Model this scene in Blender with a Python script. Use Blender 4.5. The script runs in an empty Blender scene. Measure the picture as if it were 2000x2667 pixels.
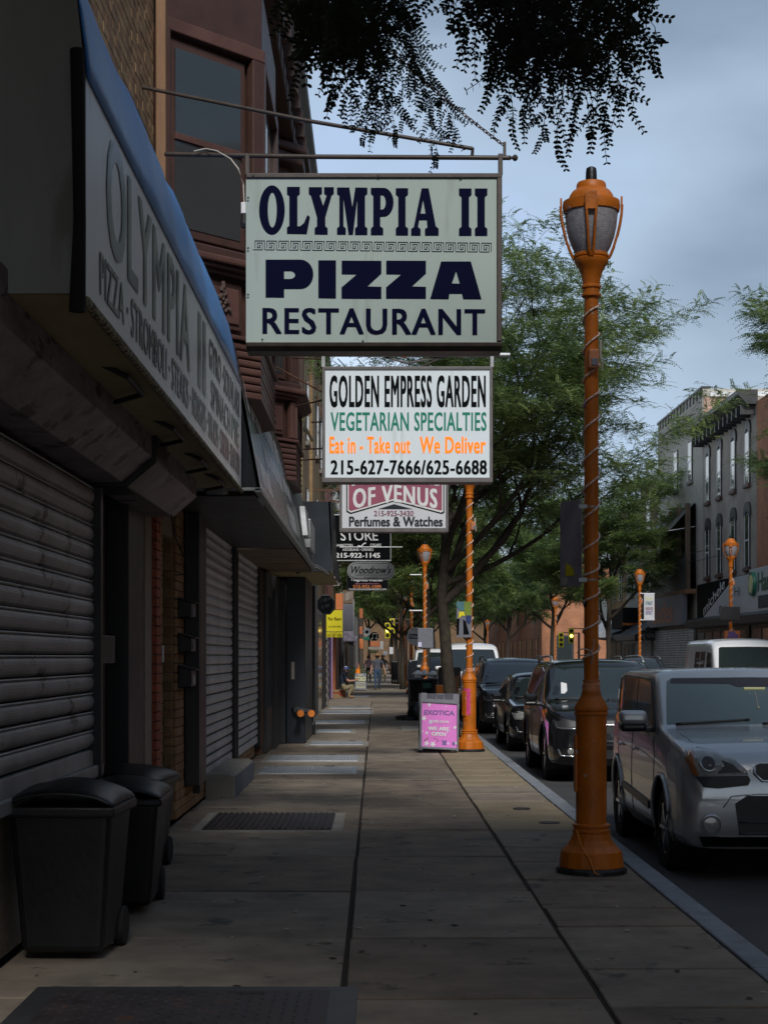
import bpy, bmesh, math, random
import numpy as np
from mathutils import Vector, Matrix
SC = bpy.context.scene
COL = SC.collection
R = math.radians
# ------------------------------------------------------------------ camera, sky, sun, exposure
F, CX, HY, EYE = 4400.0, 980.0, 1710.0, 1.6
cam_d = bpy.data.cameras.new('camera'); cam = bpy.data.objects.new('camera', cam_d); COL.objects.link(cam)
cam.location = (0, 0, EYE); cam.rotation_euler = (R(90), 0, 0)
cam_d.sensor_fit = 'HORIZONTAL'; cam_d.sensor_width = 36.0; cam_d.lens = 36.0 * F / 2000.0
cam_d.shift_x = (1000 - CX) / 2000.0; cam_d.shift_y = (HY - 1333.5) / 2000.0
cam_d.clip_start = 0.1; cam_d.clip_end = 3000
SC.camera = cam
SUN_EL, SUN_AZ = 40.0, 205.0          # sun behind the camera, above the overcast
world = bpy.data.worlds.new('World'); SC.world = world; world.use_nodes = True
nt = world.node_tree; nt.nodes.clear()
def N(t, **k):
    n = nt.nodes.new(t)
    for a, b in k.items(): setattr(n, a, b)
    return n
def Lk(a, b): nt.links.new(a, b)
out = N('ShaderNodeOutputWorld')
sky = N('ShaderNodeTexSky'); sky.sky_type = 'NISHITA'; sky.sun_disc = False
sky.sun_elevation = R(SUN_EL); sky.sun_rotation = R(173); sky.air_density = 1.2; sky.dust_density = 2.0
bg1 = N('ShaderNodeBackground'); bg1.inputs[1].default_value = 0.06; Lk(sky.outputs[0], bg1.inputs[0])
tc = N('ShaderNodeTexCoord'); sep = N('ShaderNodeSeparateXYZ'); Lk(tc.outputs['Generated'], sep.inputs[0])
# clouds: brighter low down, slate higher up, broken by large soft noise in every direction
mp = N('ShaderNodeMapping'); mp.inputs['Scale'].default_value = (1, 1, 2.6); mp.inputs['Location'].default_value = (2.1, 0.9, 0.7)
Lk(tc.outputs['Generated'], mp.inputs[0])
nz = N('ShaderNodeTexNoise'); nz.inputs['Scale'].default_value = 3.4; nz.inputs['Detail'].default_value = 5; nz.inputs['Roughness'].default_value = .42
Lk(mp.outputs[0], nz.inputs['Vector'])
ma = N('ShaderNodeMath', operation='MULTIPLY_ADD'); Lk(nz.outputs['Fac'], ma.inputs[0]); ma.inputs[1].default_value = -0.55
ab = N('ShaderNodeMath', operation='ABSOLUTE'); Lk(sep.outputs['Z'], ab.inputs[0]); Lk(ab.outputs[0], ma.inputs[2])
ad = N('ShaderNodeMath', operation='ADD'); Lk(ma.outputs[0], ad.inputs[0]); ad.inputs[1].default_value = 0.205
xr = N('ShaderNodeMapRange'); Lk(sep.outputs['X'], xr.inputs[0]); xr.inputs[1].default_value = -.1; xr.inputs[2].default_value = .45; xr.inputs[3].default_value = 0; xr.inputs[4].default_value = .22   # heavier cloud bank on the right-hand side of the street
ad2 = N('ShaderNodeMath', operation='ADD'); Lk(ad.outputs[0], ad2.inputs[0]); Lk(xr.outputs[0], ad2.inputs[1])
cr = N('ShaderNodeValToRGB'); Lk(ad2.outputs[0], cr.inputs[0])
e = cr.color_ramp.elements
e[0].position = 0.0; e[0].color = (0.74, 0.80, 0.86, 1)
e[1].position = 1.0; e[1].color = (0.10, 0.135, 0.185, 1)
for p, c in ((0.11, (0.66, 0.745, 0.82, 1)), (0.17, (0.32, 0.42, 0.58, 1)), (0.24, (0.28, 0.355, 0.45, 1)), (0.33, (0.17, 0.225, 0.30, 1)), (0.45, (0.105, 0.14, 0.195, 1))):
    q = e.new(p); q.color = c
bg2 = N('ShaderNodeBackground'); bg2.inputs[1].default_value = 0.9; Lk(cr.outputs[0], bg2.inputs[0])
adds = N('ShaderNodeMixShader'); adds.inputs[0].default_value = 0.86; Lk(bg1.outputs[0], adds.inputs[1]); Lk(bg2.outputs[0], adds.inputs[2])
Lk(adds.outputs[0], out.inputs[0])
sun_d = bpy.data.lights.new('sun', 'SUN'); sun_d.energy = 1.5; sun_d.angle = R(14); sun_d.color = (1.0, .97, .92)
sun = bpy.data.objects.new('sun', sun_d); COL.objects.link(sun)
az = R(SUN_AZ - 40); sun.rotation_euler = (R(90 - SUN_EL), 0, R(7)); sun.location = (-5, -20, 30)
SC.view_settings.view_transform = 'Standard'; SC.view_settings.look = 'None'
SC.view_settings.exposure = 0.85; SC.view_settings.gamma = 1.0; SC.view_settings.use_curve_mapping = False
rng = random.Random(7)

def at(px, py, Y): return Vector(((px - CX) / F * Y, Y, EYE - (py - HY) / F * Y))
def X_(px, Y): return (px - CX) / F * Y
def Z_(py, Y): return EYE - (py - HY) / F * Y

# ------------------------------------------------------------------ helpers
def tag(o, label=None, cat=None, group=None, kind=None):
    if label: o['label'] = label
    if cat: o['category'] = cat
    if group: o['group'] = group
    if kind: o['kind'] = kind
    return o
def thing(name, label, cat, loc=(0, 0, 0), rz=0.0, group=None):
    o = bpy.data.objects.new(name, None); COL.objects.link(o); o.empty_display_size = .2
    o.location = loc; o.rotation_euler = (0, 0, rz)
    return tag(o, label, cat, group)
def children(o): return [c for c in bpy.data.objects if c.parent == o]
KIDS = {}
def copy_tree(o, loc=None, rz=None, parent=None):
    c = o.copy(); COL.objects.link(c); c.parent = parent
    if loc is not None: c.location = loc
    if rz is not None: c.rotation_euler = (0, 0, rz)
    for k in KIDS.get(o.name, []): copy_tree(k, None, None, c); 
    if parent is not None: KIDS.setdefault(parent.name, []).append(c)
    return c
class MB:
    def __init__(s, org=(0, 0, 0)): s.v = []; s.f = []; s.m = []; s.org = Vector(org); s.mi = 0
    def add(s, vs, fs):
        b = len(s.v); s.v += [tuple(v) for v in vs]; s.f += [tuple(i + b for i in f) for f in fs]; s.m += [s.mi] * len(fs); return s
    def box(s, x0, x1, y0, y1, z0, z1):
        vs = [(x0, y0, z0), (x1, y0, z0), (x1, y1, z0), (x0, y1, z0), (x0, y0, z1), (x1, y0, z1), (x1, y1, z1), (x0, y1, z1)]
        return s.add(vs, [(3, 2, 1, 0), (4, 5, 6, 7), (0, 1, 5, 4), (1, 2, 6, 5), (2, 3, 7, 6), (3, 0, 4, 7)])
    def obox(s, c, size, rot=None):
        M4 = Matrix.Translation(Vector(c)) @ (rot.to_4x4() if rot else Matrix.Identity(4)); a, b, d = [q / 2 for q in size]
        vs = [M4 @ Vector(p) for p in ((-a, -b, -d), (a, -b, -d), (a, b, -d), (-a, b, -d), (-a, -b, d), (a, -b, d), (a, b, d), (-a, b, d))]
        return s.add(vs, [(3, 2, 1, 0), (4, 5, 6, 7), (0, 1, 5, 4), (1, 2, 6, 5), (2, 3, 7, 6), (3, 0, 4, 7)])
    def bar(s, a, b, w, h=None):
        a = Vector(a); b = Vector(b); d = b - a; h = h or w
        q = d.to_track_quat('Z', 'Y'); return s.obox((a + b) / 2, (w, h, d.length), q.to_matrix())
    def prism(s, pts, d):
        n = len(pts); d = Vector(d); P = [Vector(p) for p in pts]
        return s.add(P + [p + d for p in P], [tuple(range(n)), tuple(range(2 * n - 1, n - 1, -1))] + [(i, i + n, (i + 1) % n + n, (i + 1) % n) for i in range(n)])
    def tube(s, pts, r, n=8, cap=True):
        P = [Vector(p) for p in pts]; rr = r if hasattr(r, '__len__') else [r] * len(P); vs = []; fs = []
        up = Vector((0, 0, 1))
        for i, p in enumerate(P):
            t = (P[min(i + 1, len(P) - 1)] - P[max(i - 1, 0)]).normalized()
            a = t.cross(up if abs(t.z) < .95 else Vector((0, 1, 0)))
            a.normalize(); b = t.cross(a)
            if i and (a.dot(pa) < 0): pass
            pa = a
            for k in range(n):
                an = 2 * math.pi * k / n; vs.append(p + (a * math.cos(an) + b * math.sin(an)) * rr[i])
        for i in range(len(P) - 1):
            for k in range(n): fs.append((i * n + k, i * n + (k + 1) % n, (i + 1) * n + (k + 1) % n, (i + 1) * n + k))
        if cap: fs += [tuple(range(n - 1, -1, -1)), tuple(range((len(P) - 1) * n, len(P) * n))]
        return s.add(vs, fs)
    def lathe(s, prof, n=24, c=(0, 0), cap=True, axis='z', o=0.0):
        vs = []; fs = []
        for r, z in prof:
            for k in range(n):
                an = 2 * math.pi * (k + .5) / n; u, w = math.cos(an) * r, math.sin(an) * r
                if axis == 'z': vs.append((c[0] + u, c[1] + w, z))
                elif axis == 'y': vs.append((c[0] + u, z, c[1] + w))
                else: vs.append((z, c[0] + u, c[1] + w))
        for i in range(len(prof) - 1):
            for k in range(n): fs.append((i * n + k, i * n + (k + 1) % n, (i + 1) * n + (k + 1) % n, (i + 1) * n + k))
        if cap: fs += [tuple(range(n - 1, -1, -1)), tuple(range((len(prof) - 1) * n, len(prof) * n))]
        return s.add(vs, fs)
    def build(s, name, mats, parent=None, smooth=False, bevel=0, seg=2, label=None, kind=None):
        me = bpy.data.meshes.new(name); ox, oy, oz = s.org
        me.from_pydata([(v[0] - ox, v[1] - oy, v[2] - oz) for v in s.v], [], s.f)
        if not isinstance(mats, (list, tuple)): mats = [mats]
        for m in mats: me.materials.append(m)
        if len(mats) > 1: me.polygons.foreach_set('material_index', s.m)
        if smooth: me.shade_smooth()
        o = link_mesh(name, me, parent)
        if smooth and smooth != 'all': autosmooth(me)
        if parent is None: o.location = s.org
        if bevel:
            b = o.modifiers.new('bevel', 'BEVEL'); b.width = bevel; b.segments = seg; b.limit_method = 'ANGLE'; b.angle_limit = R(35)
        if label: o['label'] = label
        if kind: o['kind'] = kind
        return o
def autosmooth(me, ang=38):
    bm = bmesh.new(); bm.from_mesh(me); bmesh.ops.recalc_face_normals(bm, faces=bm.faces)
    c = R(ang)
    for ed in bm.edges:
        if len(ed.link_faces) == 2 and ed.calc_face_angle(0) > c: ed.smooth = False
    bm.to_mesh(me); bm.free()
def link_mesh(name, me, parent=None):
    o = bpy.data.objects.new(name, me); COL.objects.link(o)
    if parent is not None: o.parent = parent; KIDS.setdefault(parent.name, []).append(o)
    return o
def inst(name, src, parent, loc, rot=(0, 0, 0), scale=(1, 1, 1), mat=None):
    o = bpy.data.objects.new(name, src); COL.objects.link(o); o.parent = parent; o.location = loc; o.rotation_euler = rot; o.scale = scale
    if parent is not None: KIDS.setdefault(parent.name, []).append(o)
    return o
def setkids(src, dst):   # after copying, re-register
    pass

# ------------------------------------------------------------------ materials
def M(name, col, rough=.6, metal=0.0, var=.18, scale=3.0, bump=0.0, bscale=40.0, spec=.5, coat=0.0, stain=None, stain_t=.62, stain_s=6.0, vstretch=1.0, emit=0.0, world=False):
    m = bpy.data.materials.new(name); m.use_nodes = True; t = m.node_tree; b = t.nodes['Principled BSDF']
    b.inputs['Roughness'].default_value = rough; b.inputs['Metallic'].default_value = metal; b.inputs['Specular IOR Level'].default_value = spec
    b.inputs['Coat Weight'].default_value = coat
    c = t.nodes.new('ShaderNodeTexCoord'); mp = t.nodes.new('ShaderNodeMapping'); mp.inputs['Scale'].default_value = (1, 1, 1.0 / vstretch)
    if world:
        g = t.nodes.new('ShaderNodeNewGeometry'); t.links.new(g.outputs['Position'], mp.inputs[0])
    else: t.links.new(c.outputs['Object'], mp.inputs[0])
    n = t.nodes.new('ShaderNodeTexNoise'); n.inputs['Scale'].default_value = scale; n.inputs['Detail'].default_value = 6; n.inputs['Roughness'].default_value = .62
    t.links.new(mp.outputs[0], n.inputs['Vector'])
    r = t.nodes.new('ShaderNodeValToRGB'); r.color_ramp.elements[0].position = .3; r.color_ramp.elements[1].position = .7
    r.color_ramp.elements[0].color = tuple(min(1, q * (1 - var)) for q in col) + (1,); r.color_ramp.elements[1].color = tuple(min(1, q * (1 + var)) for q in col) + (1,)
    t.links.new(n.outputs['Fac'], r.inputs[0]); last = r.outputs[0]
    if stain:
        n2 = t.nodes.new('ShaderNodeTexNoise'); n2.inputs['Scale'].default_value = stain_s; n2.inputs['Detail'].default_value = 8; n2.inputs['Roughness'].default_value = .6
        t.links.new(mp.outputs[0], n2.inputs['Vector'])
        r2 = t.nodes.new('ShaderNodeValToRGB'); r2.color_ramp.elements[0].position = stain_t; r2.color_ramp.elements[1].position = stain_t + .05
        r2.color_ramp.elements[0].color = (0, 0, 0, 1); r2.color_ramp.elements[1].color = (1, 1, 1, 1)
        t.links.new(n2.outputs['Fac'], r2.inputs[0])
        mx = t.nodes.new('ShaderNodeMixRGB'); t.links.new(r2.outputs[0], mx.inputs[0]); t.links.new(last, mx.inputs[1]); mx.inputs[2].default_value = tuple(stain) + (1,)
        last = mx.outputs[0]
    t.links.new(last, b.inputs['Base Color'])
    if bump:
        n3 = t.nodes.new('ShaderNodeTexNoise'); n3.inputs['Scale'].default_value = bscale; n3.inputs['Detail'].default_value = 5; t.links.new(mp.outputs[0], n3.inputs['Vector'])
        bp = t.nodes.new('ShaderNodeBump'); bp.inputs['Strength'].default_value = bump; bp.inputs['Distance'].default_value = .01
        t.links.new(n3.outputs['Fac'], bp.inputs['Height']); t.links.new(bp.outputs[0], b.inputs['Normal'])
        rr = t.nodes.new('ShaderNodeMapRange'); rr.inputs[3].default_value = max(0, rough - .1); rr.inputs[4].default_value = min(1, rough + .12)
        t.links.new(n.outputs['Fac'], rr.inputs[0]); t.links.new(rr.outputs[0], b.inputs['Roughness'])
    if emit:
        t.links.new(last, b.inputs['Emission Color']); b.inputs['Emission Strength'].default_value = emit
    return m
def brickmat(name, c1, c2, mortar, bw=.21, bh=.075, var=.3):
    m = M(name, c1, .85); t = m.node_tree; b = t.nodes['Principled BSDF']
    g = t.nodes.new('ShaderNodeNewGeometry'); s = t.nodes.new('ShaderNodeSeparateXYZ'); t.links.new(g.outputs['Position'], s.inputs[0])
    a = t.nodes.new('ShaderNodeMath'); a.operation = 'ADD'; t.links.new(s.outputs['X'], a.inputs[0]); t.links.new(s.outputs['Y'], a.inputs[1])
    cb = t.nodes.new('ShaderNodeCombineXYZ'); t.links.new(a.outputs[0], cb.inputs[0]); t.links.new(s.outputs['Z'], cb.inputs[1])
    k = t.nodes.new('ShaderNodeTexBrick'); k.inputs['Scale'].default_value = 1; k.inputs['Brick Width'].default_value = bw; k.inputs['Row Height'].default_value = bh
    k.inputs['Mortar Size'].default_value = .007; k.inputs['Color1'].default_value = tuple(c1) + (1,); k.inputs['Color2'].default_value = tuple(c2) + (1,); k.inputs['Mortar'].default_value = tuple(mortar) + (1,)
    t.links.new(cb.outputs[0], k.inputs['Vector'])
    old = b.inputs['Base Color'].links[0].from_socket
    n = t.nodes.new('ShaderNodeTexNoise'); n.inputs['Scale'].default_value = 1.1; n.inputs['Detail'].default_value = 7; t.links.new(g.outputs['Position'], n.inputs['Vector'])
    r = t.nodes.new('ShaderNodeMapRange'); r.inputs[1].default_value = .25; r.inputs[2].default_value = .75; r.inputs[3].default_value = 1 - var; r.inputs[4].default_value = 1 + var * .5; t.links.new(n.outputs['Fac'], r.inputs[0])
    v = t.nodes.new('ShaderNodeVectorMath'); v.operation = 'SCALE'; t.links.new(k.outputs['Color'], v.inputs[0]); t.links.new(r.outputs[0], v.inputs['Scale'])
    t.links.new(v.outputs[0], b.inputs['Base Color'])
    bp = t.nodes.new('ShaderNodeBump'); bp.inputs['Strength'].default_value = .5; bp.inputs['Distance'].default_value = .01; bp.invert = True
    t.links.new(k.outputs['Fac'], bp.inputs['Height']); t.links.new(bp.outputs[0], b.inputs['Normal'])
    return m
def glassmat(name, col=(.02, .028, .03), rough=.03, spec=.8):
    m = M(name, col, rough, var=.05, spec=spec); m.node_tree.nodes['Principled BSDF'].inputs['IOR'].default_value = 1.6; return m
def leafmat(name, col):
    m = bpy.data.materials.new(name); m.use_nodes = True; t = m.node_tree; b = t.nodes['Principled BSDF']; o = t.nodes['Material Output']
    g = t.nodes.new('ShaderNodeNewGeometry'); n = t.nodes.new('ShaderNodeTexNoise'); n.inputs['Scale'].default_value = 1.3; n.inputs['Detail'].default_value = 4
    t.links.new(g.outputs['Position'], n.inputs['Vector'])
    r = t.nodes.new('ShaderNodeValToRGB'); r.color_ramp.elements[0].position = .3; r.color_ramp.elements[1].position = .72
    r.color_ramp.elements[0].color = (col[0] * .55, col[1] * .62, col[2] * .75, 1); r.color_ramp.elements[1].color = (col[0] * 1.6, col[1] * 1.4, col[2] * 1.1, 1)
    ad = t.nodes.new('ShaderNodeMath'); ad.operation = 'MULTIPLY_ADD'; t.links.new(g.outputs['Random Per Island'], ad.inputs[0]); ad.inputs[1].default_value = .3
    sb = t.nodes.new('ShaderNodeMath'); sb.operation = 'SUBTRACT'; t.links.new(n.outputs['Fac'], sb.inputs[0]); sb.inputs[1].default_value = .15; t.links.new(sb.outputs[0], ad.inputs[2])
    t.links.new(ad.outputs[0], r.inputs[0]); t.links.new(r.outputs[0], b.inputs['Base Color']); b.inputs['Roughness'].default_value = .5; b.inputs['Specular IOR Level'].default_value = .35
    tr = t.nodes.new('ShaderNodeBsdfTranslucent'); mxr = t.nodes.new('ShaderNodeMixShader'); mxr.inputs[0].default_value = .42
    t.links.new(r.outputs[0], tr.inputs[0]); t.links.new(b.outputs[0], mxr.inputs[1]); t.links.new(tr.outputs[0], mxr.inputs[2]); t.links.new(mxr.outputs[0], o.inputs[0])
    return m
m_orange = M('orange_paint', (.50, .135, .008), .45, var=.26, scale=5, bump=.25, bscale=50, spec=.4, stain=(.42, .34, .31), stain_t=.655, stain_s=13)
m_orange_far = M('faded_orange_paint', (.70, .20, .02), .5, var=.12, scale=7, bump=.1)
m_faded = M('peeling_orange', (.62, .24, .10), .6, var=.2, scale=20)
m_black = M('black_metal', (.012, .013, .015), .45, bump=.05)
m_dark = M('dark_grey_metal', (.035, .036, .04), .5, bump=.08)
m_dkplastic = M('black_plastic', (.006, .007, .009), .38, var=.3, bump=.15, bscale=25)
m_blue_dark = M('blue_black_paint', (.012, .018, .026), .4, bump=.08)
m_galv = M('galvanised_steel', (.36, .38, .39), .42, metal=.55, var=.25, scale=5, bump=.1, stain=(.12, .10, .08), stain_t=.66, stain_s=4, vstretch=1)
m_shutter1 = M('shutter_steel', (.37, .375, .365), .5, metal=.3, var=.3, scale=1.6, bump=.12, stain=(.10, .095, .085), stain_t=.6, stain_s=2.2, world=True)
m_shutter2 = M('painted_shutter', (.50, .52, .54), .45, metal=.25, var=.25, scale=1.3, bump=.12, stain=(.16, .11, .08), stain_t=.66, stain_s=3, world=True)
m_rust = M('rusty_steel', (.12, .055, .03), .75, var=.5, scale=12, bump=.3)
m_brownpaint = M('brown_paint', (.066, .033, .026), .5, var=.25, scale=2.2, bump=.2, bscale=18, stain=(.05, .02, .015), stain_t=.64, stain_s=3, world=True)
m_brownlight = M('weathered_brown_paint', (.105, .050, .040), .55, var=.25, scale=2.5, bump=.2, bscale=18, world=True)
m_wood = M('bare_wood', (.22, .12, .06), .7, var=.35, scale=6, bump=.3, vstretch=6)
m_redbrick = M('red_brick', (.30, .062, .022), .55, var=.3, scale=5, bump=.25, bscale=60, world=True)
m_tanbrick = M('tan_brick', (.30, .19, .09), .8, var=.28, scale=4, bump=.3, bscale=70, world=True)
m_tanbrick2 = M('tan_brick_dark', (.25, .14, .065), .8, var=.28, scale=4, bump=.3, bscale=70, world=True)
m_mortar = M('mortar', (.30, .25, .20), .95, var=.2, scale=20, bump=.3, world=True)
m_conc = M('concrete', (.27, .25, .22), .88, var=.2, scale=2, bump=.35, bscale=90, stain=(.12, .105, .09), stain_t=.60, stain_s=3, world=True)
m_blue = M('blue_awning_vinyl', (.04, .24, .66), .42, var=.16, scale=2.0, bump=.06, bscale=6, stain=(.02, .12, .36), stain_t=.62, stain_s=3, vstretch=5)
m_vinyl = M('white_vinyl', (.80, .83, .81), .4, var=.1, scale=1.5, bump=.05, bscale=5, stain=(.42, .42, .36), stain_t=.66, stain_s=3, vstretch=4)
m_signface = M('ivory_sign_acrylic', (.37, .445, .42), .25, var=.07, scale=1.6, stain=(.33, .39, .36), stain_t=.6, stain_s=2.5, vstretch=5)
m_signwhite = M('white_sign_acrylic', (.64, .71, .76), .3, var=.06, scale=2.0, emit=.08, stain=(.56, .62, .64), stain_t=.6, stain_s=3, vstretch=6)  # weak glow added to brighten the sign face
m_signgrey = M('grey_white_sign_acrylic', (.62, .64, .68), .3, var=.06, scale=1.2)
m_frame = M('dark_bronze_frame', (.055, .042, .036), .45, var=.25, scale=8, bump=.1)
m_frame2 = M('grey_sign_frame', (.13, .12, .12), .45, var=.2, scale=8, bump=.1)
m_navy = M('navy_vinyl_letter', (.002, .003, .022), .6, var=.08, spec=.04)
m_inkblack = M('black_letter', (.004, .005, .006), .6, var=.08, spec=.05)
m_inkgrey = M('grey_letter', (.018, .022, .028), .35, var=.15)
m_inkgreen = M('green_letter', (.01, .23, .15), .35, var=.08)
m_inkgreen2 = M('dark_green_letter', (.02, .13, .09), .35, var=.12)
m_inkorange = M('orange_letter', (.92, .24, .01), .35, var=.05, emit=.25)  # added glow brightens the orange print; the cone shares it
m_inkwhite = M('white_letter', (.78, .79, .80), .4, var=.08)
m_inkred = M('maroon_panel', (.30, .08, .13), .4, var=.12)
m_inkredl = M('maroon_letter', (.28, .12, .17), .4, var=.12)
m_inkorange2 = M('dull_orange_letter', (.55, .17, .05), .5, var=.1)
m_cream = M('cream_letter', (.70, .70, .36), .5, var=.1)
m_yellow = M('yellow_sign_vinyl', (.72, .62, .012), .45, var=.08)
m_pink = M('pink_poster', (.72, .19, .62), .45, var=.08)
m_hotpink = M('hot_pink_sticker', (.60, .06, .22), .5, var=.3, scale=20)
m_grey = M('grey_plastic', (.16, .165, .20), .5, var=.15, scale=10, bump=.1)
m_lilac = M('lilac_print', (.62, .62, .88), .45)
m_purple = M('purple_print', (.16, .10, .30), .45)
m_white = M('white_paint', (.74, .75, .76), .35, var=.08)
m_whitecar = M('white_car_paint', (.80, .81, .82), .25, var=.03, coat=.6)
m_silver = M('silver_car_paint', (.45, .48, .51), .27, metal=.5, var=.05, coat=.7)
m_carblack = M('black_car_paint', (.008, .008, .010), .16, var=.1, coat=.8)
m_carcharcoal = M('charcoal_car_paint', (.03, .033, .04), .2, metal=.3, var=.1, coat=.8)
m_glass = glassmat('car_glass'); m_window = glassmat('window_glass', (.035, .045, .05), .06, .7)
m_lampglass = M('frosted_lamp_glass', (.30, .295, .32), .35, var=.25, scale=30, bump=.6, bscale=120)
m_chrome = M('chrome', (.6, .62, .64), .15, metal=.9, var=.05)
m_tyre = M('tyre_rubber', (.012, .012, .012), .8, bump=.1)
m_lens = M('headlight_lens', (.22, .23, .22), .12, var=.3, scale=14, coat=1.0)
m_amber = M('amber_lens', (.34, .13, .05), .2, var=.1, coat=1.0)
m_rope = M('rope_light', (.86, .66, .58), .4, var=.35, scale=40)
m_bark = M('bark', (.040, .030, .022), .9, var=.5, scale=9, bump=.9, bscale=16, stain=(.05, .055, .02), stain_t=.6, stain_s=7)
m_leaf = leafmat('honey_locust_leaf', (.175, .26, .10)); m_leaf_near = leafmat('near_leaf', (.016, .026, .012))  # near leaves: backlit darkness put into their colour
m_asphalt = M('asphalt', (.055, .055, .058), .85, var=.3, scale=1.2, bump=.5, bscale=120, world=True)
m_kerb = M('granite_kerb', (.22, .24, .27), .8, var=.25, scale=5, bump=.4, bscale=60, world=True)
m_slabs = [M('slab_brown', (.19, .15, .112), .85, var=.36, scale=2.2, bump=.45, bscale=110, stain=(.085, .07, .058), stain_t=.60, stain_s=3, world=True),
           M('slab_grey', (.235, .195, .15), .85, var=.34, scale=2.6, bump=.45, bscale=110, stain=(.10, .088, .072), stain_t=.61, stain_s=2.4, world=True),
           M('slab_tan', (.27, .215, .14), .85, var=.2, scale=2.4, bump=.4, bscale=110, stain=(.15, .12, .08), stain_t=.62, stain_s=3.5, world=True)]
m_joint = M('dirt_joint', (.028, .018, .012), .95, var=.5, scale=12, world=True)
m_chequer = M('chequer_plate', (.40, .42, .45), .45, metal=.45, var=.25, scale=6, bump=.1, world=True)
m_darkplate = M('dark_steel_plate', (.055, .045, .045), .55, metal=.4, var=.4, scale=6, bump=.2, stain=(.10, .05, .03), stain_t=.62, world=True)
m_skin = M('skin', (.42, .22, .15), .6, var=.08); m_denim = M('denim', (.03, .06, .12), .8, var=.25, scale=14)
m_shirt = M('slate_shirt', (.07, .075, .10), .8, var=.15); m_navycloth = M('navy_cloth', (.015, .022, .05), .85, var=.2)
m_khaki = M('khaki_cloth', (.25, .21, .12), .85, var=.2); m_pinkcloth = M('pink_cloth', (.48, .33, .40), .8, var=.1); m_blackcloth = M('black_cloth', (.012, .012, .014), .85)
m_hair = M('brown_hair', (.05, .03, .02), .8, var=.3, scale=40); m_leather = M('leather_shoe', (.25, .13, .06), .6)
m_purplewall = M('purple_wall', (.13, .09, .24), .6, world=True); m_orangewall = M('terracotta_wall', (.42, .13, .05), .7, var=.2, world=True)
m_soffit = M('soffit_board', (.16, .11, .075), .7, var=.3, bump=.2, world=True); m_cream2 = M('cream_soffit', (.42, .34, .18), .6, var=.15)
m_white2 = M('pale_render', (.46, .43, .38), .8, var=.15, world=True)

# ------------------------------------------------------------------ lettering
def flat_text(body, bold=0.0, shear=0.0, space=1.0):
    cu = bpy.data.curves.new('t', 'FONT'); cu.body = body; cu.offset = bold; cu.shear = shear; cu.space_character = space; cu.resolution_u = 3; cu.fill_mode = 'BOTH'
    o = bpy.data.objects.new('t', cu); me = o.to_mesh(); v = np.array([tuple(q.co[:2]) for q in me.vertices]); f = [tuple(p.vertices) for p in me.polygons]
    o.to_mesh_clear(); bpy.data.objects.remove(o); bpy.data.curves.remove(cu); return v, f
def flat_polys(polys):
    cu = bpy.data.curves.new('t', 'CURVE'); cu.dimensions = '2D'; cu.fill_mode = 'BOTH'
    for P in polys:
        s = cu.splines.new('POLY'); s.points.add(len(P) - 1)
        for q, p in zip(s.points, P): q.co = (p[0], p[1], 0, 1)
        s.use_cyclic_u = True
    o = bpy.data.objects.new('t', cu); me = o.to_mesh(); v = np.array([tuple(q.co[:2]) for q in me.vertices]); f = [tuple(p.vertices) for p in me.polygons]
    o.to_mesh_clear(); bpy.data.objects.remove(o); bpy.data.curves.remove(cu); return v, f
def put(name, vf, A, B, Cc, mat, parent, org=(0, 0, 0), warp=None, norm=True):
    v, f = vf; A = Vector(A); B = Vector(B); Cc = Vector(Cc)
    if norm:
        lo = v.min(0); hi = v.max(0); v = (v - lo) / (hi - lo)
    mb = MB(org)
    pts = []
    for u, w in v:
        if warp: u, w = warp(u, w)
        pts.append(A + (B - A) * u + (Cc - A) * w)
    mb.add(pts, f); return mb.build(name, mat, parent)
def words(body, A, B, Cc, mat, parent, org=(0, 0, 0), bold=0.0, shear=0.0, space=1.0, warp=None, name='lettering'):
    v, f = flat_text(body, 0, shear, space)
    if bold <= .004: return put(name, (v, f), A, B, Cc, mat, parent, org, warp)
    d = bold * 1.1; lo = v.min(0); hi = v.max(0); n = (Vector(B) - Vector(A)).cross(Vector(Cc) - Vector(A)).normalized(); mb = MB(org); A = Vector(A); B = Vector(B); Cc = Vector(Cc)
    for k, (sx, sy) in enumerate(((0, 0), (-d, d * .4), (d, -d * .4), (-d, -d * .4), (d, d * .4))):
        pts = []
        for u, w in v:
            u = (u + sx - lo[0] + d) / (hi[0] - lo[0] + 2 * d); w = (w + sy - lo[1] + d * .4) / (hi[1] - lo[1] + .8 * d)
            if warp: u, w = warp(u, w)
            pts.append(A + (B - A) * u + (Cc - A) * w + n * (.0006 * k))
        mb.add(pts, f)
    return mb.build(name, mat, parent)
def front_words(body, x0, x1, yt, yb, Y, mat, parent, org, **k):     # a line of print on a sign that faces the camera side; picture-pixel box at depth Y
    return words(body, at(x0, yb, Y), at(x1, yb, Y), at(x0, yt, Y), mat, parent, org, **k)
def arc(cx, cy, rx, ry, a0, a1, n=10): return [(cx + rx * math.cos(R(a0 + (a1 - a0) * i / n)), cy + ry * math.sin(R(a0 + (a1 - a0) * i / n))) for i in range(n + 1)]
def stroke(path, w):
    h = w / 2; L = []; Rr = []
    n = len(path)
    for i, p in enumerate(path):
        p = Vector(p)
        d0 = (p - Vector(path[i - 1])).normalized() if i else None
        d1 = (Vector(path[i + 1]) - p).normalized() if i < n - 1 else None
        a = d0 or d1; b = d1 or d0; n0 = Vector((-a.y, a.x)); n1 = Vector((-b.y, b.x)); m = n0 + n1
        m = m / max(.3, m.length_squared) * 2 * h
        L.append(tuple(p + m)); Rr.append(tuple(p - m))
    return L + Rr[::-1]
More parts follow.
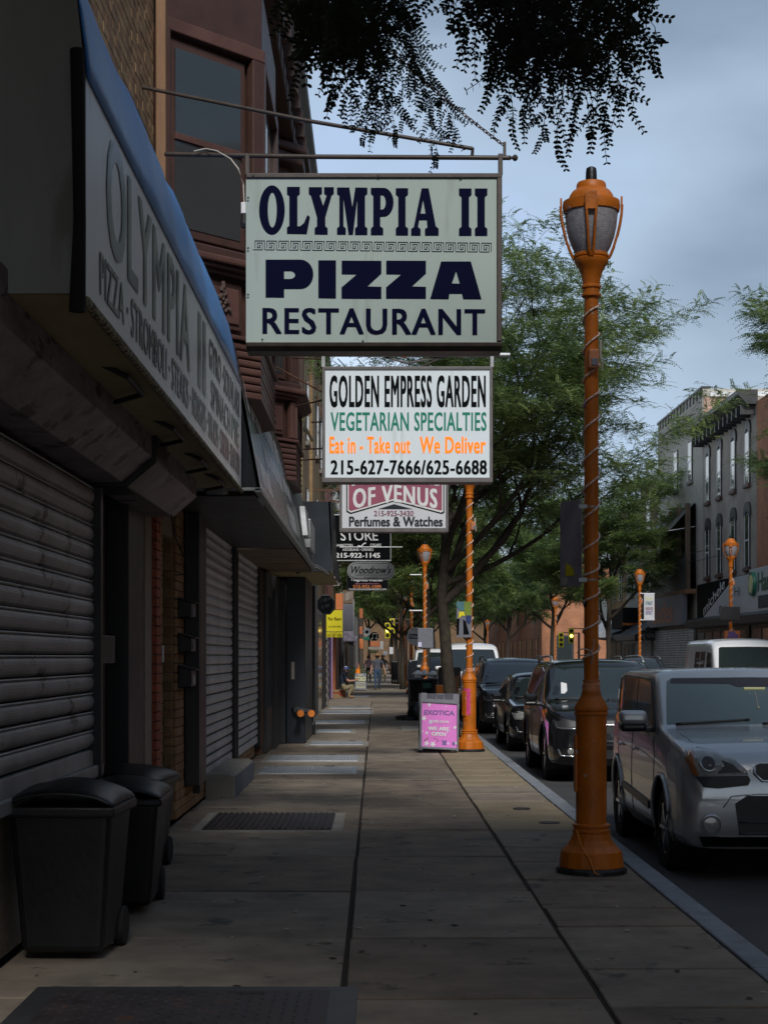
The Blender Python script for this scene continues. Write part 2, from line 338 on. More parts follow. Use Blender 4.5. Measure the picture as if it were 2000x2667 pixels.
def star(cx, cy, r, rot=0.0, k=.42): return [(cx + (r if i % 2 == 0 else r * k) * math.sin(rot + i * math.pi / 5), cy + (r if i % 2 == 0 else r * k) * math.cos(rot + i * math.pi / 5)) for i in range(10)]
def scribble(n, seed, h=1.0):      # rows of upright strokes: lettering too oblique to read
    r = random.Random(seed); P = []; x = 0
    for i in range(n):
        w = r.uniform(.25, .45); lo = r.uniform(0, .12); hi = 1 - r.uniform(0, .12)
        P.append([(x, lo), (x + w, lo), (x + w, hi), (x, hi)])
        x += w + r.uniform(.25, .5)
        if r.random() < .15: x += .8
    return flat_polys(P)
# ------------------------------------------------------------------ ground, road, kerb, sidewalks
mb = MB(); mb.box(-600, 600, -60, 1500, -.60, -.17); g = mb.build('ground', m_asphalt); tag(g, kind='structure')
mb = MB(); mb.box(2.1, 10.2, -30, 420, -.166, -.13); road = mb.build('road', m_asphalt); tag(road, kind='structure')
mb = MB(); mb.box(-1.95, 1.92, -20, 420, -.165, -.016); sw = mb.build('sidewalk', m_joint); tag(sw, kind='structure')
mb = MB(); mb.box(10.35, 14.0, -20, 101, -.165, -.002); mb.box(10.35, 14.0, 142, 420, -.165, -.002); sw2 = mb.build('opposite_sidewalk', m_slabs[1]); tag(sw2, kind='structure')
mb = MB(); mb.box(10.2, 10.35, -20, 101, -.165, .0); tag(mb.build('opposite_kerb', m_kerb), kind='structure')
mb = MB(); mb.box(6.0, 6.12, 14, 400, -.13, -.126)
for i in range(0): pass
tag(mb.build('road_line', m_white), kind='structure')
kb = MB(); kb.box(1.93, 2.09, 60, 420, -.165, -.001); kerb = kb.build('kerb', m_kerb); tag(kerb, kind='structure')
r0 = random.Random(3)
y = 3.0
while y < 60:
    L = r0.uniform(1.7, 2.4); e_ = min(y + L, 60)
    mb = MB(); mb.box(1.932 + r0.uniform(-.004, .004), 2.095, y + .006, e_ - .006, -.16, r0.uniform(-.004, .004)); mb.build('kerbstone', m_kerb, kerb, bevel=.012); y += L
HATCH = [(-.1 * 0 - .0, 0, 0, 0)]
hatches = []  # (x0,x1,y0,y1)
def slab(x0, x1, y0, y1, m, g=.013, warp=True):
    mb = MB(); dz = [r0.uniform(-.004, .004) for _ in range(4)]
    j = lambda: r0.uniform(-.006, .006)
    w_ = [r0.uniform(-.012, .012) for _ in range(4)]; gy = g + (.010 if y0 < 25 else .014)
    g = .008
    P = [(x0 + g + j(), y0 + gy + w_[0] * .4, dz[0]), (x1 - g + j(), y0 + gy + w_[1] * .4, dz[1]), (x1 - g + j(), y1 - gy + w_[2] * .4, dz[2]), (x0 + g + j(), y1 - gy + w_[3] * .4, dz[3])]
    mb.add([(p[0], p[1], -.05) for p in P] + P, [(3, 2, 1, 0), (4, 5, 6, 7), (0, 1, 5, 4), (1, 2, 6, 5), (2, 3, 7, 6), (3, 0, 4, 7)])
    mb.build('paving_slab', m, sw, bevel=.006, seg=1)
ys = [2.0, 4.0, 6.0, 7.9, 9.6, 11.5, 13.5, 15.6, 17.9, 19.9, 21.9]
while ys[-1] < 60: ys.append(ys[-1] + 2.02)
for i in range(len(ys) - 1):
    a, b = ys[i], ys[i + 1]
    slab(-.155, 1.05, a, b, m_slabs[0 if r0.random() < .6 else 1])
    if 5 <= i <= 8 or i in (2,):  # next to the near hatches the inner lane is a narrower strip
        slab(-1.94, -.165, a, b, m_slabs[[0, 1, 1][r0.randrange(3)]])
    else:
        slab(-1.94, -.165, a, b, m_slabs[r0.choice([0, 1, 1, 0])])
y = 3.0; i = 0
while y < 60:
    L = r0.choice([.75, .95, 1.05, 1.35]); tanq = r0.random() < .5 and 13 < y < 60
    slab(1.06, 1.925, y, y + L, m_slabs[2] if tanq else m_slabs[r0.choice([0, 1])]); y += L; i += 1
mb = MB(); mb.box(-1.94, 1.925, 60.05, 420, -.016, -.002); mb.build('far_paving', m_slabs[1], sw)
# small litter and gum: flat flecks
fl = MB()
for k in range(150):
    x = r0.uniform(-1.8, 1.9); yy = r0.uniform(7, 45); s = r0.uniform(.008, .02); a = r0.uniform(0, 3)
    fl.obox((x, yy, .006), (s * 2, s, .003), Matrix.Rotation(a, 3, 'Z'))
gm = MB()
for k in range(260):
    x = r0.uniform(-1.85, 1.9); yy = r0.uniform(6, 40); s = r0.uniform(.008, .022); a0 = r0.uniform(0, 6)
    pts = [(x + s * (1 + .25 * math.sin(3 * q + a0)) * math.cos(q), yy + s * (1 + .25 * math.sin(2 * q + a0)) * math.sin(q), .0068) for q in (0, .78, 1.57, 2.36, 3.14, 3.93, 4.71, 5.5)]; gm.add(pts, [tuple(range(8))])
tag(gm.build('chewing_gum', m_joint), 'dark flattened gum spots scattered over the sidewalk slabs', 'gum', kind='stuff')
tag(fl.build('litter', m_white2), 'tiny pale scraps and flecks scattered over the sidewalk slabs', 'litter', kind='stuff')
for k, P_ in enumerate(([(.30, 8.6), (.22, 8.9), (.05, 9.1), (-.02, 9.35), (-.12, 9.6)], [(1.02, 13.6), (.8, 13.75), (.72, 14.1), (.5, 14.3), (.42, 14.8)], [(-.9, 11.6), (-1.0, 12.2), (-.86, 12.7), (-.95, 13.4)], [(1.2, 14.3), (1.35, 14.6), (1.5, 14.62), (1.9, 14.9)], [(.1, 18.0), (.3, 18.5), (.25, 19.2), (.5, 19.8)])):
    mb = MB((P_[0][0], P_[0][1], 0)); pts = []
    for (a, b) in zip(P_[:-1], P_[1:]):
        for q in range(6): pts.append((a[0] + (b[0] - a[0]) * q / 6 + r0.uniform(-.012, .012), a[1] + (b[1] - a[1]) * q / 6, .0035))
    for a, b in zip(pts[:-1], pts[1:]): w = r0.uniform(.002, .005); mb.add([(a[0] - w, a[1], .0062), (a[0] + w, a[1], .0062), (b[0] + w, b[1], .0062), (b[0] - w, b[1], .0062)], [(0, 1, 2, 3)])
    mb.build('crack', m_joint, sw)
# sunken concrete panels beside the wall and joints (access covers)
def hatch(label, x0, x1, y0, y1, mat, kindp, group=None, rim=m_conc, pad=.10):
    t = thing('cellar_hatch', label, 'cellar hatch', ((x0 + x1) / 2, (y0 + y1) / 2, 0), group=group); o = t.location
    mb = MB(o); mb.box(x0 - pad, x1 + pad, y0 - pad, y1 + pad, -.01, .010); mb.build('surround', rim, t, bevel=.005)
    mb = MB(o); mb.box(x0, x1, y0, y1, .0, .018); mb.build('plate', mat, t, bevel=.004)
    mb = MB(o)
    if kindp == 'rib':
        n = int((x1 - x0) / .055)
        for i in range(n):
            x = x0 + .03 + i * (x1 - x0 - .06) / (n - 1)
            mb.box(x - .012, x + .012, y0 + .03, y1 - .03, .017, .030)
        mb.build('ribs', mat, t, kind='stuff')
    else:
        nx = int((x1 - x0) / .055); ny = int((y1 - y0) / .055)
        for i in range(nx):
            for j in range(ny):
                x = x0 + .04 + i * .055; yy = y0 + .04 + j * .055
                if x > x1 - .04 or yy > y1 - .04: continue
                a = R(45 if (i + j) % 2 else -45); c, s = math.cos(a), math.sin(a)
                u = Vector((c, s, 0)) * .02; w = Vector((-s, c, 0)) * .006; p = Vector((x, yy, .0175))
                mb.add([p + u, p + w, p - u, p - w, p + Vector((0, 0, .004))], [(0, 1, 4), (1, 2, 4), (2, 3, 4), (3, 0, 4)])
        mb.build('tread', mat, t, kind='stuff')
        mb = MB(o); mb.box((x0 + x1) / 2 + .2, (x0 + x1) / 2 + .34, y1 - .07, y1 - .045, .018, .028); mb.build('hinge', m_dark, t)
    return t
hatch('dark ribbed cellar hatch in the sidewalk by the concrete block', -1.60, -.41, 15.45, 17.05, m_darkplate, 'rib', rim=m_conc)
hatch('grey checker-plate hatch at the very bottom edge, nearest the camera', -1.50, -.22, 5.6, 8.0, m_darkplate, 'tread', rim=m_dark, pad=.13)
hl = [('first shiny checker-plate hatch past the dark ribbed one', -1.60, -.27, 22.9, 24.3), ('second shiny checker-plate hatch, just past the concrete block', -1.66, -.28, 25.6, 27.1),
      ('third shiny checker-plate hatch, by the black shopfront', -1.20, -.24, 30.3, 31.6), ('short fourth shiny hatch past the black shopfront corner', -1.25, -.54, 35.4, 36.6),
      ('fifth shiny hatch beyond the black shopfront', -1.45, -.28, 40.0, 41.8), ('sixth shiny hatch, one of a close pair farther on', -1.50, -.15, 46.9, 49.4), ('seventh shiny hatch, just behind the close one', -1.40, -.2, 51.6, 53.0),
      ('farthest pale hatch beside the crouching man', -.98, -.30, 66.5, 69.0)]
for l, a, b, c, d in hl: hatch(l, a, b, c, d, m_chequer, 'tread', group='shiny cellar hatches along the shopfronts')
def cover(x0, x1, y0, y1, m, nm, lab):
    mb = MB(((x0 + x1) / 2, (y0 + y1) / 2, 0)); mb.box(x0, x1, y0, y1, -.01, .012); tag(mb.build(nm, m, bevel=.006), lab, 'cover')
cover(-1.62, -1.20, 13.55, 14.4, m_slabs[1], 'access_cover', 'square concrete cover in the slabs near the black bin')
cover(.55, .98, 36.5, 38.4, m_conc, 'access_cover', 'pale strip cover in the sidewalk left of the pink board')
mb = MB((1.5, 17.7, 0)); mb.lathe([(.09, -.01), (.09, .009)], 20, (1.52, 17.7)); tag(mb.build('valve_cover', m_darkplate), 'small round iron valve cover in a pale patch near the kerb', 'cover')
mb = MB((1.6, 16.2, 0)); mb.lathe([(.10, -.01), (.10, .010)], 20, (1.66, 16.2)); tag(mb.build('valve_cover', m_darkplate), 'small round iron cover with a rusty stain beside the kerb', 'cover')
# concrete block step by the second shutter
t = thing('concrete_block', 'low painted concrete block against the tan brick under the shutter', 'block', (-1.75, 19.1, 0))
mb = MB(t.location); mb.prism([(-1.94, 19.1, -.01), (-1.60, 19.1, -.01), (-1.60, 19.1, .235), (-1.66, 19.1, .27), (-1.94, 19.1, .27)], (0, 2.9, 0)); mb.build('block', m_conc, t, bevel=.015)
mb = MB(t.location); mb.box(-1.604, -1.592, 19.14, 22.0, .0, .235); mb.build('painted_face', M('blue_grey_paint', (.12, .15, .19), .7, bump=.3, world=True), t)

# ------------------------------------------------------------------ brick pieces
def brick_mesh(L, D, H, mat):
    mb = MB(); mb.box(-L / 2, L / 2, -D / 2, D / 2, -H / 2, H / 2); me = bpy.data.meshes.new('brick')
    me.from_pydata(mb.v, [], mb.f); bm = bmesh.new(); bm.from_mesh(me); bmesh.ops.bevel(bm, geom=bm.edges[:], offset=.003, segments=1, affect='EDGES'); bm.to_mesh(me); bm.free(); me.materials.append(mat); return me
def brick_field(parent, org, rects, mats, x=None, y=None, H=.090, L=.215, D=.03, limit=300, nearest=None):
    """courses of single bricks on a wall plane x=const (rects are (y0,y1,z0,z1)) or y=const (rects (x0,x1,z0,z1))"""
    org = Vector(org); cache = {}; count = 0; rest = [MB(org) for _ in mats]
    for (a0, a1, z0, z1) in rects:
        k = 0; z = z0
        while z + H * .6 <= z1:
            a = a0 - (L / 2 if k % 2 else 0)
            while a < a1 - .01:
                s = max(a, a0); q = min(a + L, a1)
                if q - s > .03:
                    ln = round(q - s - .010, 3); mi = r0.randrange(len(mats)); hh = min(H, z1 - z) - .010; pr = r0.uniform(0, .004)
                    c = Vector((x + pr, (s + q) / 2, z + H / 2)) if x is not None else Vector(((s + q) / 2, y - pr, z + H / 2))
                    if count < limit:
                        key = (ln, mi, x is None, round(hh, 3))
                        if key not in cache: cache[key] = brick_mesh(ln if x is None else D, D if x is None else ln, hh, mats[mi])
                        inst('brick', cache[key], parent, c - org); count += 1
                    else:
                        h = D / 2
                        if x is not None: rest[mi].box(c.x - h, c.x + h, s + .005, q - .005, z + .005, z + .005 + hh)
                        else: rest[mi].box(s + .005, q - .005, c.y - h, c.y + h, z + .005, z + .005 + hh)
                a += L
            z += H; k += 1
    for m_, mt in zip(rest, mats):
        if m_.v: m_.build('brickwork', mt, parent, kind='stuff')

# ------------------------------------------------------------------ roller shutters
def slat_mesh(L, P, mat):
    n = 7; pr = []
    for i in range(n + 1):
        t = i / n; pr.append((.030 * math.sin(math.pi * t) ** .7, -P * .92 * (1 - t)))
    pr += [(.012, 0), (-.012, 0), (-.012, -P * .92)]
    mb = MB(); mb.prism([(a, 0, b) for a, b in pr], (0, L, 0)); mb.tube([(.022, 0, -.004), (.022, L, -.004)], .007, 6)
    me = bpy.data.meshes.new('slat'); me.from_pydata(mb.v, [], mb.f); me.materials.append(mat); return me
def shutter(label, y0, y1, z0, z1, P, mat, x=-1.95, bottom=.11, group='rolled-down steel shutters on the left', sag=0):
    t = thing('roller_shutter', label, 'shutter', (x, y0, z0), group=group); me = slat_mesh(y1 - y0, P, mat)
    k = 0; z = z0 + bottom
    while z + P <= z1 + P * .5:
        inst('slat', me, t, (r0.uniform(-.004, .004), 0, z + P - z0)); z += P; k += 1
    mb = MB(t.location); mb.box(x - .02, x + .025, y0, y1, z0, z0 + bottom - .005); mb.build('bottom_bar', mat, t, bevel=.006)
    for yy in (y0, y1):
        mb = MB(t.location); mb.box(x - .06, x + .075, yy - .05, yy + .05, z0 - .08, z1 + .05); mb.build('guide_rail', m_black, t, bevel=.006)
    return t
# ------------------------------------------------------------------ building 1: pizza shop (Y 4..14.9), tan brick above
WX = -1.95
t = thing('pizza_building', 'tan brick row house over the pizza shop, nearest on the left', 'building', (WX, 4, 0)); O = t.location
mb = MB(O); mb.box(-12, WX - .035, -30, 14.9, 4.0, 10.2); mb.box(-12, WX - .03, -30, 5.9, 0, 4.0); mb.box(-12, WX - .035, 5.9, 11.75, 2.75, 4.0)
mb.box(-12, WX - .035, 5.9, 11.75, 0, .84); mb.box(-12, -3.0, 5.9, 14.5, .84, 4.0); mb.box(-12, WX - .035, 11.75, 14.5, 3.3, 4.0); mb.box(-3.0, -2.9, 11.75, 14.5, 0, 3.3)
mb.box(-3.0, WX - .035, 14.5, 14.9, 0, 4.0); mb.box(-3.0, WX - .035, 11.70, 11.80, .84, 3.3)
mb.build('wall', m_mortar, t)
brick_field(t, O, [(11.3, 14.88, 4.3, 7.6)], [m_tanbrick, m_tanbrick2], x=WX - .03, H=.09, limit=300)
mb = MB(O); mb.box(WX - .03, WX - .006, 5.0, 11.29, 4.3, 10.2); mb.box(WX - .03, WX - .006, 11.3, 14.88, 7.61, 10.2); mb.build('upper_brickwork', brickmat('tan_brickwork', (.34, .20, .09), (.25, .14, .065), (.30, .25, .2)), t)
mb = MB(O); mb.box(WX - .03, WX + .06, 5.9, 11.72, .78, .86); mb.build('sill', m_galv, t, bevel=.008)
for z_ in range(8):
    for k in range(12):
        pass
mb = MB(O); mb.box(-2.4, WX + .02, 11.78, 11.90, .0, 3.3); mb.box(-2.1, WX + .03, 13.1, 13.95, .0, 3.3); mb.build('door_frame', m_black, t, bevel=.01)
mb = MB(O); mb.box(-2.85, -2.80, 11.95, 13.0, .05, 2.4); mb.build('shop_door', m_blue_dark, t, bevel=.01)
mb = MB(O); mb.box(WX - .05, WX + .05, 11.60, 12.3, 1.55, 1.75); mb.build('lock_bar', m_black, t, bevel=.01)
shutter('wide dented steel shutter under the blue awning, nearest the camera', 5.95, 11.55, .86, 2.72, .127, m_shutter1)
# red pilaster and door alcove of the neighbouring house
t = thing('brown_bay_building', 'row house with brown painted bay windows above the awnings', 'building', (WX, 14.9, 0)); O = t.location
mb = MB(O); mb.box(-12, WX - .035, 14.92, 27.0, 4.0, 9.2); mb.box(-12, WX - .035, 14.92, 15.46, 0, 4.0); mb.box(-12, -2.55, 15.46, 16.44, 0, 4.0); mb.box(-2.55, WX - .035, 15.46, 16.44, 2.75, 4.0); mb.box(-12, WX - .035, 16.44, 27.0, .30, 4.0)
mb.box(-12, WX - .035, 16.44, 27.0, 0, .30); mb.build('wall', m_mortar, t)
brick_field(t, O, [(14.98, 15.30, 0, 3.2)], [m_redbrick], x=WX - .015, H=.085, limit=80)
brick_field(t, O, [(-2.20, WX - .01, 0, 3.2)], [m_redbrick], y=14.96, H=.085, L=.25, limit=60)
brick_field(t, O, [(15.31, 15.45, 0, 3.3), (16.46, 17.15, 0, 3.6)], [m_tanbrick, m_tanbrick2], x=WX - .02, H=.09, limit=220)
brick_field(t, O, [(-2.5, WX - .03, 0, 3.2)], [m_tanbrick, m_tanbrick2], y=16.43, H=.09, limit=120)
brick_field(t, O, [(17.2, 27.0, 0, .30)], [m_tanbrick, m_tanbrick2], x=WX - .015, H=.09, limit=170)
d_ = MB(O); d_.box(-2.42, -2.36, 15.50, 16.40, .05, 2.6); dd = d_.build('door', m_blue_dark, t, bevel=.01)
d_ = MB(O); d_.box(-2.36, -2.335, 15.58, 16.32, 1.35, 2.45); d_.build('door_grille', m_black, dd)
d_ = MB(O); d_.lathe([(.035, -2.36), (.04, -2.31), (.025, -2.285)], 12, (15.62, 1.05), axis='x'); d_.build('door_knob', m_chrome, dd, smooth=True)
d_ = MB(O); d_.box(WX - .0, WX + .012, 15.36, 15.42, 1.55, 1.70); d_.build('doorbell', m_white, t)
sB = shutter('tall dented shutter between the mailboxes and the pole', 18.0, 22.6, .22, 3.35, .116, m_shutter2)
sC = shutter('narrow shutter past the concrete block, under the black awning', 22.95, 27.4, .20, 3.25, .116, m_shutter2)
t2 = thing('hanging_guide_panel', 'black steel cover hanging beside the second shutter and mailboxes', 'panel', (WX, 17.6, .3))
mb = MB(t2.location); mb.box(WX - .0, WX + .15, 17.18, 17.9, .28, 3.5); mb.build('panel', m_black, t2, bevel=.01)
for k, (yt, yb) in enumerate(((1560, 1612), (1652, 1702), (1735, 1793))):
    zt = Z_(yt, 16.8); zb = Z_(yb, 16.8)
    t3 = thing('mailbox', ['uppermost of three small wall mailboxes beside the second shutter', 'middle of three small wall mailboxes beside the second shutter', 'lowest of three wall mailboxes, with a paper in it'][k], 'mailbox', (WX, 16.8, zb), group='mailboxes by the second shutter')
    mb = MB(t3.location); mb.prism([(WX + .0, 16.62, zb), (WX + .13, 16.62, zb + .02), (WX + .13, 16.62, zt - .04), (WX + .0, 16.62, zt)], (0, .42, 0)); mb.build('box', m_dkplastic, t3, bevel=.01)
    mb = MB(t3.location); mb.prism([(WX - .0, 16.60, zt + .002), (WX + .17, 16.60, zt - .045), (WX + .17, 16.60, zt - .035), (WX, 16.60, zt + .015)], (0, .46, 0)); mb.build('lid', m_dark, t3)
    mb = MB(t3.location); mb.box(WX + .131, WX + .137, 16.72, 16.95, zb + .04, zt - .09); mb.build('front_panel', m_grey if k < 2 else m_white2, t3)

# galvanised shutter hood
t = thing('shutter_hood', 'dirty octagonal steel shutter hood hanging below the white awning', 'shutter hood', (WX, 6, 2.8)); O = t.location
hp = [(WX - .02, 2.78), (-1.72, 2.78), (-1.52, 2.95), (-1.52, 3.20), (-1.68, 3.36), (WX - .02, 3.36)]
def hood(y0, y1, nm, mat): mb = MB(O); mb.prism([(a, y0, b) for a, b in hp], (0, y1 - y0, 0)); return mb.build(nm, mat, t, bevel=.006)
m_hood = M('streaked_hood_steel', (.26, .22, .25), .5, metal=.35, var=.5, scale=3.5, bump=.15, stain=(.05, .04, .04), stain_t=.56, stain_s=3.2, vstretch=.4, world=True)
hood(5.5, 11.45, 'casing', m_hood); hood(12.05, 14.3, 'casing', m_hood)
mb = MB(O); mb.prism([(a + (.03 if a > -1.9 else 0), 11.46, b + (.03 if b > 3 else -.03)) for a, b in hp], (0, .58, 0)); mb.build('bracket', m_black, t, bevel=.01)
wr = MB((WX, 14.3, 2.8)); wr.tube([(-1.7, 14.0, 2.78), (-1.68, 14.1, 2.6), (-1.62, 14.2, 2.45), (-1.58, 14.35, 2.3), (-1.72, 14.35, 2.29)], .006, 5); wr.tube([(-1.6, 14.25, 2.8), (-1.6, 14.2, 2.6), (-1.66, 14.2, 2.5)], .006, 5)
tag(wr.build('loose_wire', m_black), 'thin black wire dangling under the end of the shutter hood', 'wire')

# ------------------------------------------------------------------ blue and white awning
t = thing('awning', 'blue and white vinyl awning with large dark lettering, nearest the camera', 'awning', (WX, 7, 3.1)); O = t.location
Y0, Y1, AX = 6.98, 15.0, -1.20
mb = MB(O); mb.box(AX - .02, AX, Y0, Y1, 3.08, 4.0); mb.build('front_panel', m_vinyl, t)
mb = MB(O); mb.prism([(AX, Y0 + .001, 3.10), (AX, Y0 + .001, 4.0), (AX - .04, Y0 + .001, 4.35), (AX - .13, Y0 + .001, 4.63), (WX, Y0 + .001, 4.95), (WX, Y0 + .001, 3.10)], (0, -.01, 0)); mb.build('end_panel', M('grimy_vinyl', (.30, .31, .29), .6, var=.25, scale=.8, stain=(.2, .2, .18), stain_t=.55, stain_s=1.2, vstretch=3), t)  # white vinyl with frame-edge darkening put into its colour
prof = [(AX + .004, 3.995), (AX - .005, 4.12), (AX - .03, 4.30), (AX - .07, 4.48), (AX - .13, 4.62), (AX - .35, 4.76), (WX - .01, 4.95)]
vs = []; fs = []; ny = 90
for j in range(ny + 1):
    yy = Y0 + (Y1 - Y0) * j / ny; sc = .004 * math.sin(yy * 7.3) + .006 * math.sin(yy * 3.1 + 1) + .010 * abs(math.sin(yy * math.pi / 1.0)); end = max(0, (yy - (Y1 - .35)) / .35)
    for i, (a, b) in enumerate(prof):
        w = math.sin(math.pi * i / 6); a2 = a - sc * w - (end ** 2) * .10 * min(1, i / 2) * (1 if i < 6 else 0); vs.append((a2, yy, b - sc * .5 * w - .18 * end ** 2 * (i / 6)))
K = len(prof)
for j in range(ny):
    for i in range(K - 1): fs.append((j * K + i, j * K + i + 1, (j + 1) * K + i + 1, (j + 1) * K + i))
mb = MB(O); mb.add(vs, fs); o_ = mb.build('blue_canopy', m_blue, t, smooth='all'); sd = o_.modifiers.new('s', 'SOLIDIFY'); sd.thickness = .006
mb = MB(O); mb.tube([(AX + .0, Y0, 3.07), (AX + .0, Y1, 3.07)], .022, 8); mb.build('bottom_rail', M('mouldy_rail', (.30, .28, .18), .8, var=.5, scale=20, bump=.4, stain=(.05, .05, .03), stain_t=.5, stain_s=25), t)
mb = MB(O); mb.box(AX - .02, AX + .006, Y0, Y1, 3.997, 4.012); mb.build('trim_strip', m_dark, t)
mb = MB(O); mb.box(WX, AX - .03, Y0 + .02, Y1, 3.10, 3.115); mb.build('soffit', m_cream2, t)
mb = MB(O)
for q in (8.5, 10.5, 12.2, 13.6): mb = MB(O); mb.tube([(WX, q, 3.35), (AX - .10, q + .3, 3.06), (AX - .10, q + .9, 3.06), (AX - .3, q + 1.2, 3.06)], .015, 6); mb.build('frame_bar', m_black, t)
mb = MB(O); mb.tube([(AX - .03, Y0 - .03, 3.02), (AX - .02, Y0 - .03, 3.4), (AX - .03, Y0 - .03, 4.1)], [.035, .026, .03], 10); mb.build('rolled_flap', m_blackcloth, t, smooth=True)
def aw(body, y0, y1, z0, z1, mat=m_inkgrey, bold=.010, warp=None, space=1.05): words(body, (AX + .003, y0, z0), (AX + .003, y1, z0), (AX + .003, y0, z1), mat, t, O, bold=bold, warp=warp, space=space)
aw('O', 7.50, 8.08, 3.42, 3.97, bold=.03); aw('LYMPIA', 8.14, 10.85, 3.42, 3.93, bold=.02, space=1.10); aw('II', 11.35, 11.85, 3.42, 3.93, bold=.03)
aw('GYRO \u00b7', 12.1, 13.2, 3.68, 3.90); aw('SOUVLAKI', 13.25, 14.75, 3.68, 3.90); aw('SPINACH', 12.25, 13.85, 3.41, 3.62); aw('PIE', 14.0, 14.7, 3.41, 3.62, m_inkgreen2)
aw('PIZZA \u00b7 STROMBOLI \u00b7 STEAKS \u00b7', 7.32, 10.9, 3.17, 3.36); aw('HOAGIES \u00b7 SALADS \u00b7', 11.0, 12.9, 3.17, 3.36); aw('CHICKEN \u00b7', 12.95, 13.8, 3.17, 3.36, m_inkredl); aw('SEAFOOD', 13.86, 14.78, 3.17, 3.36)
mb = MB((WX + .01, 9, 2.9)); mb.box(-1.90, -1.885, 8.9, 9.75, 3.02, 3.07)
# small yellow notice hanging under the awning
t = thing('yellow_notice', 'small yellow hanging notice with dark lettering under the white awning', 'sign', at(175, 900, 8.2)); O = t.location
mb = MB(O); p = [at(158, 820, 8.2), at(198, 850, 8.9), at(198, 962, 8.9), at(158, 925, 8.2)]; mb.prism(p, (-.01, .0, 0)); mb.build('board', m_yellow, t)
for i in range(3):
    a = .12 + .27 * i; A_ = p[3].lerp(p[0], .75 - a * .8); B_ = p[2].lerp(p[1], .75 - a * .8); C2 = p[3].lerp(p[0], .9 - a * .8)
    e1 = Vector((.004, -.004, 0)); put('lettering', scribble(12, 40 + i), A_.lerp(B_, .1) + e1, A_.lerp(B_, .9) + e1, C2.lerp(p[2].lerp(p[1], .9 - a * .8), .1) + e1, m_inkblack, t, O)

# ------------------------------------------------------------------ brown bay windows
def bay(y0, yc0, yc1, y1, xo, label):
    t = thing('bay_window', label, 'bay window', (WX, y0, 4.0), group='brown bay windows'); O = t.location
    foot = [(WX, y0), (xo, yc0), (xo, yc1), (WX, y1)]
    def ring(off, z0, z1, nm, mat, bev=.01):
        c = [(WX, y0 - off * .9), (xo + off, yc0 - off * .45), (xo + off, yc1 + off * .45), (WX, y1 + off * .9)]
        mb = MB(O); mb.prism([(a, b, z0) for a, b in c], (0, 0, z1 - z0)); return mb.build(nm, mat, t, bevel=bev)
    ring(-.09, 4.05, 9.0, 'core', m_brownpaint, 0)
    ring(.0, 4.02, 4.08, 'base_moulding', m_brownlight)
    for k in range(6): ring(.0 - .004 * (k % 2), 4.09 + k * .075, 4.155 + k * .075, 'clapboard', m_brownlight, .02)
    ring(.03, 4.545, 4.585, 'moulding', m_brownlight); ring(.02, 5.12, 5.16, 'moulding', m_brownlight); ring(.09, 5.16, 5.20, 'moulding', m_brownlight, .02); ring(.14, 5.20, 5.27, 'window_cornice', m_brownlight, .02); ring(.05, 5.27, 5.36, 'sill_band', m_brownpaint, .02)
    ring(.03, 7.2, 7.32, 'moulding', m_brownlight); ring(.0, 7.32, 7.9, 'frieze', m_brownpaint); ring(.10, 8.35, 8.5, 'upper_moulding', m_brownpaint, .03); ring(.16, 8.5, 8.62, 'upper_moulding', m_brownpaint, .03)
    faces = [((WX, y0), (xo, yc0)), ((xo, yc0), (xo, yc1)), ((xo, yc1), (WX, y1))]
    for (a, b) in faces:
        a = Vector((a[0], a[1], 0)); b = Vector((b[0], b[1], 0)); d = (b - a); L = d.length; d.normalize(); n = Vector((d.y, -d.x, 0))
        rot = Matrix((d, n, Vector((0, 0, 1)))).transposed()
        def rect(u0, u1, z0, z1, off, th, nm, mat, bev=.008, par=None):
            c = a + d * ((u0 + u1) / 2) + n * (off + th / 2) + Vector((0, 0, (z0 + z1) / 2)); mb = MB(O); mb.obox(c, (abs(u1 - u0), th, z1 - z0), rot); return mb.build(nm, mat, par or t, bevel=bev)
        # corner pilasters
        for u in (.07, L - .07):
            rect(u - .075, u + .075, 5.36, 7.2, -.06, .09, 'pilaster', m_brownpaint, .012); rect(u - .055, u + .055, 4.6, 5.1, -.07, .08, 'post', m_brownlight, .012)
        rect(.22, L - .22, 4.64, 5.07, -.07, .03, 'panel', m_brownpaint, .01)
        q = rect(.27, L - .27, 4.69, 5.02, -.05, .03, 'panel', m_brownlight, .012)
        w = rect(.18, L - .18, 5.40, 7.16, -.09, .05, 'window', m_brownpaint, .01)
        rect(.25, L - .25, 5.48, 6.26, -.04, .008, 'pane', m_window, 0, w); rect(.25, L - .25, 6.31, 7.08, -.035, .008, 'pane', m_window, 0, w)
        rect(.24, L - .24, 6.255, 6.315, -.04, .03, 'sash_bar', m_brownlight, .005, w)
    # small applied ornament
    mb = MB(O); A = Vector((WX, y0, 0)); B = Vector((xo, yc0, 0)); dd = (B - A).normalized(); nn = Vector((dd.y, -dd.x, 0)); rr = random.Random(4)
    for k in range(26):
        s = (B - A).length * .62 + .10 * math.sin(k * .9) * (k / 26); z = 5.05 - .27 * k / 26
        mb.obox(A + dd * s + nn * .0 + Vector((0, 0, z)), (.03, .03, .025), Matrix.Rotation(k, 3, 'Y'))
    mb.build('ornament', m_brownpaint, t)
bay(14.98, 15.95, 18.1, 19.05, -1.08, 'nearer brown bay window, half hidden behind the pizza sign')
bay(22.2, 23.3, 25.0, 26.0, -1.10, 'farther brown bay window above the black awning')
t = thing('cornice', 'brown bracketed roof cornice above the bay windows', 'cornice', (WX, 15, 8.6)); O = t.location
mb = MB(O); mb.box(WX, -1.12, 14.95, 27, 8.64, 8.9); mb.build('frieze', m_brownpaint, t, bevel=.02)
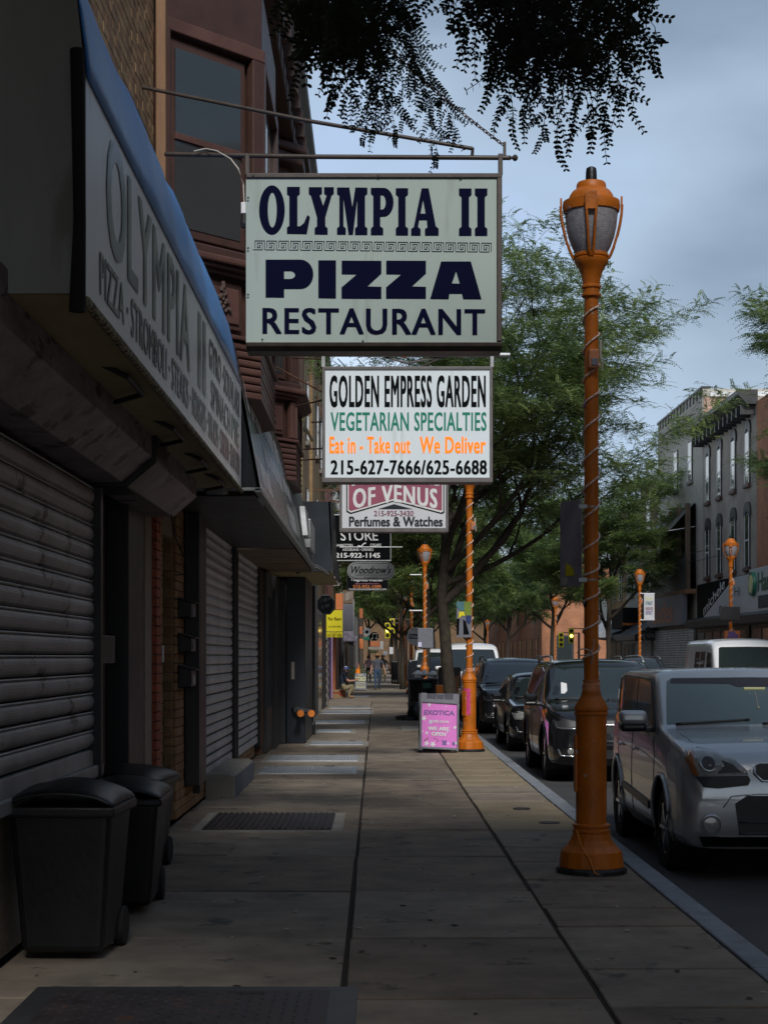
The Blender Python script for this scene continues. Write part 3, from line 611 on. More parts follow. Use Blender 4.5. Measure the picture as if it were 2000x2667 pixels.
mb = MB(O); mb.prism([(WX, 14.9, 8.9), (-1.1, 14.9, 8.9), (-.92, 14.9, 9.12), (-.92, 14.9, 9.25), (WX, 14.9, 9.25)], (0, 12.15, 0)); mb.build('crown_moulding', m_brownpaint, t, bevel=.015)
for k in range(20): mb = MB(O); mb.box(-1.1, -.98, 15.2 + k * .6, 15.32 + k * .6, 8.68, 8.9); mb.build('bracket', m_brownpaint, t, bevel=.01)
t = thing('timber_post', 'narrow bare timber and brown trim post between brick and bay', 'post', (WX, 14.9, 4)); O = t.location
mb = MB(O); mb.box(WX - .0, WX + .09, 14.92, 15.08, 4.9, 8.6); mb.build('post', m_wood, t, bevel=.01)

# ------------------------------------------------------------------ second, black awning with illegible print
t = thing('awning', 'long black sloped signboard awning with oblique white lettering', 'awning', (WX, 15.3, 3.1)); O = t.location
A0, A1, ZB, ZT, XB, XT = 15.3, 23.2, 3.13, 4.46, -1.05, -1.30
mb = MB(O); mb.prism([(XB, A0, ZB), (XT, A0, ZT), (WX, A0, ZT + .05), (WX, A0, ZB)], (0, .012, 0)); mb.build('end_panel', m_blue_dark, t)
mb = MB(O); mb.prism([(XB, A0, ZB), (XT, A0, ZT), (XT - .03, A0, ZT), (XB - .03, A0, ZB)], (0, A1 - A0, 0)); mb.build('signboard', M('black_glossy_board', (.03, .032, .03), .25, var=.3, scale=1.5, bump=.05, bscale=4), t)
mb = MB(O); mb.box(WX, XB, A0 - .02, A0 + .02, ZB - .03, ZB - .002); mb.box(XB - .05, XB + .012, A0 - .02, 29.0, ZB - .045, ZB - .003); mb.build('edge_trim', m_galv, t, bevel=.004)
def sl(n, seed, y0, y1, f0, f1, mat=m_inkwhite):
    p = lambda yy, f: Vector((XB + (XT - XB) * f + .006, yy, ZB + (ZT - ZB) * f)); put('lettering', scribble(n, seed), p(y0, f0), p(y1, f0), p(y0, f1), mat, t, O)
sl(9, 1, 15.7, 17.6, .55, .80); sl(26, 2, 16.2, 21.4, .62, .84); sl(16, 3, 17.4, 20.6, .34, .52); sl(10, 4, 15.5, 17.4, .06, .26); sl(8, 5, 21.0, 22.9, .06, .30); sl(9, 6, 20.8, 22.8, .40, .56)
mb = MB(O); mb.prism([(XB, A1 + .02, ZB), (XT, A1 + .02, ZT), (XT - .04, A1 + .02, ZT), (XB - .04, A1 + .02, ZB)], (0, 29.0 - A1 - .02, 0)); mb.build('grey_fascia', M('grey_metal_fascia', (.17, .17, .165), .4, metal=.3, var=.25, bump=.1, world=True), t)
for k, (y0, y1, z0, z1) in enumerate([(24.4, 25.1, 3.35, 3.8), (26.0, 26.35, 3.28, 3.72), (26.5, 26.85, 3.28, 3.72), (27.0, 27.35, 3.28, 3.72), (27.5, 27.85, 3.28, 3.72)]):
    mb = MB(O)
    if k == 0: mb.prism([(XB - .02, y0, z0), (XB - .02, y0 + .2, z0), (XB - .04, y0 + .35, z1 - .12), (XB - .02, y1 - .2, z0), (XB - .02, y1, z0), (XB - .08, (y0 + y1) / 2 + .1, z1), (XB - .08, (y0 + y1) / 2 - .1, z1)], (.09, 0, 0))
    else: mb.box(XB - .1, XB + .04, y0, y1, z0, z1)
    mb.build('raised_letter', m_galv, t, bevel=.01)
for k in range(7):
    mb = MB(O); mb.box(WX, XB - .06, 22.9 + k * .87, 23.72 + k * .87, 3.05 + (k % 2) * .002, 3.075); mb.build('soffit_board', m_soffit, t, bevel=.006)
mb = MB(O); mb.box(WX, XB - .06, 15.4, 22.85, 3.06, 3.075); mb.build('dark_soffit', m_black, t)
# recessed black shopfront
t = thing('black_shopfront', 'black panelled shopfront with narrow doors, under the plank soffit', 'shopfront', (WX, 27.5, 0)); O = t.location
mb = MB(O); mb.box(-12, -2.05, 27.0, 47.0, 0, 9.2); mb.build('wall', m_blue_dark, t)
mb = MB(O); mb.box(-2.05, -1.86, 27.45, 27.7, .0, 3.0); mb.build('rusty_post', m_rust, t, bevel=.01)
mb = MB(O); mb.box(-2.05, -1.80, 27.75, 29.2, .0, 3.0); mb.build('door', m_dark, t, bevel=.02)
mb = MB(O); mb.box(-1.80, -1.785, 27.95, 29.0, .75, 2.6); mb.build('door_glass', m_window, t)
for k in range(3): mb = MB(O); mb.box(-2.05, -1.74, 29.25 + k * .5, 29.38 + k * .5, 0, 3.0); mb.build('mullion', m_dark, t, bevel=.01)
mb = MB(O); mb.box(-2.05, -1.66, 30.8, 31.0, 0, 3.0); mb.build('mullion', m_dark, t, bevel=.01)
mb = MB(O); mb.box(-1.65, -1.30, 31.0, 34.6, 0, 3.05); mb.build('black_pier', m_blue_dark, t, bevel=.01)
mb = MB(O); mb.box(-1.56, -1.50, 30.985, 30.998, 1.18, 1.5); mb.build('notice', m_white2, t)
mb = MB(O); mb.box(-1.302, -1.25, 34.45, 34.65, 0, 3.05); mb.build('corner_post', m_black, t, bevel=.01)
mb = MB(O); mb.box(-2.05, -1.62, 44, 47.0, 0, 4.0); mb.build('side_wall', brickmat('grey_brickwork', (.17, .15, .14), (.12, .11, .10), (.2, .19, .18)), t)
mb = MB(O); mb.box(-2.05, -1.6, 36.2, 43.9, 0, 3.0); mb.build('dark_glazing', m_window, t)
# standpipe
t = thing('standpipe', 'orange twin fire-department standpipe on the black shopfront', 'standpipe', (-1.45, 30.9, .55)); O = t.location
mb = MB(O); mb.tube([(-1.50, 31.0, .63), (-1.46, 30.86, .63)], .055, 12); mb.build('flange', m_dark, t, smooth=True)
for dx in (-.04, .09):
    mb = MB(O); mb.tube([(-1.42, 30.92, .62), (-1.33 + dx, 30.72, .60), (-1.31 + dx * 1.5, 30.62, .57)], .042, 12); mb.build('inlet', m_chrome, t, smooth=True)
    mb = MB(O); mb.lathe([(.062, 30.56), (.066, 30.60), (.055, 30.65)], 14, (-1.31 + dx * 1.5, .565), axis='y'); mb.build('orange_cap', m_orange_far, t, smooth=True)
mb = MB(O); mb.tube([(-1.13, 30.6, .53), (-1.12, 30.6, .44), (-1.15, 30.62, .36)], .008, 5); mb.build('chain', m_galv, t)
# black box awning
t = thing('awning', 'tall black box awning with grey front, past the plank soffit', 'awning', (-1.4, 29.3, 3.1)); O = t.location
mb = MB(O); mb.box(WX, -.77, 29.3, 29.32, 3.08, 4.29); mb.build('end_panel', m_blue_dark, t)
mb = MB(O); mb.prism([(-.77, 29.3, 3.08), (-.75, 29.3, 3.10), (-.80, 29.3, 4.31), (-.83, 29.3, 4.29)], (0, 5.2, 0)); mb.build('front_panel', m_dark, t)
mb = MB(O); mb.box(WX, -.78, 29.33, 34.5, 3.06, 3.08); mb.build('soffit', m_cream2, t)
mb = MB(O); mb.box(WX, -.83, 29.33, 34.5, 4.26, 4.29); mb.build('top', m_blue_dark, t)
# thin arched gooseneck rod in front
mb = MB((-1.6, 28.6, 3)); pts = [at(768 + 84 * i / 12, 1487 - 18 * math.sin(math.pi * i / 12) + 3 * i / 12, 28.9) for i in range(13)]
mb.tube(pts, .016, 6); mb.tube([p + Vector((.02, .1, -.04)) for p in pts], .02, 6)
tag(mb.build('bent_rod', m_dark, smooth=True), 'thin arched dark rod hanging under the black box awning', 'rod')
# ------------------------------------------------------------------ hanging pizza sign
SY = 13.5
def P(u, v): return at(620 + .434 * u, 440 + .434 * v, SY)          # sketch grid of the sign face -> its plane
def sign_box(label, px0, px1, py0, py1, Y, face, frame, depth=.22, fw=10, cat='sign', name='hanging_sign', fwb=None):
    a = at(px0, py1, Y); b = at(px1, py0, Y); s = Y / F; fwb = fwb or fw
    t = thing(name, label, cat, ((a.x + b.x) / 2, Y, b.z)); O = t.location
    mb = MB(O); mb.box(a.x + .01, b.x - .01, Y, Y + depth, a.z + .01, b.z - .01); mb.build('cabinet', frame, t)
    for nm, (x0, x1, z0, z1) in dict(top=(a.x, b.x, b.z - fw * s, b.z), bottom=(a.x, b.x, a.z, a.z + fwb * s), left=(a.x, a.x + fw * s, a.z + fwb * s, b.z - fw * s), right=(b.x - fw * s, b.x, a.z + fwb * s, b.z - fw * s)).items():
        mb = MB(O); mb.box(x0, x1, Y - .03, Y + depth + .01, z0, z1); mb.build('frame_rail', frame, t, bevel=.006)
    mb = MB(O); mb.box(a.x + fw * s * .9, b.x - fw * s * .9, Y - .012, Y - .002, a.z + fwb * s * .9, b.z - fw * s * .9); mb.build('face', face, t)
    return t, Y - .014
t = thing('hanging_sign', 'largest hanging sign, ivory with navy lettering for the pizza restaurant', 'sign', (0, SY, 5.2)); O = t.location
a = at(641, 912, SY); b = at(1307, 452, SY)
mb = MB(O); mb.box(a.x + .01, b.x - .01, SY, SY + .26, a.z + .02, b.z - .01); mb.build('cabinet', m_frame, t)
mb = MB(O); mb.box(a.x, b.x, SY - .03, SY + .27, at(0, 464, SY).z, b.z); mb.build('frame_rail', m_frame, t, bevel=.006)
mb = MB(O); mb.box(at(1294, 0, SY).x, b.x, SY - .03, SY + .27, at(0, 890, SY).z, at(0, 464, SY).z); mb.build('frame_rail', m_frame, t, bevel=.006)
mb = MB(O); mb.prism([(a.x, SY - .03, at(0, 892, SY).z), (a.x, SY - .02, a.z + .03), (a.x, SY + .04, a.z), (a.x, SY + .27, a.z), (a.x, SY + .27, at(0, 892, SY).z)], (b.x - a.x, 0, 0)); mb.build('frame_rail', m_frame, t, bevel=.006)
mb = MB(O); mb.box(a.x, at(1293, 0, SY).x, SY - .012, SY - .003, at(0, 893, SY).z, at(0, 463, SY).z); mb.build('face', m_signface, t)
mb = MB(O)
for px, py in ((647, 517), (647, 648), (647, 769), (684, 886), (945, 890), (660, 459), (985, 461), (1200, 463)): c_ = at(px, py, SY); mb.lathe([(.009, SY - .034), (.006, SY - .036)], 8, (c_.x, c_.z), axis='y')
mb.build('screws', m_black, t, kind='stuff')
def glyph(*polys): return [[(p[0], -p[1]) for p in q] for q in polys]
def gput(polys, mat=m_navy, nm='letter', off=-.016):
    v, f = flat_polys(glyph(*polys)); mb = MB(O); mb.add([P(x, -yy) + Vector((0, off, 0)) for x, yy in v], f); return mb.build(nm, mat, t)
gput([arc(204, 247, 77, 148, 0, 360, 48), arc(206, 247, 27, 105, 0, 360, 40)])
gput([[(294, 108), (371, 108), (371, 152), (357, 164), (357, 345), (372, 345), (396, 325), (417, 276), (432, 290), (413, 392), (294, 390), (294, 352), (308, 342), (308, 164), (294, 152)]])
gput([[(425, 110), (504, 110), (504, 150), (490, 158), (511, 222), (532, 160), (517, 150), (517, 110), (575, 110), (575, 150), (562, 160), (524, 290), (524, 345), (538, 357), (538, 395), (460, 394), (460, 356), (474, 345), (474, 290), (438, 162), (425, 150)]])
gput([[(594, 112), (668, 112), (686, 228), (704, 112), (776, 113), (776, 150), (762, 162), (762, 345), (776, 357), (776, 397), (702, 397), (702, 357), (715, 346), (715, 188), (690, 396), (664, 396), (633, 180), (633, 346), (647, 357), (647, 395), (594, 395), (594, 357), (608, 345), (608, 162), (594, 150)]])
gput([[(797, 114), (870, 114)] + arc(872, 201, 61, 87, -80, 80, 14) + [(853, 288), (853, 345), (871, 358), (871, 398), (797, 398), (797, 358), (811, 345), (811, 162), (797, 150)], [(855, 245), (855, 158)] + arc(864, 201, 22, 44, -70, 70, 8)])
gput([[(946, 116), (1020, 116), (1020, 155), (1005, 168), (1005, 345), (1020, 358), (1020, 400), (946, 400), (946, 358), (961, 345), (961, 168), (946, 155)]])
gput([[(1101, 117), (1143, 117), (1186, 345), (1203, 359), (1203, 401), (1121, 401), (1121, 361), (1136, 352), (1132, 308), (1087, 308), (1080, 350), (1095, 361), (1095, 401), (1038, 401), (1038, 361), (1054, 350)], [(1110, 188), (1125, 269), (1094, 269)]])
for dx in (379, 474): gput([[(946 + dx, 118), (1021 + dx, 118), (1021 + dx, 157), (1006 + dx, 170), (1006 + dx, 347), (1021 + dx, 360), (1021 + dx, 402), (946 + dx, 402), (946 + dx, 360), (961 + dx, 347), (961 + dx, 170), (946 + dx, 157)]])
gput([[(166, 545), (375, 545)] + arc(375, 633, 77, 88, -75, 75, 16) + [(375, 721), (277, 721), (277, 773), (166, 772)], [(277, 661), (277, 614), (315, 614)] + arc(315, 637, 28, 23, -70, 70, 8) + [(315, 661)]])
gput([[(482, 549), (588, 549), (588, 778), (482, 776)]])
for dx in (0, 267): gput([[(622 + dx, 551), (860 + dx, 552), (860 + dx, 628), (775 + dx, 706), (860 + dx, 708), (860 + dx, 780), (621 + dx, 779), (621 + dx, 712), (712 + dx, 634), (622 + dx, 633)]])
gput([[(1218, 556), (1396, 556), (1460, 783), (1350, 782), (1343, 750), (1267, 750), (1263, 782), (1152, 781)], [(1308, 615), (1330, 689), (1282, 688)]])
words('RESTAURANT', P(147, 991) + Vector((0, -.016, 0)), P(1482, 999) + Vector((0, -.016, 0)), P(147, 833) + Vector((0, -.016, 0)), m_navy, t, O, bold=.02, space=1.10)
KP = []
for i in range(20):
    x = i * 172; KP.append(stroke([(x - 30, 130), (x + 105, 130), (x + 105, 32), (x + 35, 32), (x + 35, 98), (x + 72, 98), (x + 72, 62), (x + 58, 74)], 9)); KP.append(stroke([(x, 102), (x, 2), (x + 138, 2), (x + 138, 125)], 9))
v, f = flat_polys([[(p[0], -p[1]) for p in q] for q in KP])
mb = MB(O); mb.add([P(103 + x * (1417 / 3410), 431 - yy * .415 + x / 3410 * 14) + Vector((0, -.016, 0)) for x, yy in v], f); mb.build('greek_key_border', m_navy, t)
# bracket poles, chain
t = thing('sign_bracket', 'two dark pipes with ball finial carrying the pizza sign', 'bracket', (-1.9, SY + .1, 5.6)); O = t.location; BY = SY + .12
mb = MB(O); mb.tube([at(430, 400, BY + .3), at(800, 407, BY), at(1325, 410, BY)], .019, 10); mb.build('lower_pipe', m_frame, t, smooth=True)
mb = MB(O); mb.tube([at(352, 222, BY + .6), at(800, 313, BY + .1), at(1231, 386, BY)], .016, 10); mb.tube([at(1231, 384, BY), at(1229, 412, BY)], .013, 8); mb.build('upper_pipe', m_frame, t, smooth=True)
mb = MB(O); c_ = at(1338, 410, BY); mb.lathe([(.004, c_.x - .05), (.022, c_.x - .035), (.012, c_.x - .02), (.012, c_.x - .012), (.026, c_.x + .002), (.028, c_.x + .012), (.018, c_.x + .028), (.003, c_.x + .034)], 14, (BY, c_.z), axis='x'); mb.build('ball_finial', m_frame, t, smooth=True)
for px in (644, 1303): mb = MB(O); p = at(px, 400, BY); q = at(px, 452, BY); mb.box(p.x - .018, p.x + .018, BY - .02, BY + .02, q.z - .01, p.z + .0); mb.build('hanger', m_frame, t, bevel=.004)
mb = MB(O)
q = at(1314, 375, BY); mb.box(q.x - .012, q.x + .012, BY - .012, BY + .012, at(0, 412, BY).z, q.z + .02); mb.build('hanger', m_frame, t, bevel=.004)
ch = thing('chain', 'rusty chain slanting up from the finial of the pizza sign', 'chain', at(1314, 380, BY), group=None); O = ch.location
lk = MB(); pts = []
for i in range(16):
    a_ = 2 * math.pi * i / 16; pts.append((.011 * math.cos(a_), 0, .019 * math.sin(a_) + (.008 if math.sin(a_) > 0 else -.008)))
lk.tube(pts + [pts[0], pts[1]], .0042, 6, cap=False); lm = bpy.data.meshes.new('chain_link'); lm.from_pydata(lk.v, [], lk.f); lm.materials.append(m_rust); lm.shade_smooth()
p0 = at(1312, 378, BY); p1 = at(1015, 130, BY - .8); d = (p1 - p0); n_ = int(d.length / .040)
for i in range(n_):
    c_ = p0 + d * (i + .5) / n_ - Vector((0, 0, .02 * math.sin(math.pi * i / n_))); q = d.to_track_quat('Z', 'Y').to_euler(); q2 = (d.to_track_quat('Z', 'Y') @ Matrix.Rotation(R(90 * (i % 2)), 3, 'Z').to_quaternion()).to_euler()
    inst('chain_link', lm, ch, c_ - O, q2)
mb = MB(O); mb.tube([p1, at(975, 60, BY - 1.0), at(930, -30, BY - 1.3)], .006, 6); mb.build('cable', m_black, ch)
mb = MB((-1.3, SY, 5.4)); mb.tube([at(505, 393, SY + .3), at(535, 386, SY + .3), at(565, 392, SY + .2), at(600, 412, SY + .2), at(622, 440, SY + .1), at(634, 480, SY + .08), at(636, 530, SY + .06)], .006, 6)
tag(mb.build('sign_cable', m_white2, smooth=True), 'thin pale electric cable looping down to the left side of the pizza sign', 'cable')
t = thing('light_socket', 'small white and black socket box hanging left of the pizza sign', 'socket', at(635, 550, SY)); O = t.location
mb = MB(O); q = at(634, 525, SY); mb.box(q.x - .02, q.x + .02, SY, SY + .05, q.z - .09, q.z); mb.build('box', m_white, t, bevel=.005)
mb = MB(O); mb.lathe([(.02, q.z - .20), (.026, q.z - .17), (.02, q.z - .095)], 10, (q.x, SY + .02)); mb.tube([(q.x, SY + .02, q.z - .2), (q.x - .0, SY + .0, q.z - .25), (q.x + .02, SY, q.z - .255), (q.x + .025, SY, q.z - .22)], .004, 5); mb.build('socket', m_black, t)

# ------------------------------------------------------------------ golden sign
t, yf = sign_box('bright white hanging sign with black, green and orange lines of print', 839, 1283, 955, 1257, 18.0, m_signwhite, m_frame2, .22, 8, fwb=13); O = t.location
k = lambda s, x0, x1, yt, yb, m, **a: front_words(s, x0, x1, yt, yb, yf, m, t, O, **a)
k('GOLDEN EMPRESS GARDEN', 858, 1265, 977, 1061, m_inkblack, bold=.034, space=1.12)
k('VEGETARIAN SPECIALTIES', 861, 1267, 1073, 1122, m_inkgreen, bold=.020, space=1.08)
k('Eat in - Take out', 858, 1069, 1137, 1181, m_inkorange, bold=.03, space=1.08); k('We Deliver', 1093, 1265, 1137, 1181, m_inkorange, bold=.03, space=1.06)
k('215-627-7666/625-6688', 861, 1268, 1198, 1236, m_inkblack, bold=.032, space=1.10)
t = thing('sign_bracket', 'aluminium pole carrying the bright white sign, with guy rods to the wall', 'bracket', (-1.9, 18.1, 4.9)); O = t.location
mb = MB(O); mb.tube([at(720, 922, 18.1), at(1328, 924, 18.1)], .026, 10); mb.build('pole', m_galv, t, smooth=True)
mb = MB(O); mb.tube([at(1000, 930, 18.12), at(1060, 945, 18.12), at(1180, 925, 18.12)][::-1], .012, 6); mb.tube([at(1090, 957, 18.5), at(1160, 928, 18.3)], .010, 6); mb.tube([at(880, 934, 18.5), at(905, 960, 18.9)], .006, 5); mb.tube([at(930, 934, 18.5), at(955, 960, 18.9)], .006, 5); mb.build('braces', m_frame2, t)
for px in (842, 1281): mb = MB(O); p = at(px, 925, 18.1); mb.box(p.x - .02, p.x + .02, 18.08, 18.12, at(0, 956, 18.1).z, p.z); mb.build('hanger', m_galv, t, bevel=.003)
p = at(1054, 924, 18.1)
mb = MB(O); mb.lathe([(.029, p.x - .03), (.029, p.x + .02)], 12, (18.1, p.z), axis='x'); mb.build('orange_mark', m_inkorange2, t)
mb = MB(O)
for (pa, pb) in (((700, 945), (838, 1020)), ((770, 1058), (839, 1042)), ((790, 1170), (842, 1168)), ((785, 1198), (842, 1195)), ((812, 1100), (842, 1098)), ((762, 932), (840, 935))):
    mb.tube([at(*pa, 20.5), at(*pb, 18.2)], .010, 6)
mb.build('guy_rods', m_rust, t)

# ------------------------------------------------------------------ venus sign
t, yf = sign_box('white and maroon hanging sign for perfumes and watches, partly behind the bright white one', 884, 1168, 1195, 1386, 24.0, m_signgrey, m_frame2, .22, 7, fwb=11); O = t.location
e1 = Vector((0, -.0, 0))
def poly(pts, mat, off=-.0, nm='print'):
    v, f = flat_polys([[(q[0], -q[1]) for q in pts]]); mb = MB(O); mb.add([at(x, -yy, yf) + Vector((0, off, 0)) for x, yy in v], f); mb.build(nm, mat, t)
poly([(902, 1204), (1157, 1204), (1157, 1336), (1150, 1339), (1026, 1306), (913, 1339), (902, 1333)], m_inkblack, -.001)
poly([(905, 1204), (1154, 1204), (1154, 1332), (1149, 1335), (1026, 1303), (914, 1335), (905, 1330)], m_white, -.003)
poly([(908, 1204), (1151, 1204), (1151, 1328), (1148, 1330), (1026, 1299), (914, 1331), (908, 1327)], m_inkred, -.005)
poly([(984, 1326), (1026, 1313), (1075, 1326)], m_inkgrey, -.003)
def vw(u, w): c = abs(u - .5) * 2; return u, (w * (.62 + .38 * c) + (1 - c) * .38 + (1 - c) * w * .0)
yq = yf - .007
words('OF VENUS', at(919, 1325, yq), at(1139, 1325, yq), at(919, 1262, yq), m_white, t, O, bold=.035, space=1.15, warp=lambda u, w: (u, w * (.72 + .2 * abs(u - .5)) + .28 * (1 - 2 * abs(u - .5))))
words('PERFUMES', at(916, 1266, yq), at(1148, 1266, yq), at(916, 1215, yq), m_white, t, O, bold=.035, space=1.1, warp=lambda u, w: (u, w * .8 + .2 * (1 - 2 * abs(u - .5))))
words('215-925-3430', at(974, 1344, yf - .004), at(1077, 1344, yf - .004), at(974, 1330, yf - .004), m_inkredl, t, O, bold=.02)
words('Perfumes & Watches', at(909, 1371, yf - .004), at(1153, 1371, yf - .004), at(909, 1345, yf - .004), m_inkgrey, t, O, bold=.03)
def pole(label, px0, px1, py, Y, r=.018, mat=m_galv):
    mb = MB(at((px0 + px1) / 2, py, Y)); mb.tube([at(px0, py, Y), at(px1, py, Y)], r, 8); tag(mb.build('sign_pole', mat, smooth=True), label, 'pole')
# ------------------------------------------------------------------ farther hanging signs
t, yf = sign_box('black hanging sign with chalk-white store lettering and phone number', 832, 1019, 1340, 1462, 33.0, m_inkblack, m_galv, .14, 3); O = t.location
front_words('STORE', 886, 985, 1382, 1408, yf - .002, m_inkwhite, t, O, bold=.01, shear=-.1)
front_words('CIGARETTES', 862, 919, 1417, 1423, yf - .002, m_inkwhite, t, O, bold=.02); front_words('CIGARS', 964, 993, 1416, 1424, yf - .002, m_inkwhite, t, O, bold=.02)
front_words('HOOKAHS \u2022 DRINKS', 893, 972, 1428, 1435, yf - .002, m_inkwhite, t, O, bold=.01); front_words('215-922-1145', 874, 990, 1440, 1453, yf - .002, m_inkwhite, t, O, bold=.03)
v, f = flat_polys([[(q[0], -q[1]) for q in stroke([(932, 1421), (940, 1424), (947, 1416), (953, 1414)], 3)]]); mb = MB(O); mb.add([at(x, -yy, yf - .002) for x, yy in v], f); mb.build('print', m_inkwhite, t)
pole('thin pale rod across the black store sign, its tip free at the right', 884, 1048, 1425, 32.7, .010)
t = thing('hanging_sign', 'white rounded oval sign with black script lettering for a sandwich shop', 'sign', at(966, 1464, 40)); O = t.location
def oval(sx, n=12): r_ = 22 * sx; w = 61 * sx; h = 23 * sx; P_ = [];  
def rrect(cx, cy, w, h, r_, n=6):
    P_ = []
    for (sx, sy, a0) in ((1, -1, -90), (1, 1, 0), (-1, 1, 90), (-1, -1, 180)): P_ += arc(cx + sx * (w - r_), cy + sy * (h - r_), r_, r_, a0, a0 + 90, n)
    return P_
def slabpoly(pts, Y, th, mat, nm): v, f = flat_polys([[(q[0], -q[1]) for q in pts]]); mb = MB(O); mb.prism([at(q[0], q[1], Y) for q in pts], (0, th, 0)); return mb.build(nm, mat, t)
slabpoly(rrect(966, 1487, 61.5, 23.5, 23), 40, .08, m_white, 'panel')
slabpoly(rrect(966, 1487, 57.5, 20, 19.5), 39.99, .009, m_inkblack, 'border'); slabpoly(rrect(966, 1487, 56.5, 19, 18.5), 39.985, .004, m_white, 'panel')
front_words("Woodrow's", 915, 1019, 1474, 1494, 39.978, m_inkblack, t, O, bold=.012, shear=.35); front_words('SANDWICH SHOP', 926, 1012, 1496, 1500, 39.978, m_inkgrey, t, O, space=1.3)
front_words('PHILADELPHIA', 948, 984, 1502.5, 1505, 39.978, m_inkgrey, t, O)
pole('short dark rod holding the white oval sign', 860, 1036, 1469, 40.05, .012, m_rust)
t, yf = sign_box('black hanging sign with white and orange jeweller lettering below the oval sign', 903, 1011, 1495, 1539, 48.0, m_inkblack, m_black, .1, 2); O = t.location
front_words('\u2022 High-End Watches', 915, 996, 1508, 1516, yf - .002, m_inkwhite, t, O, bold=.02); front_words('@touchofgoldjewelers', 925, 988, 1518, 1523, yf - .002, m_inkredl, t, O, bold=.02)
front_words('215-922-1595', 919, 993, 1524, 1532, yf - .002, m_inkorange2, t, O, bold=.03); front_words('TOUCHOFGOLDJEWELERS.COM', 908, 1006, 1533, 1538, yf - .002, m_inkwhite, t, O, bold=.01)
# for rent sign
t = thing('rent_sign', 'bright yellow two-part rental notice hanging beyond the black shopfront', 'sign', at(871, 1588, 45)); O = t.location
mb = MB(O); mb.box(X_(850, 45), X_(892, 45), 45, 45.02, Z_(1645, 45), Z_(1589, 45)); mb.build('board', m_yellow, t)
mb = MB(O); mb.box(X_(850, 45), X_(892, 45), 45, 45.02, Z_(1660, 45), Z_(1646.5, 45)); mb.build('board', m_yellow, t)
front_words('For Rent', 855, 889, 1608, 1616, 44.99, m_inkblack, t, O, bold=.01); front_words('215-546-6000', 855, 888, 1630, 1634, 44.99, m_inkblack, t, O); front_words('215 327 1552', 852, 890, 1651, 1658, 44.99, m_inkblack, t, O, bold=.02)
front_words('Danny Tamburro', 858, 886, 1646.8, 1649.6, 44.989, m_inkgrey, t, O)
# octagonal black sign
t = thing('octagonal_sign', 'black octagonal projecting sign with scratched letters, above the yellow notice', 'sign', at(850, 1570, 38)); O = t.location
c = at(848, 1574, 38); oc = [(c.x + .21 * math.cos(R(22.5 + 45 * i)), 38, c.z + .23 * math.sin(R(22.5 + 45 * i))) for i in range(8)]
mb = MB(O); mb.prism(oc, (0, .9, 0)); mb.build('cabinet', m_blue_dark, t, bevel=.01)
mb = MB(O); mb.prism([(p[0], 37.99, p[2]) for p in [(c.x + .19 * math.cos(R(22.5 + 45 * i)), 0, c.z + .21 * math.sin(R(22.5 + 45 * i))) for i in range(8)]], (0, .008, 0)); mb.build('face', m_inkblack, t)
front_words('ZARAS', 838, 860, 1560, 1570, 37.985, m_inkgrey, t, O) if False else put('lettering', scribble(7, 12), at(836, 1570, 37.985), at(861, 1563, 37.985), at(836, 1560, 37.985), m_inkgrey, t, O)
put('lettering', scribble(6, 13), at(838, 1586, 37.985), at(858, 1580, 37.985), at(838, 1578, 37.985), m_inkgrey, t, O)
# small signs far down the left side
def small_sign(label, px0, px1, py0, py1, Y, mat, text=None, tm=m_inkblack, th=.06, rows=1, round_=False):
    t = thing('shop_sign', label, 'sign', at((px0 + px1) / 2, py0, Y)); O = t.location
    if round_:
        c = at((px0 + px1) / 2, (py0 + py1) / 2, Y); rr = (px1 - px0) / 2 / F * Y; mb = MB(O); mb.lathe([(rr, Y), (rr, Y + th)], 28, (c.x, c.z), axis='y'); mb.build('disc', mat, t)
    else:
        mb = MB(O); mb.box(X_(px0, Y), X_(px1, Y), Y, Y + th, Z_(py1, Y), Z_(py0, Y)); mb.build('board', mat, t, bevel=.01)
    if text:
        for i, s in enumerate(text):
            h = (py1 - py0) / (len(text) + .6); y0 = py0 + h * (i + .35)
            m_ = .16 if round_ else .08; front_words(s, px0 + (px1 - px0) * m_, px1 - (px1 - px0) * m_, y0, y0 + h * .75, Y - .01, tm, t, O, bold=.02)
    return t
t = small_sign('white ring-shaped sign with lettering round its rim, far down the left side', 945, 966, 1634, 1658, 88, m_signgrey, round_=True); O = t.location
c = at(955.5, 1646, 87.98); mb = MB(O); mb.lathe([(.09, 87.975), (.09, 87.985)], 20, (c.x, c.z), axis='y'); mb.build('hub', m_inkblack, t)
for i in range(9):
    a_ = R(200 - i * 27); p = Vector((c.x + .16 * math.cos(a_), 87.97, c.z + .17 * math.sin(a_))); mb = MB(O); mb.obox(p, (.03, .01, .05), Matrix.Rotation(-a_ + math.pi / 2, 3, 'Y')); mb.build('letter', m_inkblack, t)
t = thing('shop_sign', 'black octagonal sign with two white music notes, far down the left side', 'sign', at(974, 1646, 84)); O = t.location; c = at(974.5, 1658, 84)
mb = MB(O); mb.prism([(c.x + .24 * math.cos(R(22.5 + 45 * i)), 84, c.z + .23 * math.sin(R(22.5 + 45 * i))) for i in range(8)], (0, .08, 0)); mb.build('board', m_inkblack, t)
mb = MB(O)
for dx in (-.10, .10): mb.lathe([(.04, 83.985), (.04, 83.995)], 12, (c.x + dx, c.z - .1), axis='y'); mb.box(c.x + dx + .02, c.x + dx + .035, 83.985, 83.995, c.z - .1, c.z + .12)
mb.box(c.x - .07, c.x + .135, 83.985, 83.995, c.z + .12, c.z + .15); mb.build('music_notes', m_inkwhite, t)
small_sign('dark red lettered sign under the music-note sign', 964, 990, 1671, 1684, 96, m_orangewall, ['PIZZA'] if False else None)
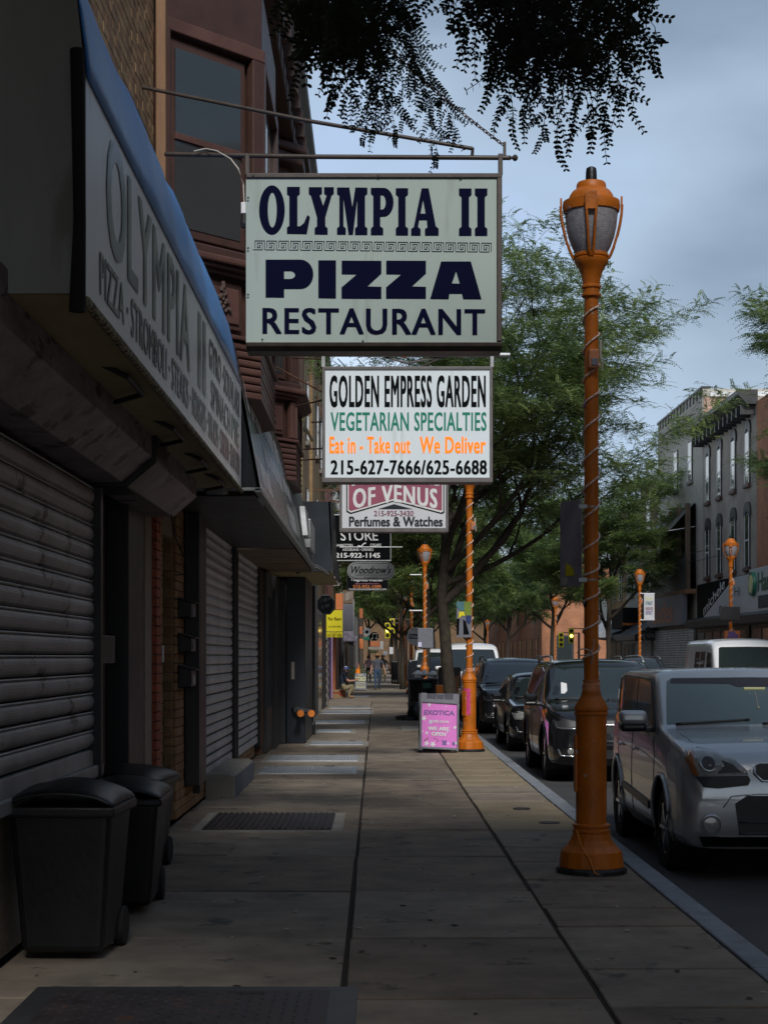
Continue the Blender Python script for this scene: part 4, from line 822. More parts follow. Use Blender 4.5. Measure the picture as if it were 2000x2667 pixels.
small_sign('long low white sign below the dark red one', 960, 992, 1685, 1692, 98, m_white2)
small_sign('pale yellow strip sign lowest of the far hanging signs', 963, 985, 1694, 1702, 104, m_cream)
small_sign('narrow white vertical sign right of the dark red one', 990, 998, 1671, 1692, 92, m_signgrey)
small_sign('white square sign on the kerb side beyond the walking man', 1014, 1024, 1686, 1704, 95, m_signgrey)
small_sign('small white round sign beside the walking man', 997, 1009, 1695, 1708, 108, m_signgrey, round_=True)
small_sign('orange fabric sign sticking out above the black box sign far left', 936, 945, 1585, 1610, 74, m_orangewall); small_sign('orange pennant sign lower on the far left wall', 936, 944, 1632, 1652, 78, m_orangewall); small_sign('faded coral sign under the orange pennant', 936, 946, 1664, 1690, 79, m_inkorange2)
small_sign('teal and white sign behind the ring-shaped sign', 946, 962, 1659, 1668, 93, m_inkgreen2)

# ------------------------------------------------------------------ street lamps
def lamp_post():
    t = thing('street_lamp', 'nearest orange street lamp, wrapped in rope light, its base in full view', 'street lamp', group='orange street lamps')
    b = MB(); b.lathe([(.262, -.01), (.262, .03), (.25, .045)], 16); b.build('base_plate', m_black, t)
    b = MB(); b.lathe([(.240, .045), (.226, .160), (.214, .172), (.178, .205), (.152, .245), (.134, .30)], 14); b.build('flared_base', m_orange, t, bevel=.006)
    b = MB(); b.lathe([(.128, .295), (.139, .302), (.140, .318), (.128, .328), (.128, .336), (.138, .344), (.138, .358), (.124, .366)], 28); b.build('base_ring', m_orange, t, smooth=True)
    b = MB(); b.lathe([(.113, .366), (.114, 1.165)], 28); b.build('lower_shaft', m_orange, t, smooth=True)
    b = MB(); b.box(-.126, -.105, -.055, .045, .60, 1.02); b.build('access_door', m_orange, t, bevel=.006)
    b = MB(); b.lathe([(.113, 1.160), (.124, 1.17), (.124, 1.185), (.116, 1.193), (.126, 1.203), (.127, 1.22), (.118, 1.235)], 28); b.build('shaft_ring', m_orange, t, smooth=True)
    b = MB(); b.lathe([(.116, 1.235), (.106, 1.26), (.080, 1.30), (.070, 1.325), (.072, 1.335), (.064, 1.35), (.060, 1.385)], 28); b.build('shoulder', m_orange, t, smooth=True)
    pr = []; rr = random.Random(5)
    for i in range(9): pr.append((.060 + rr.uniform(-.004, .008), 1.33 + i * .012))
    b = MB(); b.lathe(pr, 22); b.build('tape_wrap', m_faded, t, smooth=True)
    b = MB(); b.lathe([(.0535, 1.385), (.051, 4.27)], 24); b.build('pole', m_orange, t, smooth=True)
    b = MB(); b.lathe([(.060, 4.255), (.073, 4.265), (.073, 4.28), (.062, 4.288), (.062, 4.32), (.073, 4.328), (.073, 4.342), (.062, 4.352)], 28); b.build('neck_ring', m_orange, t, smooth=True)
    b = MB(); b.lathe([(.062, 4.352), (.067, 4.39), (.077, 4.43), (.095, 4.47), (.115, 4.50), (.124, 4.52), (.127, 4.54), (.118, 4.548), (.127, 4.556), (.127, 4.575), (.112, 4.585)], 28); b.build('lamp_cup', m_orange, t, smooth=True)
    b = MB(); b.lathe([(.115, 4.58), (.142, 4.63), (.168, 4.70), (.185, 4.78), (.193, 4.86), (.195, 4.895)], 32, cap=False); b.build('lamp_globe', m_lampglass, t, smooth='all')
    b = MB(); b.lathe([(.03, 4.585), (.035, 4.62), (.02, 4.75), (.0, 4.76)], 10); b.build('bulb', m_white, t, smooth=True)
    b = MB(); b.lathe([(.190, 4.885), (.206, 4.89), (.212, 4.93), (.208, 4.965), (.185, 4.975), (.168, 4.98), (.160, 5.01), (.140, 5.04), (.112, 5.06)], 32); b.build('lamp_cap', m_orange, t, smooth=True)
    b = MB(); b.lathe([(.106, 5.055), (.111, 5.06), (.108, 5.095), (.100, 5.108), (.05, 5.115)], 28); b.build('cap_ring', m_orange, t, smooth=True)
    b = MB(); b.lathe([(.043, 5.11), (.040, 5.19), (.036, 5.215), (.02, 5.225)], 16); b.build('photocell', m_dkplastic, t, smooth=True)
    path = [(.215, 4.985), (.225, 4.93), (.222, 4.87), (.211, 4.80), (.193, 4.72), (.166, 4.63), (.142, 4.57), (.128, 4.545)]
    for a0 in (-97, -7, 83, 173):
        a = R(a0); ca, sa = math.cos(a), math.sin(a)
        b = MB()
        rot = Matrix.Rotation(a, 3, 'Z')
        b.obox((ca * .222, sa * .222, 4.925), (.014, .088, .13), rot)
        for sg in (-1, 1):
            pts = []
            for i, (r_, z) in enumerate(path[1:]):
                w = sg * .040 * (1 - .78 * (i / 6) ** 1.1); pts.append((ca * r_ - sa * w, sa * r_ + ca * w, z))
            b.tube(pts, .010, 6)
        b.build('rib', m_orange, t, bevel=0)
    b = MB(); b.box(-.03, .045, -.115, -.05, 3.72, 3.86); o_ = b.build('outlet_box', m_faded, t, bevel=.012)
    b = MB(); b.box(-.015, .035, -.122, -.114, 3.735, 3.79); b.build('cover_patch', m_grey, o_, bevel=.003)
    b = MB(); b.box(.050, .066, -.09, -.06, 3.80, 3.93); b.tube([(.058, -.08, 3.82), (.07, -.09, 3.76), (.068, -.09, 3.70)], .006, 5); b.build('plug', m_white2, t)
    # rope light spiral with small bulbs
    b = MB(); pts = []; r9 = random.Random(9); n = 13 * 18; z0, z1 = 1.46, 4.20
    ph = 0; z = z1
    for i in range(n): 
        u = i / (n - 1); z = z1 + (z0 - z1) * u + .012 * math.sin(i * .37) + .01 * math.sin(i * .11); a = -u * 13 * 2 * math.pi + .5 * math.sin(i * .05); pts.append((.0605 * math.cos(a), .0605 * math.sin(a), z))
    b.tube(pts, .0075, 5); b.build('rope_light', m_rope, t, smooth='all')
    b = MB()
    for i in range(0, n, 2): p = pts[i]; b.obox((p[0] * 1.1, p[1] * 1.1, p[2]), (.008, .008, .008))
    b.build('rope_bulbs', m_faded, t, kind='stuff')
    return t
L1 = lamp_post(); LX = 1.59
L1.location = (LX, 12.5, 0)
labels = [(1.565, 28.4, 'second orange street lamp, behind the pink board, with banner plates', .6), (1.52, 53, 'third orange street lamp, behind the overflowing bin', 1.2), (1.50, 72, 'fourth orange street lamp, with the white round number sign', 2.2), (1.47, 89, 'fifth orange street lamp beside a tree trunk, mostly hidden', 2.9), (1.5, 108, 'farthest orange street lamp along the left kerb', .4),
          (10.55, 50.3, 'orange street lamp across the road in front of the diagonal black and white sign', 1.5), (10.6, 68, 'orange street lamp across the road with a white district banner', .9), (10.6, 100, 'orange street lamp across the road near the brick corner', .3), (10.6, 161, 'tiny orange street lamp far across the road above the white van', 0.0)]
lamps = [L1]
for x, yy, lb, rz in labels:
    c = copy_tree(L1, (x, yy, 0), rz); c['label'] = lb; lamps.append(c)
# extras on the nearest lamp
t = thing('street_sign', 'blank grey back of a tall narrow sign strapped to the nearest lamp', 'sign', (LX - .1, 12.5, 2.7)); O = t.location
mb = MB(O)
pl = [(0, 2.14), (.02, 2.12), (.30, 2.12), (.32, 2.14), (.32, 2.74), (.30, 2.76), (.02, 2.76), (0, 2.74)]
d_ = Vector((-.128, .29, 0)).normalized()
mb.prism([Vector((LX - .075, 12.44, 0)) + d_ * q[0] * .97 + Vector((0, 0, q[1])) for q in pl], (-.006, -.003, 0)); mb.build('plate', M('weathered_sign_back', (.34, .31, .36), .35, metal=.2, var=.35, scale=3), t)
for z in (2.16, 2.70): mb = MB(O); mb.lathe([(.055, z), (.055, z + .012)], 20, (LX, 12.5)); mb.box(LX - .10, LX - .04, 12.43, 12.46, z - .01, z + .02); mb.build('strap', m_galv, t)
q0 = Vector((LX - .075, 12.44, 0)) + Vector((-.010, -.006, 0))
mb = MB(O); mb.prism([q0 + d_ * a_ + Vector((0, 0, b_)) for a_, b_ in ((.10, 2.20), (.22, 2.20), (.22, 2.30), (.14, 2.27), (.10, 2.24))], (-.001, -.001, 0)); mb.build('sticker', m_yellow, t)
mb = MB(O); mb.prism([q0 + d_ * a_ + Vector((0, 0, b_)) for a_, b_ in ((.18, 2.135), (.29, 2.135), (.29, 2.19), (.18, 2.19))], (-.001, -.001, 0)); mb.build('sticker', m_white2, t)
def pole_sticker(label, px, py, r, mat, marks, mm):
    c = at(px, py, 12.44); t = thing('sticker', label, 'sticker', c); O = t.location; mb = MB(O); n = 24; R0 = .0555
    cx = LX; a0 = math.asin(max(-.95, min(.95, (c.x - cx) / R0)))
    f = lambda u, w, o=0: Vector((cx + (R0 + o) * math.sin(a0 + u / R0), 12.5 - (R0 + o) * math.cos(a0 + u / R0), c.z + w))
    vs = [f(0, 0, .001)] + [f(r * math.cos(2 * math.pi * i / n), r * math.sin(2 * math.pi * i / n), .001) for i in range(n)]; mb.add(vs, [(0, 1 + i, 1 + (i + 1) % n) for i in range(n)]); mb.build('disc', mat, t)
    mb = MB(O)
    for (u, w, a, b) in marks: mb.add([f(u, w, .002), f(u + a, w, .002), f(u + a, w + b, .002), f(u, w + b, .002)], [(0, 1, 2, 3)])
    mb.build('print', mm, t)
pole_sticker('small round white and purple sticker high on the nearest lamp pole', 1521, 1048, .026, m_purple, [(-.016, -.006, .032, .012), (-.014, .008, .028, .009), (-.012, -.018, .008, .010), (.004, -.018, .008, .010)], m_lilac)
pole_sticker('round black sticker with white squiggle lower on the nearest lamp pole', 1521, 1572, .030, m_inkblack, [(-.010, -.018, .008, .016), (-.018, .0, .014, .008), (.002, .002, .016, .007), (-.004, .004, .006, .012)], m_inkwhite)
mb = MB((LX, 12.5, 1.9)); pts = [at(1548, 1665, 12.43), at(1546, 1690, 12.42), at(1530, 1705, 12.42), at(1512, 1708, 12.42), at(1504, 1700, 12.42), at(1508, 1692, 12.41), at(1524, 1690, 12.41), at(1538, 1696, 12.41), at(1544, 1712, 12.42), at(1538, 1730, 12.43)]
mb.tube(pts, .0055, 6); tag(mb.build('cord', m_white2, smooth='all'), 'pale cord tied in a loose bow round the nearest lamp pole', 'cord')
mb = MB((LX, 12.3, .2)); mb.tube([(LX - .13, 12.32, .33), (LX - .10, 12.29, .22), (LX - .04, 12.25, .12), (LX - .01, 12.235, .03), (LX + .02, 12.22, .02)], .006, 5); tag(mb.build('ground_wire', m_orange_far), 'thin orange wire running down the base of the nearest lamp', 'wire')
# banner on the second lamp
t = thing('pole_banner', 'teal, green and navy print banner wrapped on the second lamp', 'banner', at(1208, 1566, 28.2)); O = t.location; Yb = 28.3
def bp(pts, mat, off): 
    v, f = flat_polys([[(q[0], -q[1]) for q in pts]]); mb = MB(O); mb.add([at(x, -yy, Yb - .01 - off) for x, yy in v], f); mb.build('print', mat, t)
mb = MB(O); mb.box(X_(1189, Yb), X_(1228, Yb), Yb, Yb + .02, Z_(1660, Yb), Z_(1567, Yb)); mb.build('cloth', m_grey, t)
m_teal = M('teal_print', (.06, .17, .20), .6); m_olive = M('olive_print', (.16, .22, .02), .6); m_navyp = M('navy_print', (.01, .03, .12), .6)
bp([(1189, 1567), (1209, 1567), (1209, 1590), (1200, 1592), (1189, 1580)], m_teal, 0); bp([(1209, 1567), (1227, 1567), (1227, 1603), (1212, 1603), (1209, 1590)], m_olive, 0)
bp([(1196, 1593), (1208, 1593), (1211, 1605), (1204, 1603), (1194, 1611)], m_yellow, .002); bp([(1213, 1603), (1227, 1603), (1227, 1620), (1220, 1626), (1213, 1618)], m_navyp, 0)
bp([(1189, 1612), (1197, 1612), (1195, 1653), (1189, 1653)], m_inkblack, .001); bp([(1206, 1612), (1213, 1620), (1222, 1652), (1207, 1652)], m_inkblack, .001)
# sticker on lamp 2 lower shaft; white scrape on the base is paint loss
t = thing('sticker_strip', 'hot pink torn sticker strip on the second lamp base', 'sticker', (1.5, 28.28, .9)); O = t.location
mb = MB(O); vs = []; 
for i in range(7): a_ = R(-150 + i * 11); vs += [(1.565 + .117 * math.cos(a_), 28.4 + .117 * math.sin(a_), .62), (1.565 + .117 * math.cos(a_), 28.4 + .117 * math.sin(a_), 1.06)]
mb.add(vs, [(2 * i, 2 * i + 1, 2 * i + 3, 2 * i + 2) for i in range(6)]); mb.build('strip', m_hotpink, t)
t = thing('number_sign', 'white round number sign on the fourth lamp, half covered by a grey sign back', 'sign', at(1080, 1658, 71)); O = t.location; c = at(1084, 1658, 71)
mb = MB(O); mb.lathe([(.39, 70.98), (.39, 71.0)], 32, (c.x, c.z), axis='y'); mb.build('disc', m_signgrey, t)
mb = MB(O); mb.box(X_(1065, 70.97), X_(1100, 70.97), 70.972, 70.977, Z_(1664, 71), Z_(1652, 71)); mb.build('number_plate', m_inkblack, t)
front_words('9266', 1066, 1089, 1654, 1662, 70.968, m_inkwhite, t, O, bold=.02); front_words('7TH & SOUTH', 1071, 1096, 1638, 1642, 70.968, m_inkgrey, t, O)
mb = MB((1.5, 52.8, 2.6)); mb.box(X_(1088, 52.9), X_(1128, 52.9), 52.88, 52.9, Z_(1688, 52.9), Z_(1636, 52.9)); tag(mb.build('street_sign', m_grey, bevel=.02), 'blank square grey sign back strapped to the third lamp', 'sign')
mb = MB((1.5, 52.8, 2.6)); mb.box(X_(1089, 52.8), X_(1098, 52.8), 52.84, 52.87, Z_(1685, 52.8), Z_(1673, 52.8)); tag(mb.build('notice', m_lilac), 'small pale notice hanging from the grey sign back', 'notice')
for (pa, pb, pyy, Yq, lb) in ((1068, 1098, 1497, 58, 'short white banner arm on the upper third lamp pole'), (1066, 1100, 1590.5, 53, 'short white banner arm lower on the third lamp pole')): pole(lb, pa, pb, pyy, Yq, .02, m_white)
# ------------------------------------------------------------------ trees
def compound_leaf(n=7, L=.20, lw=.011, ll=.032, droop=.35, seed=0, hexa=False):
    r = random.Random(seed); V = []; Fc = []
    def pt(u): return np.array([0, L * u, -droop * L * u * u])
    for i in range(n):
        u = .12 + .86 * i / (n - 1); p = pt(u); s = 1 - .45 * abs(u - .45)
        for sg in (-1, 1):
            dv = np.array([sg * .85, .52, -.25 + r.uniform(-.2, .2)]); dv /= np.linalg.norm(dv); sd = np.array([-dv[1], dv[0], r.uniform(-.3, .3)]); sd /= np.linalg.norm(sd)
            l = ll * s * r.uniform(.85, 1.15); w = lw * s; b = len(V)
            if hexa:
                V += [p, p + dv * l * .25 + sd * w * .9, p + dv * l * .7 + sd * w, p + dv * l, p + dv * l * .7 - sd * w, p + dv * l * .25 - sd * w * .9]; Fc.append((b, b + 1, b + 2, b + 3, b + 4, b + 5))
            else: V += [p, p + dv * l * .5 + sd * w, p + dv * l, p + dv * l * .5 - sd * w]; Fc.append((b, b + 1, b + 2, b + 3))
    if hexa:   # thin stalk
        for i in range(5):
            a = pt(i / 5); c = pt((i + 1) / 5); b = len(V); V += [a + [-.0012, 0, 0], a + [.0012, 0, 0], c + [.0012, 0, 0], c + [-.0012, 0, 0]]; Fc.append((b, b + 1, b + 2, b + 3))
    return np.array(V), Fc
def scatter_mesh(name, leaf, pos, dirs, ups, scl, mat):
    V, Fc = leaf; n = len(pos); nv = len(V)
    d = dirs / np.linalg.norm(dirs, axis=1, keepdims=True); x = np.cross(d, ups); x /= np.linalg.norm(x, axis=1, keepdims=True) + 1e-9; z = np.cross(x, d)
    B = np.stack([x, d, z], axis=2)                       # n,3,3 columns
    W = np.einsum('nij,vj->nvi', B, V) * scl[:, None, None] + pos[:, None, :]
    k = len(Fc[0]); sizes = np.array([len(f) for f in Fc]); flat = np.concatenate([np.array(f) for f in Fc])
    loops = (flat[None, :] + (np.arange(n) * nv)[:, None]).ravel(); tot = np.tile(sizes, n)
    me = bpy.data.meshes.new(name); me.vertices.add(n * nv); me.vertices.foreach_set('co', W.astype(np.float32).ravel())
    me.loops.add(len(loops)); me.loops.foreach_set('vertex_index', loops.astype(np.int32)); me.polygons.add(len(tot))
    st = np.concatenate([[0], np.cumsum(tot)[:-1]]); me.polygons.foreach_set('loop_start', st.astype(np.int32)); me.update(calc_edges=True); me.materials.append(mat); return me
def grow_tree(seed, trunk, trunk_r, limbs, twig_n=5, leaf_per=16, leafscale=1.0, size=1.0, n2=5, flat=.35):
    """trunk: list of points; limbs: list of (start index fraction, azimuth deg, elevation deg, length). returns wood MB and leaf arrays"""
    r = random.Random(seed); nr = np.random.RandomState(seed); wood = MB(); pos = []; dr = []
    TS = 1.0
    wood.tube(trunk, [trunk_r * (1 - .35 * i / (len(trunk) - 1)) * (1.35 if i == 0 else 1) for i in range(len(trunk))], 12)
    def branch(p, d, L, rad, depth):
        n = 7; pts = [p]; dd = d.normalized(); side = Vector((r.uniform(-1, 1), r.uniform(-1, 1), r.uniform(-.2, .4))) * .22
        for i in range(n):
            u = i / n
            dd = (dd + side * .25 + Vector((r.uniform(-.16, .16), r.uniform(-.16, .16), r.uniform(-.10, .14) + (.03 if depth < 2 else -.06 - .10 * u)))).normalized()
            pts.append(pts[-1] + dd * L / n)
        wood.tube(pts, [rad * (1 - .72 * i / n) for i in range(n + 1)], 7 if depth < 2 else 4, cap=False)
        if depth < 3:
            kids = [n2, n2, twig_n][depth] if depth else n2
            for k in range(kids + (1 if depth < 2 else 0)):
                u = .28 + .72 * (k + r.random() * .6) / kids; u = min(u, 1); i = min(int(u * n), n - 1); q = pts[i].lerp(pts[i + 1], u * n - i)
                t = (pts[i + 1] - pts[i]).normalized(); az = t.cross(Vector((0, 0, 1))).normalized() * (1 if k % 2 else -1)
                nd = t * r.uniform(.5, .9) + az * r.uniform(.5, 1.0) + Vector((0, 0, r.uniform(-.15, .5) * (1 - flat)))
                branch(q, nd, L * r.uniform(.42, .62), rad * (1 - .6 * u) * .55, depth + 1)
        if depth >= 2:
            m = leaf_per if depth == 3 else leaf_per // 2
            for k in range(m):
                u = r.uniform(.1, 1.0); i = min(int(u * n), n - 1); q = pts[i].lerp(pts[i + 1], u * n - i); t = (pts[i + 1] - pts[i]).normalized(); a = r.uniform(0, 6.28)
                pos.append(tuple(q + Vector((r.gauss(0, .05), r.gauss(0, .05), r.gauss(0, .04))))); dr.append((t.x * .7 + math.cos(a) * .8, t.y * .7 + math.sin(a) * .8, .25 + r.gauss(0, .3)))
    for (fr, azm, el, L, rf) in limbs:
        x = fr * (len(trunk) - 1); i = min(int(x), len(trunk) - 2); p = Vector(trunk[i]).lerp(Vector(trunk[i + 1]), x - i)
        branch(p, Vector((math.cos(R(azm)) * math.cos(R(el)), math.sin(R(azm)) * math.cos(R(el)), math.sin(R(el)))), L, trunk_r * rf, 0 if L > 2 else 1)
    return wood, np.array(pos), np.array(dr)
def make_tree(name, label, loc, seed, trunk, tr, limbs, leaf, scale=(1.0, 1.3), group=None, **k):
    t = thing(name, label, 'tree', loc, group=group); w, p, d = grow_tree(seed, [Vector(q) for q in trunk], tr, limbs, **k)
    cell = np.floor(p / .45).astype(int); cnt = {}
    for q in map(tuple, cell): cnt[q] = cnt.get(q, 0) + 1
    nb = np.array([sum(cnt.get((a + i, b + j, e + l), 0) for i in (-1, 0, 1) for j in (-1, 0, 1) for l in (-1, 0, 1)) for a, b, e in cell]); p = p[nb > 10]; d = d[nb > 10]     # no stray single leaves
    w.build('trunk', m_bark, t, smooth='all')
    nr = np.random.RandomState(seed); up = np.zeros_like(p); up[:, 2] = 1; up += nr.normal(0, .25, p.shape)
    me = scatter_mesh('crown', leaf, p, d, up, nr.uniform(scale[0], scale[1], len(p)), m_leaf); o = link_mesh('crown', me, t); o['kind'] = 'stuff'
    return t
LF = compound_leaf(7, .22, .013, .040, .45, 1); LF2 = compound_leaf(5, .34, .026, .075, .4, 2)
trunkA = [(0, 0, -.05), (-.03, 0, .8), (-.10, .05, 1.6), (-.16, .02, 2.4), (-.22, .0, 3.1), (-.12, 0, 4.2), (-.2, .1, 5.4)]
limbsA = [(.62, 5, 38, 4.6, .7), (.72, 100, 60, 3.2, .5), (.68, 50, 52, 4.8, .65), (.85, 340, 55, 4.6, .6), (.8, 290, 52, 4.0, .55), (.9, 80, 52, 4.2, .5), (.98, 20, 66, 3.9, .5), (.98, 60, 72, 3.2, .5), (.7, 15, 24, 4.8, .5), (.74, 315, 34, 4.4, .5), (.9, 10, 40, 4.8, .5)]
TA = make_tree('honey_locust_tree', 'tall feathery street tree rising behind the second orange lamp', (1.5, 33.5, 0), 11, trunkA, .145, limbsA, LF, scale=(1.0, 1.5), group='honey locust trees along the street', twig_n=5, leaf_per=16, n2=5)
limbsB = [(.6, 20, 35, 3.6, .6), (.65, 140, 40, 3.4, .6), (.7, 260, 38, 3.6, .6), (.85, 70, 58, 3.8, .55), (.88, 200, 55, 3.6, .55), (.95, 320, 60, 3.8, .5), (.98, 120, 72, 3.0, .5)]
trunkB = [(0, 0, -.05), (.04, .03, .9), (.0, .0, 1.8), (.08, .05, 2.6), (.12, 0, 3.6), (.1, .1, 4.6)]
TA.scale = (.93, .93, .91)
TB = make_tree('honey_locust_tree', 'street tree with a forked black trunk beside the fifth lamp', (1.35, 97, 0), 23, trunkB, .13, limbsB, LF2, scale=(1.0, 1.5), group='honey locust trees along the street', twig_n=4, leaf_per=20, n2=4)
TC = make_tree('honey_locust_tree', 'dark tree across the road, its crown filling the right edge of the view', (12.9, 40, 0), 31, [(q[0], q[1], q[2] * 1.25) for q in trunkB], .15, [(a, b, c, d * 1.15, e) for a, b, c, d, e in limbsB] + [(.97, 180, 25, 4.0, .5), (.80, 200, 8, 2.9, .5), (.86, 160, 16, 2.6, .5)], LF, scale=(1.1, 1.6), group='honey locust trees along the street', twig_n=5, leaf_per=34, n2=5)
TC.scale = (1, 1, .9)
def more(src, x, y, s, rz, label):
    c = copy_tree(src, (x, y, 0), rz); c.scale = (s, s, s); c['label'] = label; return c
more(TB, 1.9, 63, 1.0, 1.1, 'street tree between the third and fourth lamps on the left kerb'); more(TB, 1.3, 82, .9, 3.0, 'street tree just beyond the fourth lamp on the left kerb')
more(TB, 1.4, 118, 1.1, 2.2, 'left-kerb street tree near the far traffic signal'); more(TB, 1.4, 150, 1.2, 4.0, 'left-kerb street tree past the far crossing'); more(TB, 1.5, 185, 1.3, 5.1, 'last street tree closing the left kerb line')
more(TB, 10.6, 77, 1.05, 1.3, 'wide black-trunked tree across the road left of the banner lamp'); more(TB, 10.7, 103, 1.15, .7, 'tree across the road in front of the orange brick corner')
more(TB, 10.7, 138, 1.15, 5.2, 'tree across the road beside the brick side wall'); more(TB, 10.7, 165, 1.2, 2.4, 'far tree across the road above the white van'); more(TB, 10.6, 195, 1.3, 1.9, 'last tree across the road at the end of the view')
more(TB, 6.5, 240, 2.1, .3, 'big pale tree closing the end of the street'); more(TB, -1.0, 250, 1.8, 2.0, 'tree closing the end of the sidewalk')
more(TB, 3.6, 300, 1.9, 1.0, 'far tree in the middle of the view past the vans'); more(TB, 10, 290, 2.0, 3.0, 'far tree at the right of the street end'); more(TB, 4.5, 190, 1.1, 2.0, 'low far tree above the white van roof')
# overhead tree beside the camera: hanging sprays
t = thing('honey_locust_tree', 'near tree overhead, its leafy sprays hanging into the top of the view', 'tree', (2.3, 2.6, 0)); O = t.location
limbsN = [(.9, 110, 30, 4.2, .6), (.9, 150, 32, 4.2, .55), (.95, 70, 40, 4.0, .5), (.95, 190, 38, 4.0, .5), (.98, 260, 40, 3.6, .5), (.98, 20, 40, 3.6, .5), (.92, 130, 50, 4.2, .5)]
w, p, d = grow_tree(77, [Vector(q) for q in ((0, 0, -.05), (.03, 0, 1.2), (-.02, .05, 2.4), (.05, .1, 3.6), (0, .2, 4.8))], .17, limbsN, twig_n=4, leaf_per=16, n2=5)
w.build('trunk', m_bark, t, smooth='all')
ww = p + np.array([2.3, 2.6, 0]); vis = (ww[:, 1] > 1.0) & (ww[:, 2] < EYE + (HY + 20) / F * ww[:, 1] + .05)    # twigs that would hang below the sprays are bare
keep = ~vis; p, d = p[keep], d[keep]; nr = np.random.RandomState(5); up = np.zeros_like(p); up[:, 2] = 1; up += nr.normal(0, .3, p.shape)
LN = compound_leaf(7, .125, .0058, .021, .6, 4, hexa=True)
link_mesh('crown', scatter_mesh('crown', LF2, p, d, up, nr.uniform(1.0, 1.5, len(p)), m_leaf_near), t)['kind'] = 'stuff'  # unseen crown above the frame, thickened to shade the foreground
SP = []   # sprays: (px top, px tip, py tip, Y)
r3 = random.Random(12)
left = [(760, 795, 150, 5.2), (800, 790, 235, 5.2), (830, 850, 190, 5.4), (850, 880, 275, 6.2), (880, 905, 300, 7), (900, 925, 318, 8), (905, 960, 372, 8.6), (930, 985, 345, 8.6), (940, 1000, 322, 8.8), (950, 1040, 372, 9), (975, 1065, 345, 9.2), (1000, 1150, 425, 10), (1005, 1195, 372, 10), (1010, 1175, 350, 10), (1015, 1120, 305, 9.6), (1000, 1090, 240, 9.5), (1000, 1055, 105, 5.6), (985, 1045, 75, 5.6), (820, 870, 120, 5.0), (860, 930, 160, 5.4), (900, 960, 200, 6.0), (930, 1000, 250, 7.0), (780, 840, 100, 5.2), (760, 800, 60, 5.2)]
right = [(1150, 1158, 45, 5.6), (1190, 1185, 112, 5.6), (1210, 1218, 125, 5.6), (1240, 1250, 90, 5.6), (1270, 1278, 208, 6.0), (1290, 1300, 225, 6.2), (1310, 1300, 318, 6.6), (1330, 1325, 345, 6.8), (1350, 1360, 335, 6.8), (1370, 1388, 320, 6.8), (1400, 1408, 390, 7.0), (1425, 1445, 402, 7.0), (1450, 1455, 300, 6.8), (1470, 1500, 358, 6.8), (1500, 1525, 365, 6.8), (1520, 1550, 350, 6.6), (1540, 1588, 365, 6.4), (1550, 1622, 315, 6.2), (1560, 1630, 290, 6.2), (1560, 1670, 240, 6.0), (1590, 1625, 130, 5.8), (1610, 1655, 190, 5.8), (1620, 1685, 170, 5.8), (1640, 1710, 165, 5.8), (1600, 1640, 90, 5.6), (1480, 1480, 250, 6.4), (1400, 1400, 230, 6.2), (1340, 1345, 200, 6.2), (1440, 1430, 180, 6.0), (1520, 1520, 200, 6.0), (1570, 1575, 230, 6.0), (1300, 1305, 120, 5.8)]
lpos = []; ldir = []; tw = MB(O)
for (a, b, py, Y) in left + right:
    A_ = at(a, -60, Y - .1); B_ = at(b, max(-20, py - 210 / Y), Y); n = 8; pts = [A_.lerp(B_, i / n) + Vector((.02 * math.sin(i * 1.3 + a), .02 * math.cos(i + b), .03 * math.sin(math.pi * i / n))) for i in range(n + 1)]
    tw.tube(pts, [.0032 * (1 - .7 * i / n) for i in range(n + 1)], 4, cap=False); L = (B_ - A_).length; m = max(5, int(L / .036 * (1.0 if Y < 8 else 1.2)))
    for k_ in range(m):
        u = (k_ + .4) / m; i = min(int(u * n), n - 1); q = pts[i].lerp(pts[i + 1], u * n - i); sg = 1 if k_ % 2 else -1
        last = k_ >= m - 2
        lpos.append(q); ldir.append(Vector((sg * r3.uniform(.1, 1.1) * (0.2 if last else 1), r3.uniform(-.7, .7), -r3.uniform(.2, 1.3))))
# dense mass at the very top
for k_ in range(400):
    if r3.random() < .5: px = r3.gauss(1420, 110); py = min(r3.uniform(-80, 150), 230 - abs(px - 1420) * .8)
    else: px = r3.gauss(870, 75); py = r3.uniform(-80, 130 - abs(px - 890) * .6)
    if 1085 < px < 1160 or px > 1700 or px < 745: continue
    lpos.append(at(px, py, r3.uniform(5.4, 6.6))); ldir.append(Vector((r3.uniform(-.7, .7), r3.uniform(-.4, .4), -r3.uniform(.3, 1.2))))
tw.build('twigs', m_bark, t, kind='stuff')
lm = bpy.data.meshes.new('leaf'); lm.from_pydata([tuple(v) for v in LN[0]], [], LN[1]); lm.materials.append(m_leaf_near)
order = sorted(range(len(lpos)), key=lambda i: lpos[i].y)
rest = []
for n_, i in enumerate(order):
    if n_ < 300:
        q = Matrix((ldir[i].cross(Vector((r3.uniform(-.3, .3), 1, 0))).normalized(), ldir[i].normalized(), Vector((0, 0, 0)))); x = q[0]; dy = q[1]; z = x.cross(dy)
        inst('leaf', lm, t, lpos[i] - O, Matrix((x, dy, z)).transposed().to_euler(), (r3.uniform(.7, 1.25),) * 3)
    else: rest.append(i)
p = np.array([tuple(lpos[i] - O) for i in rest]); d = np.array([tuple(ldir[i]) for i in rest]); up = np.tile([0., -1, 0], (len(p), 1)) + np.random.RandomState(2).normal(0, .35, (len(p), 3))
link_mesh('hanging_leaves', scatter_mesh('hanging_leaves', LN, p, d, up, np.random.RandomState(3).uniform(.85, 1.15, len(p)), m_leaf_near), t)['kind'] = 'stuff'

more(TC, 2.6, -3.2, .8, 2.0, 'unseen tree added behind the viewpoint to shade the foreground')  # extra tree out of view, added to darken the near sidewalk
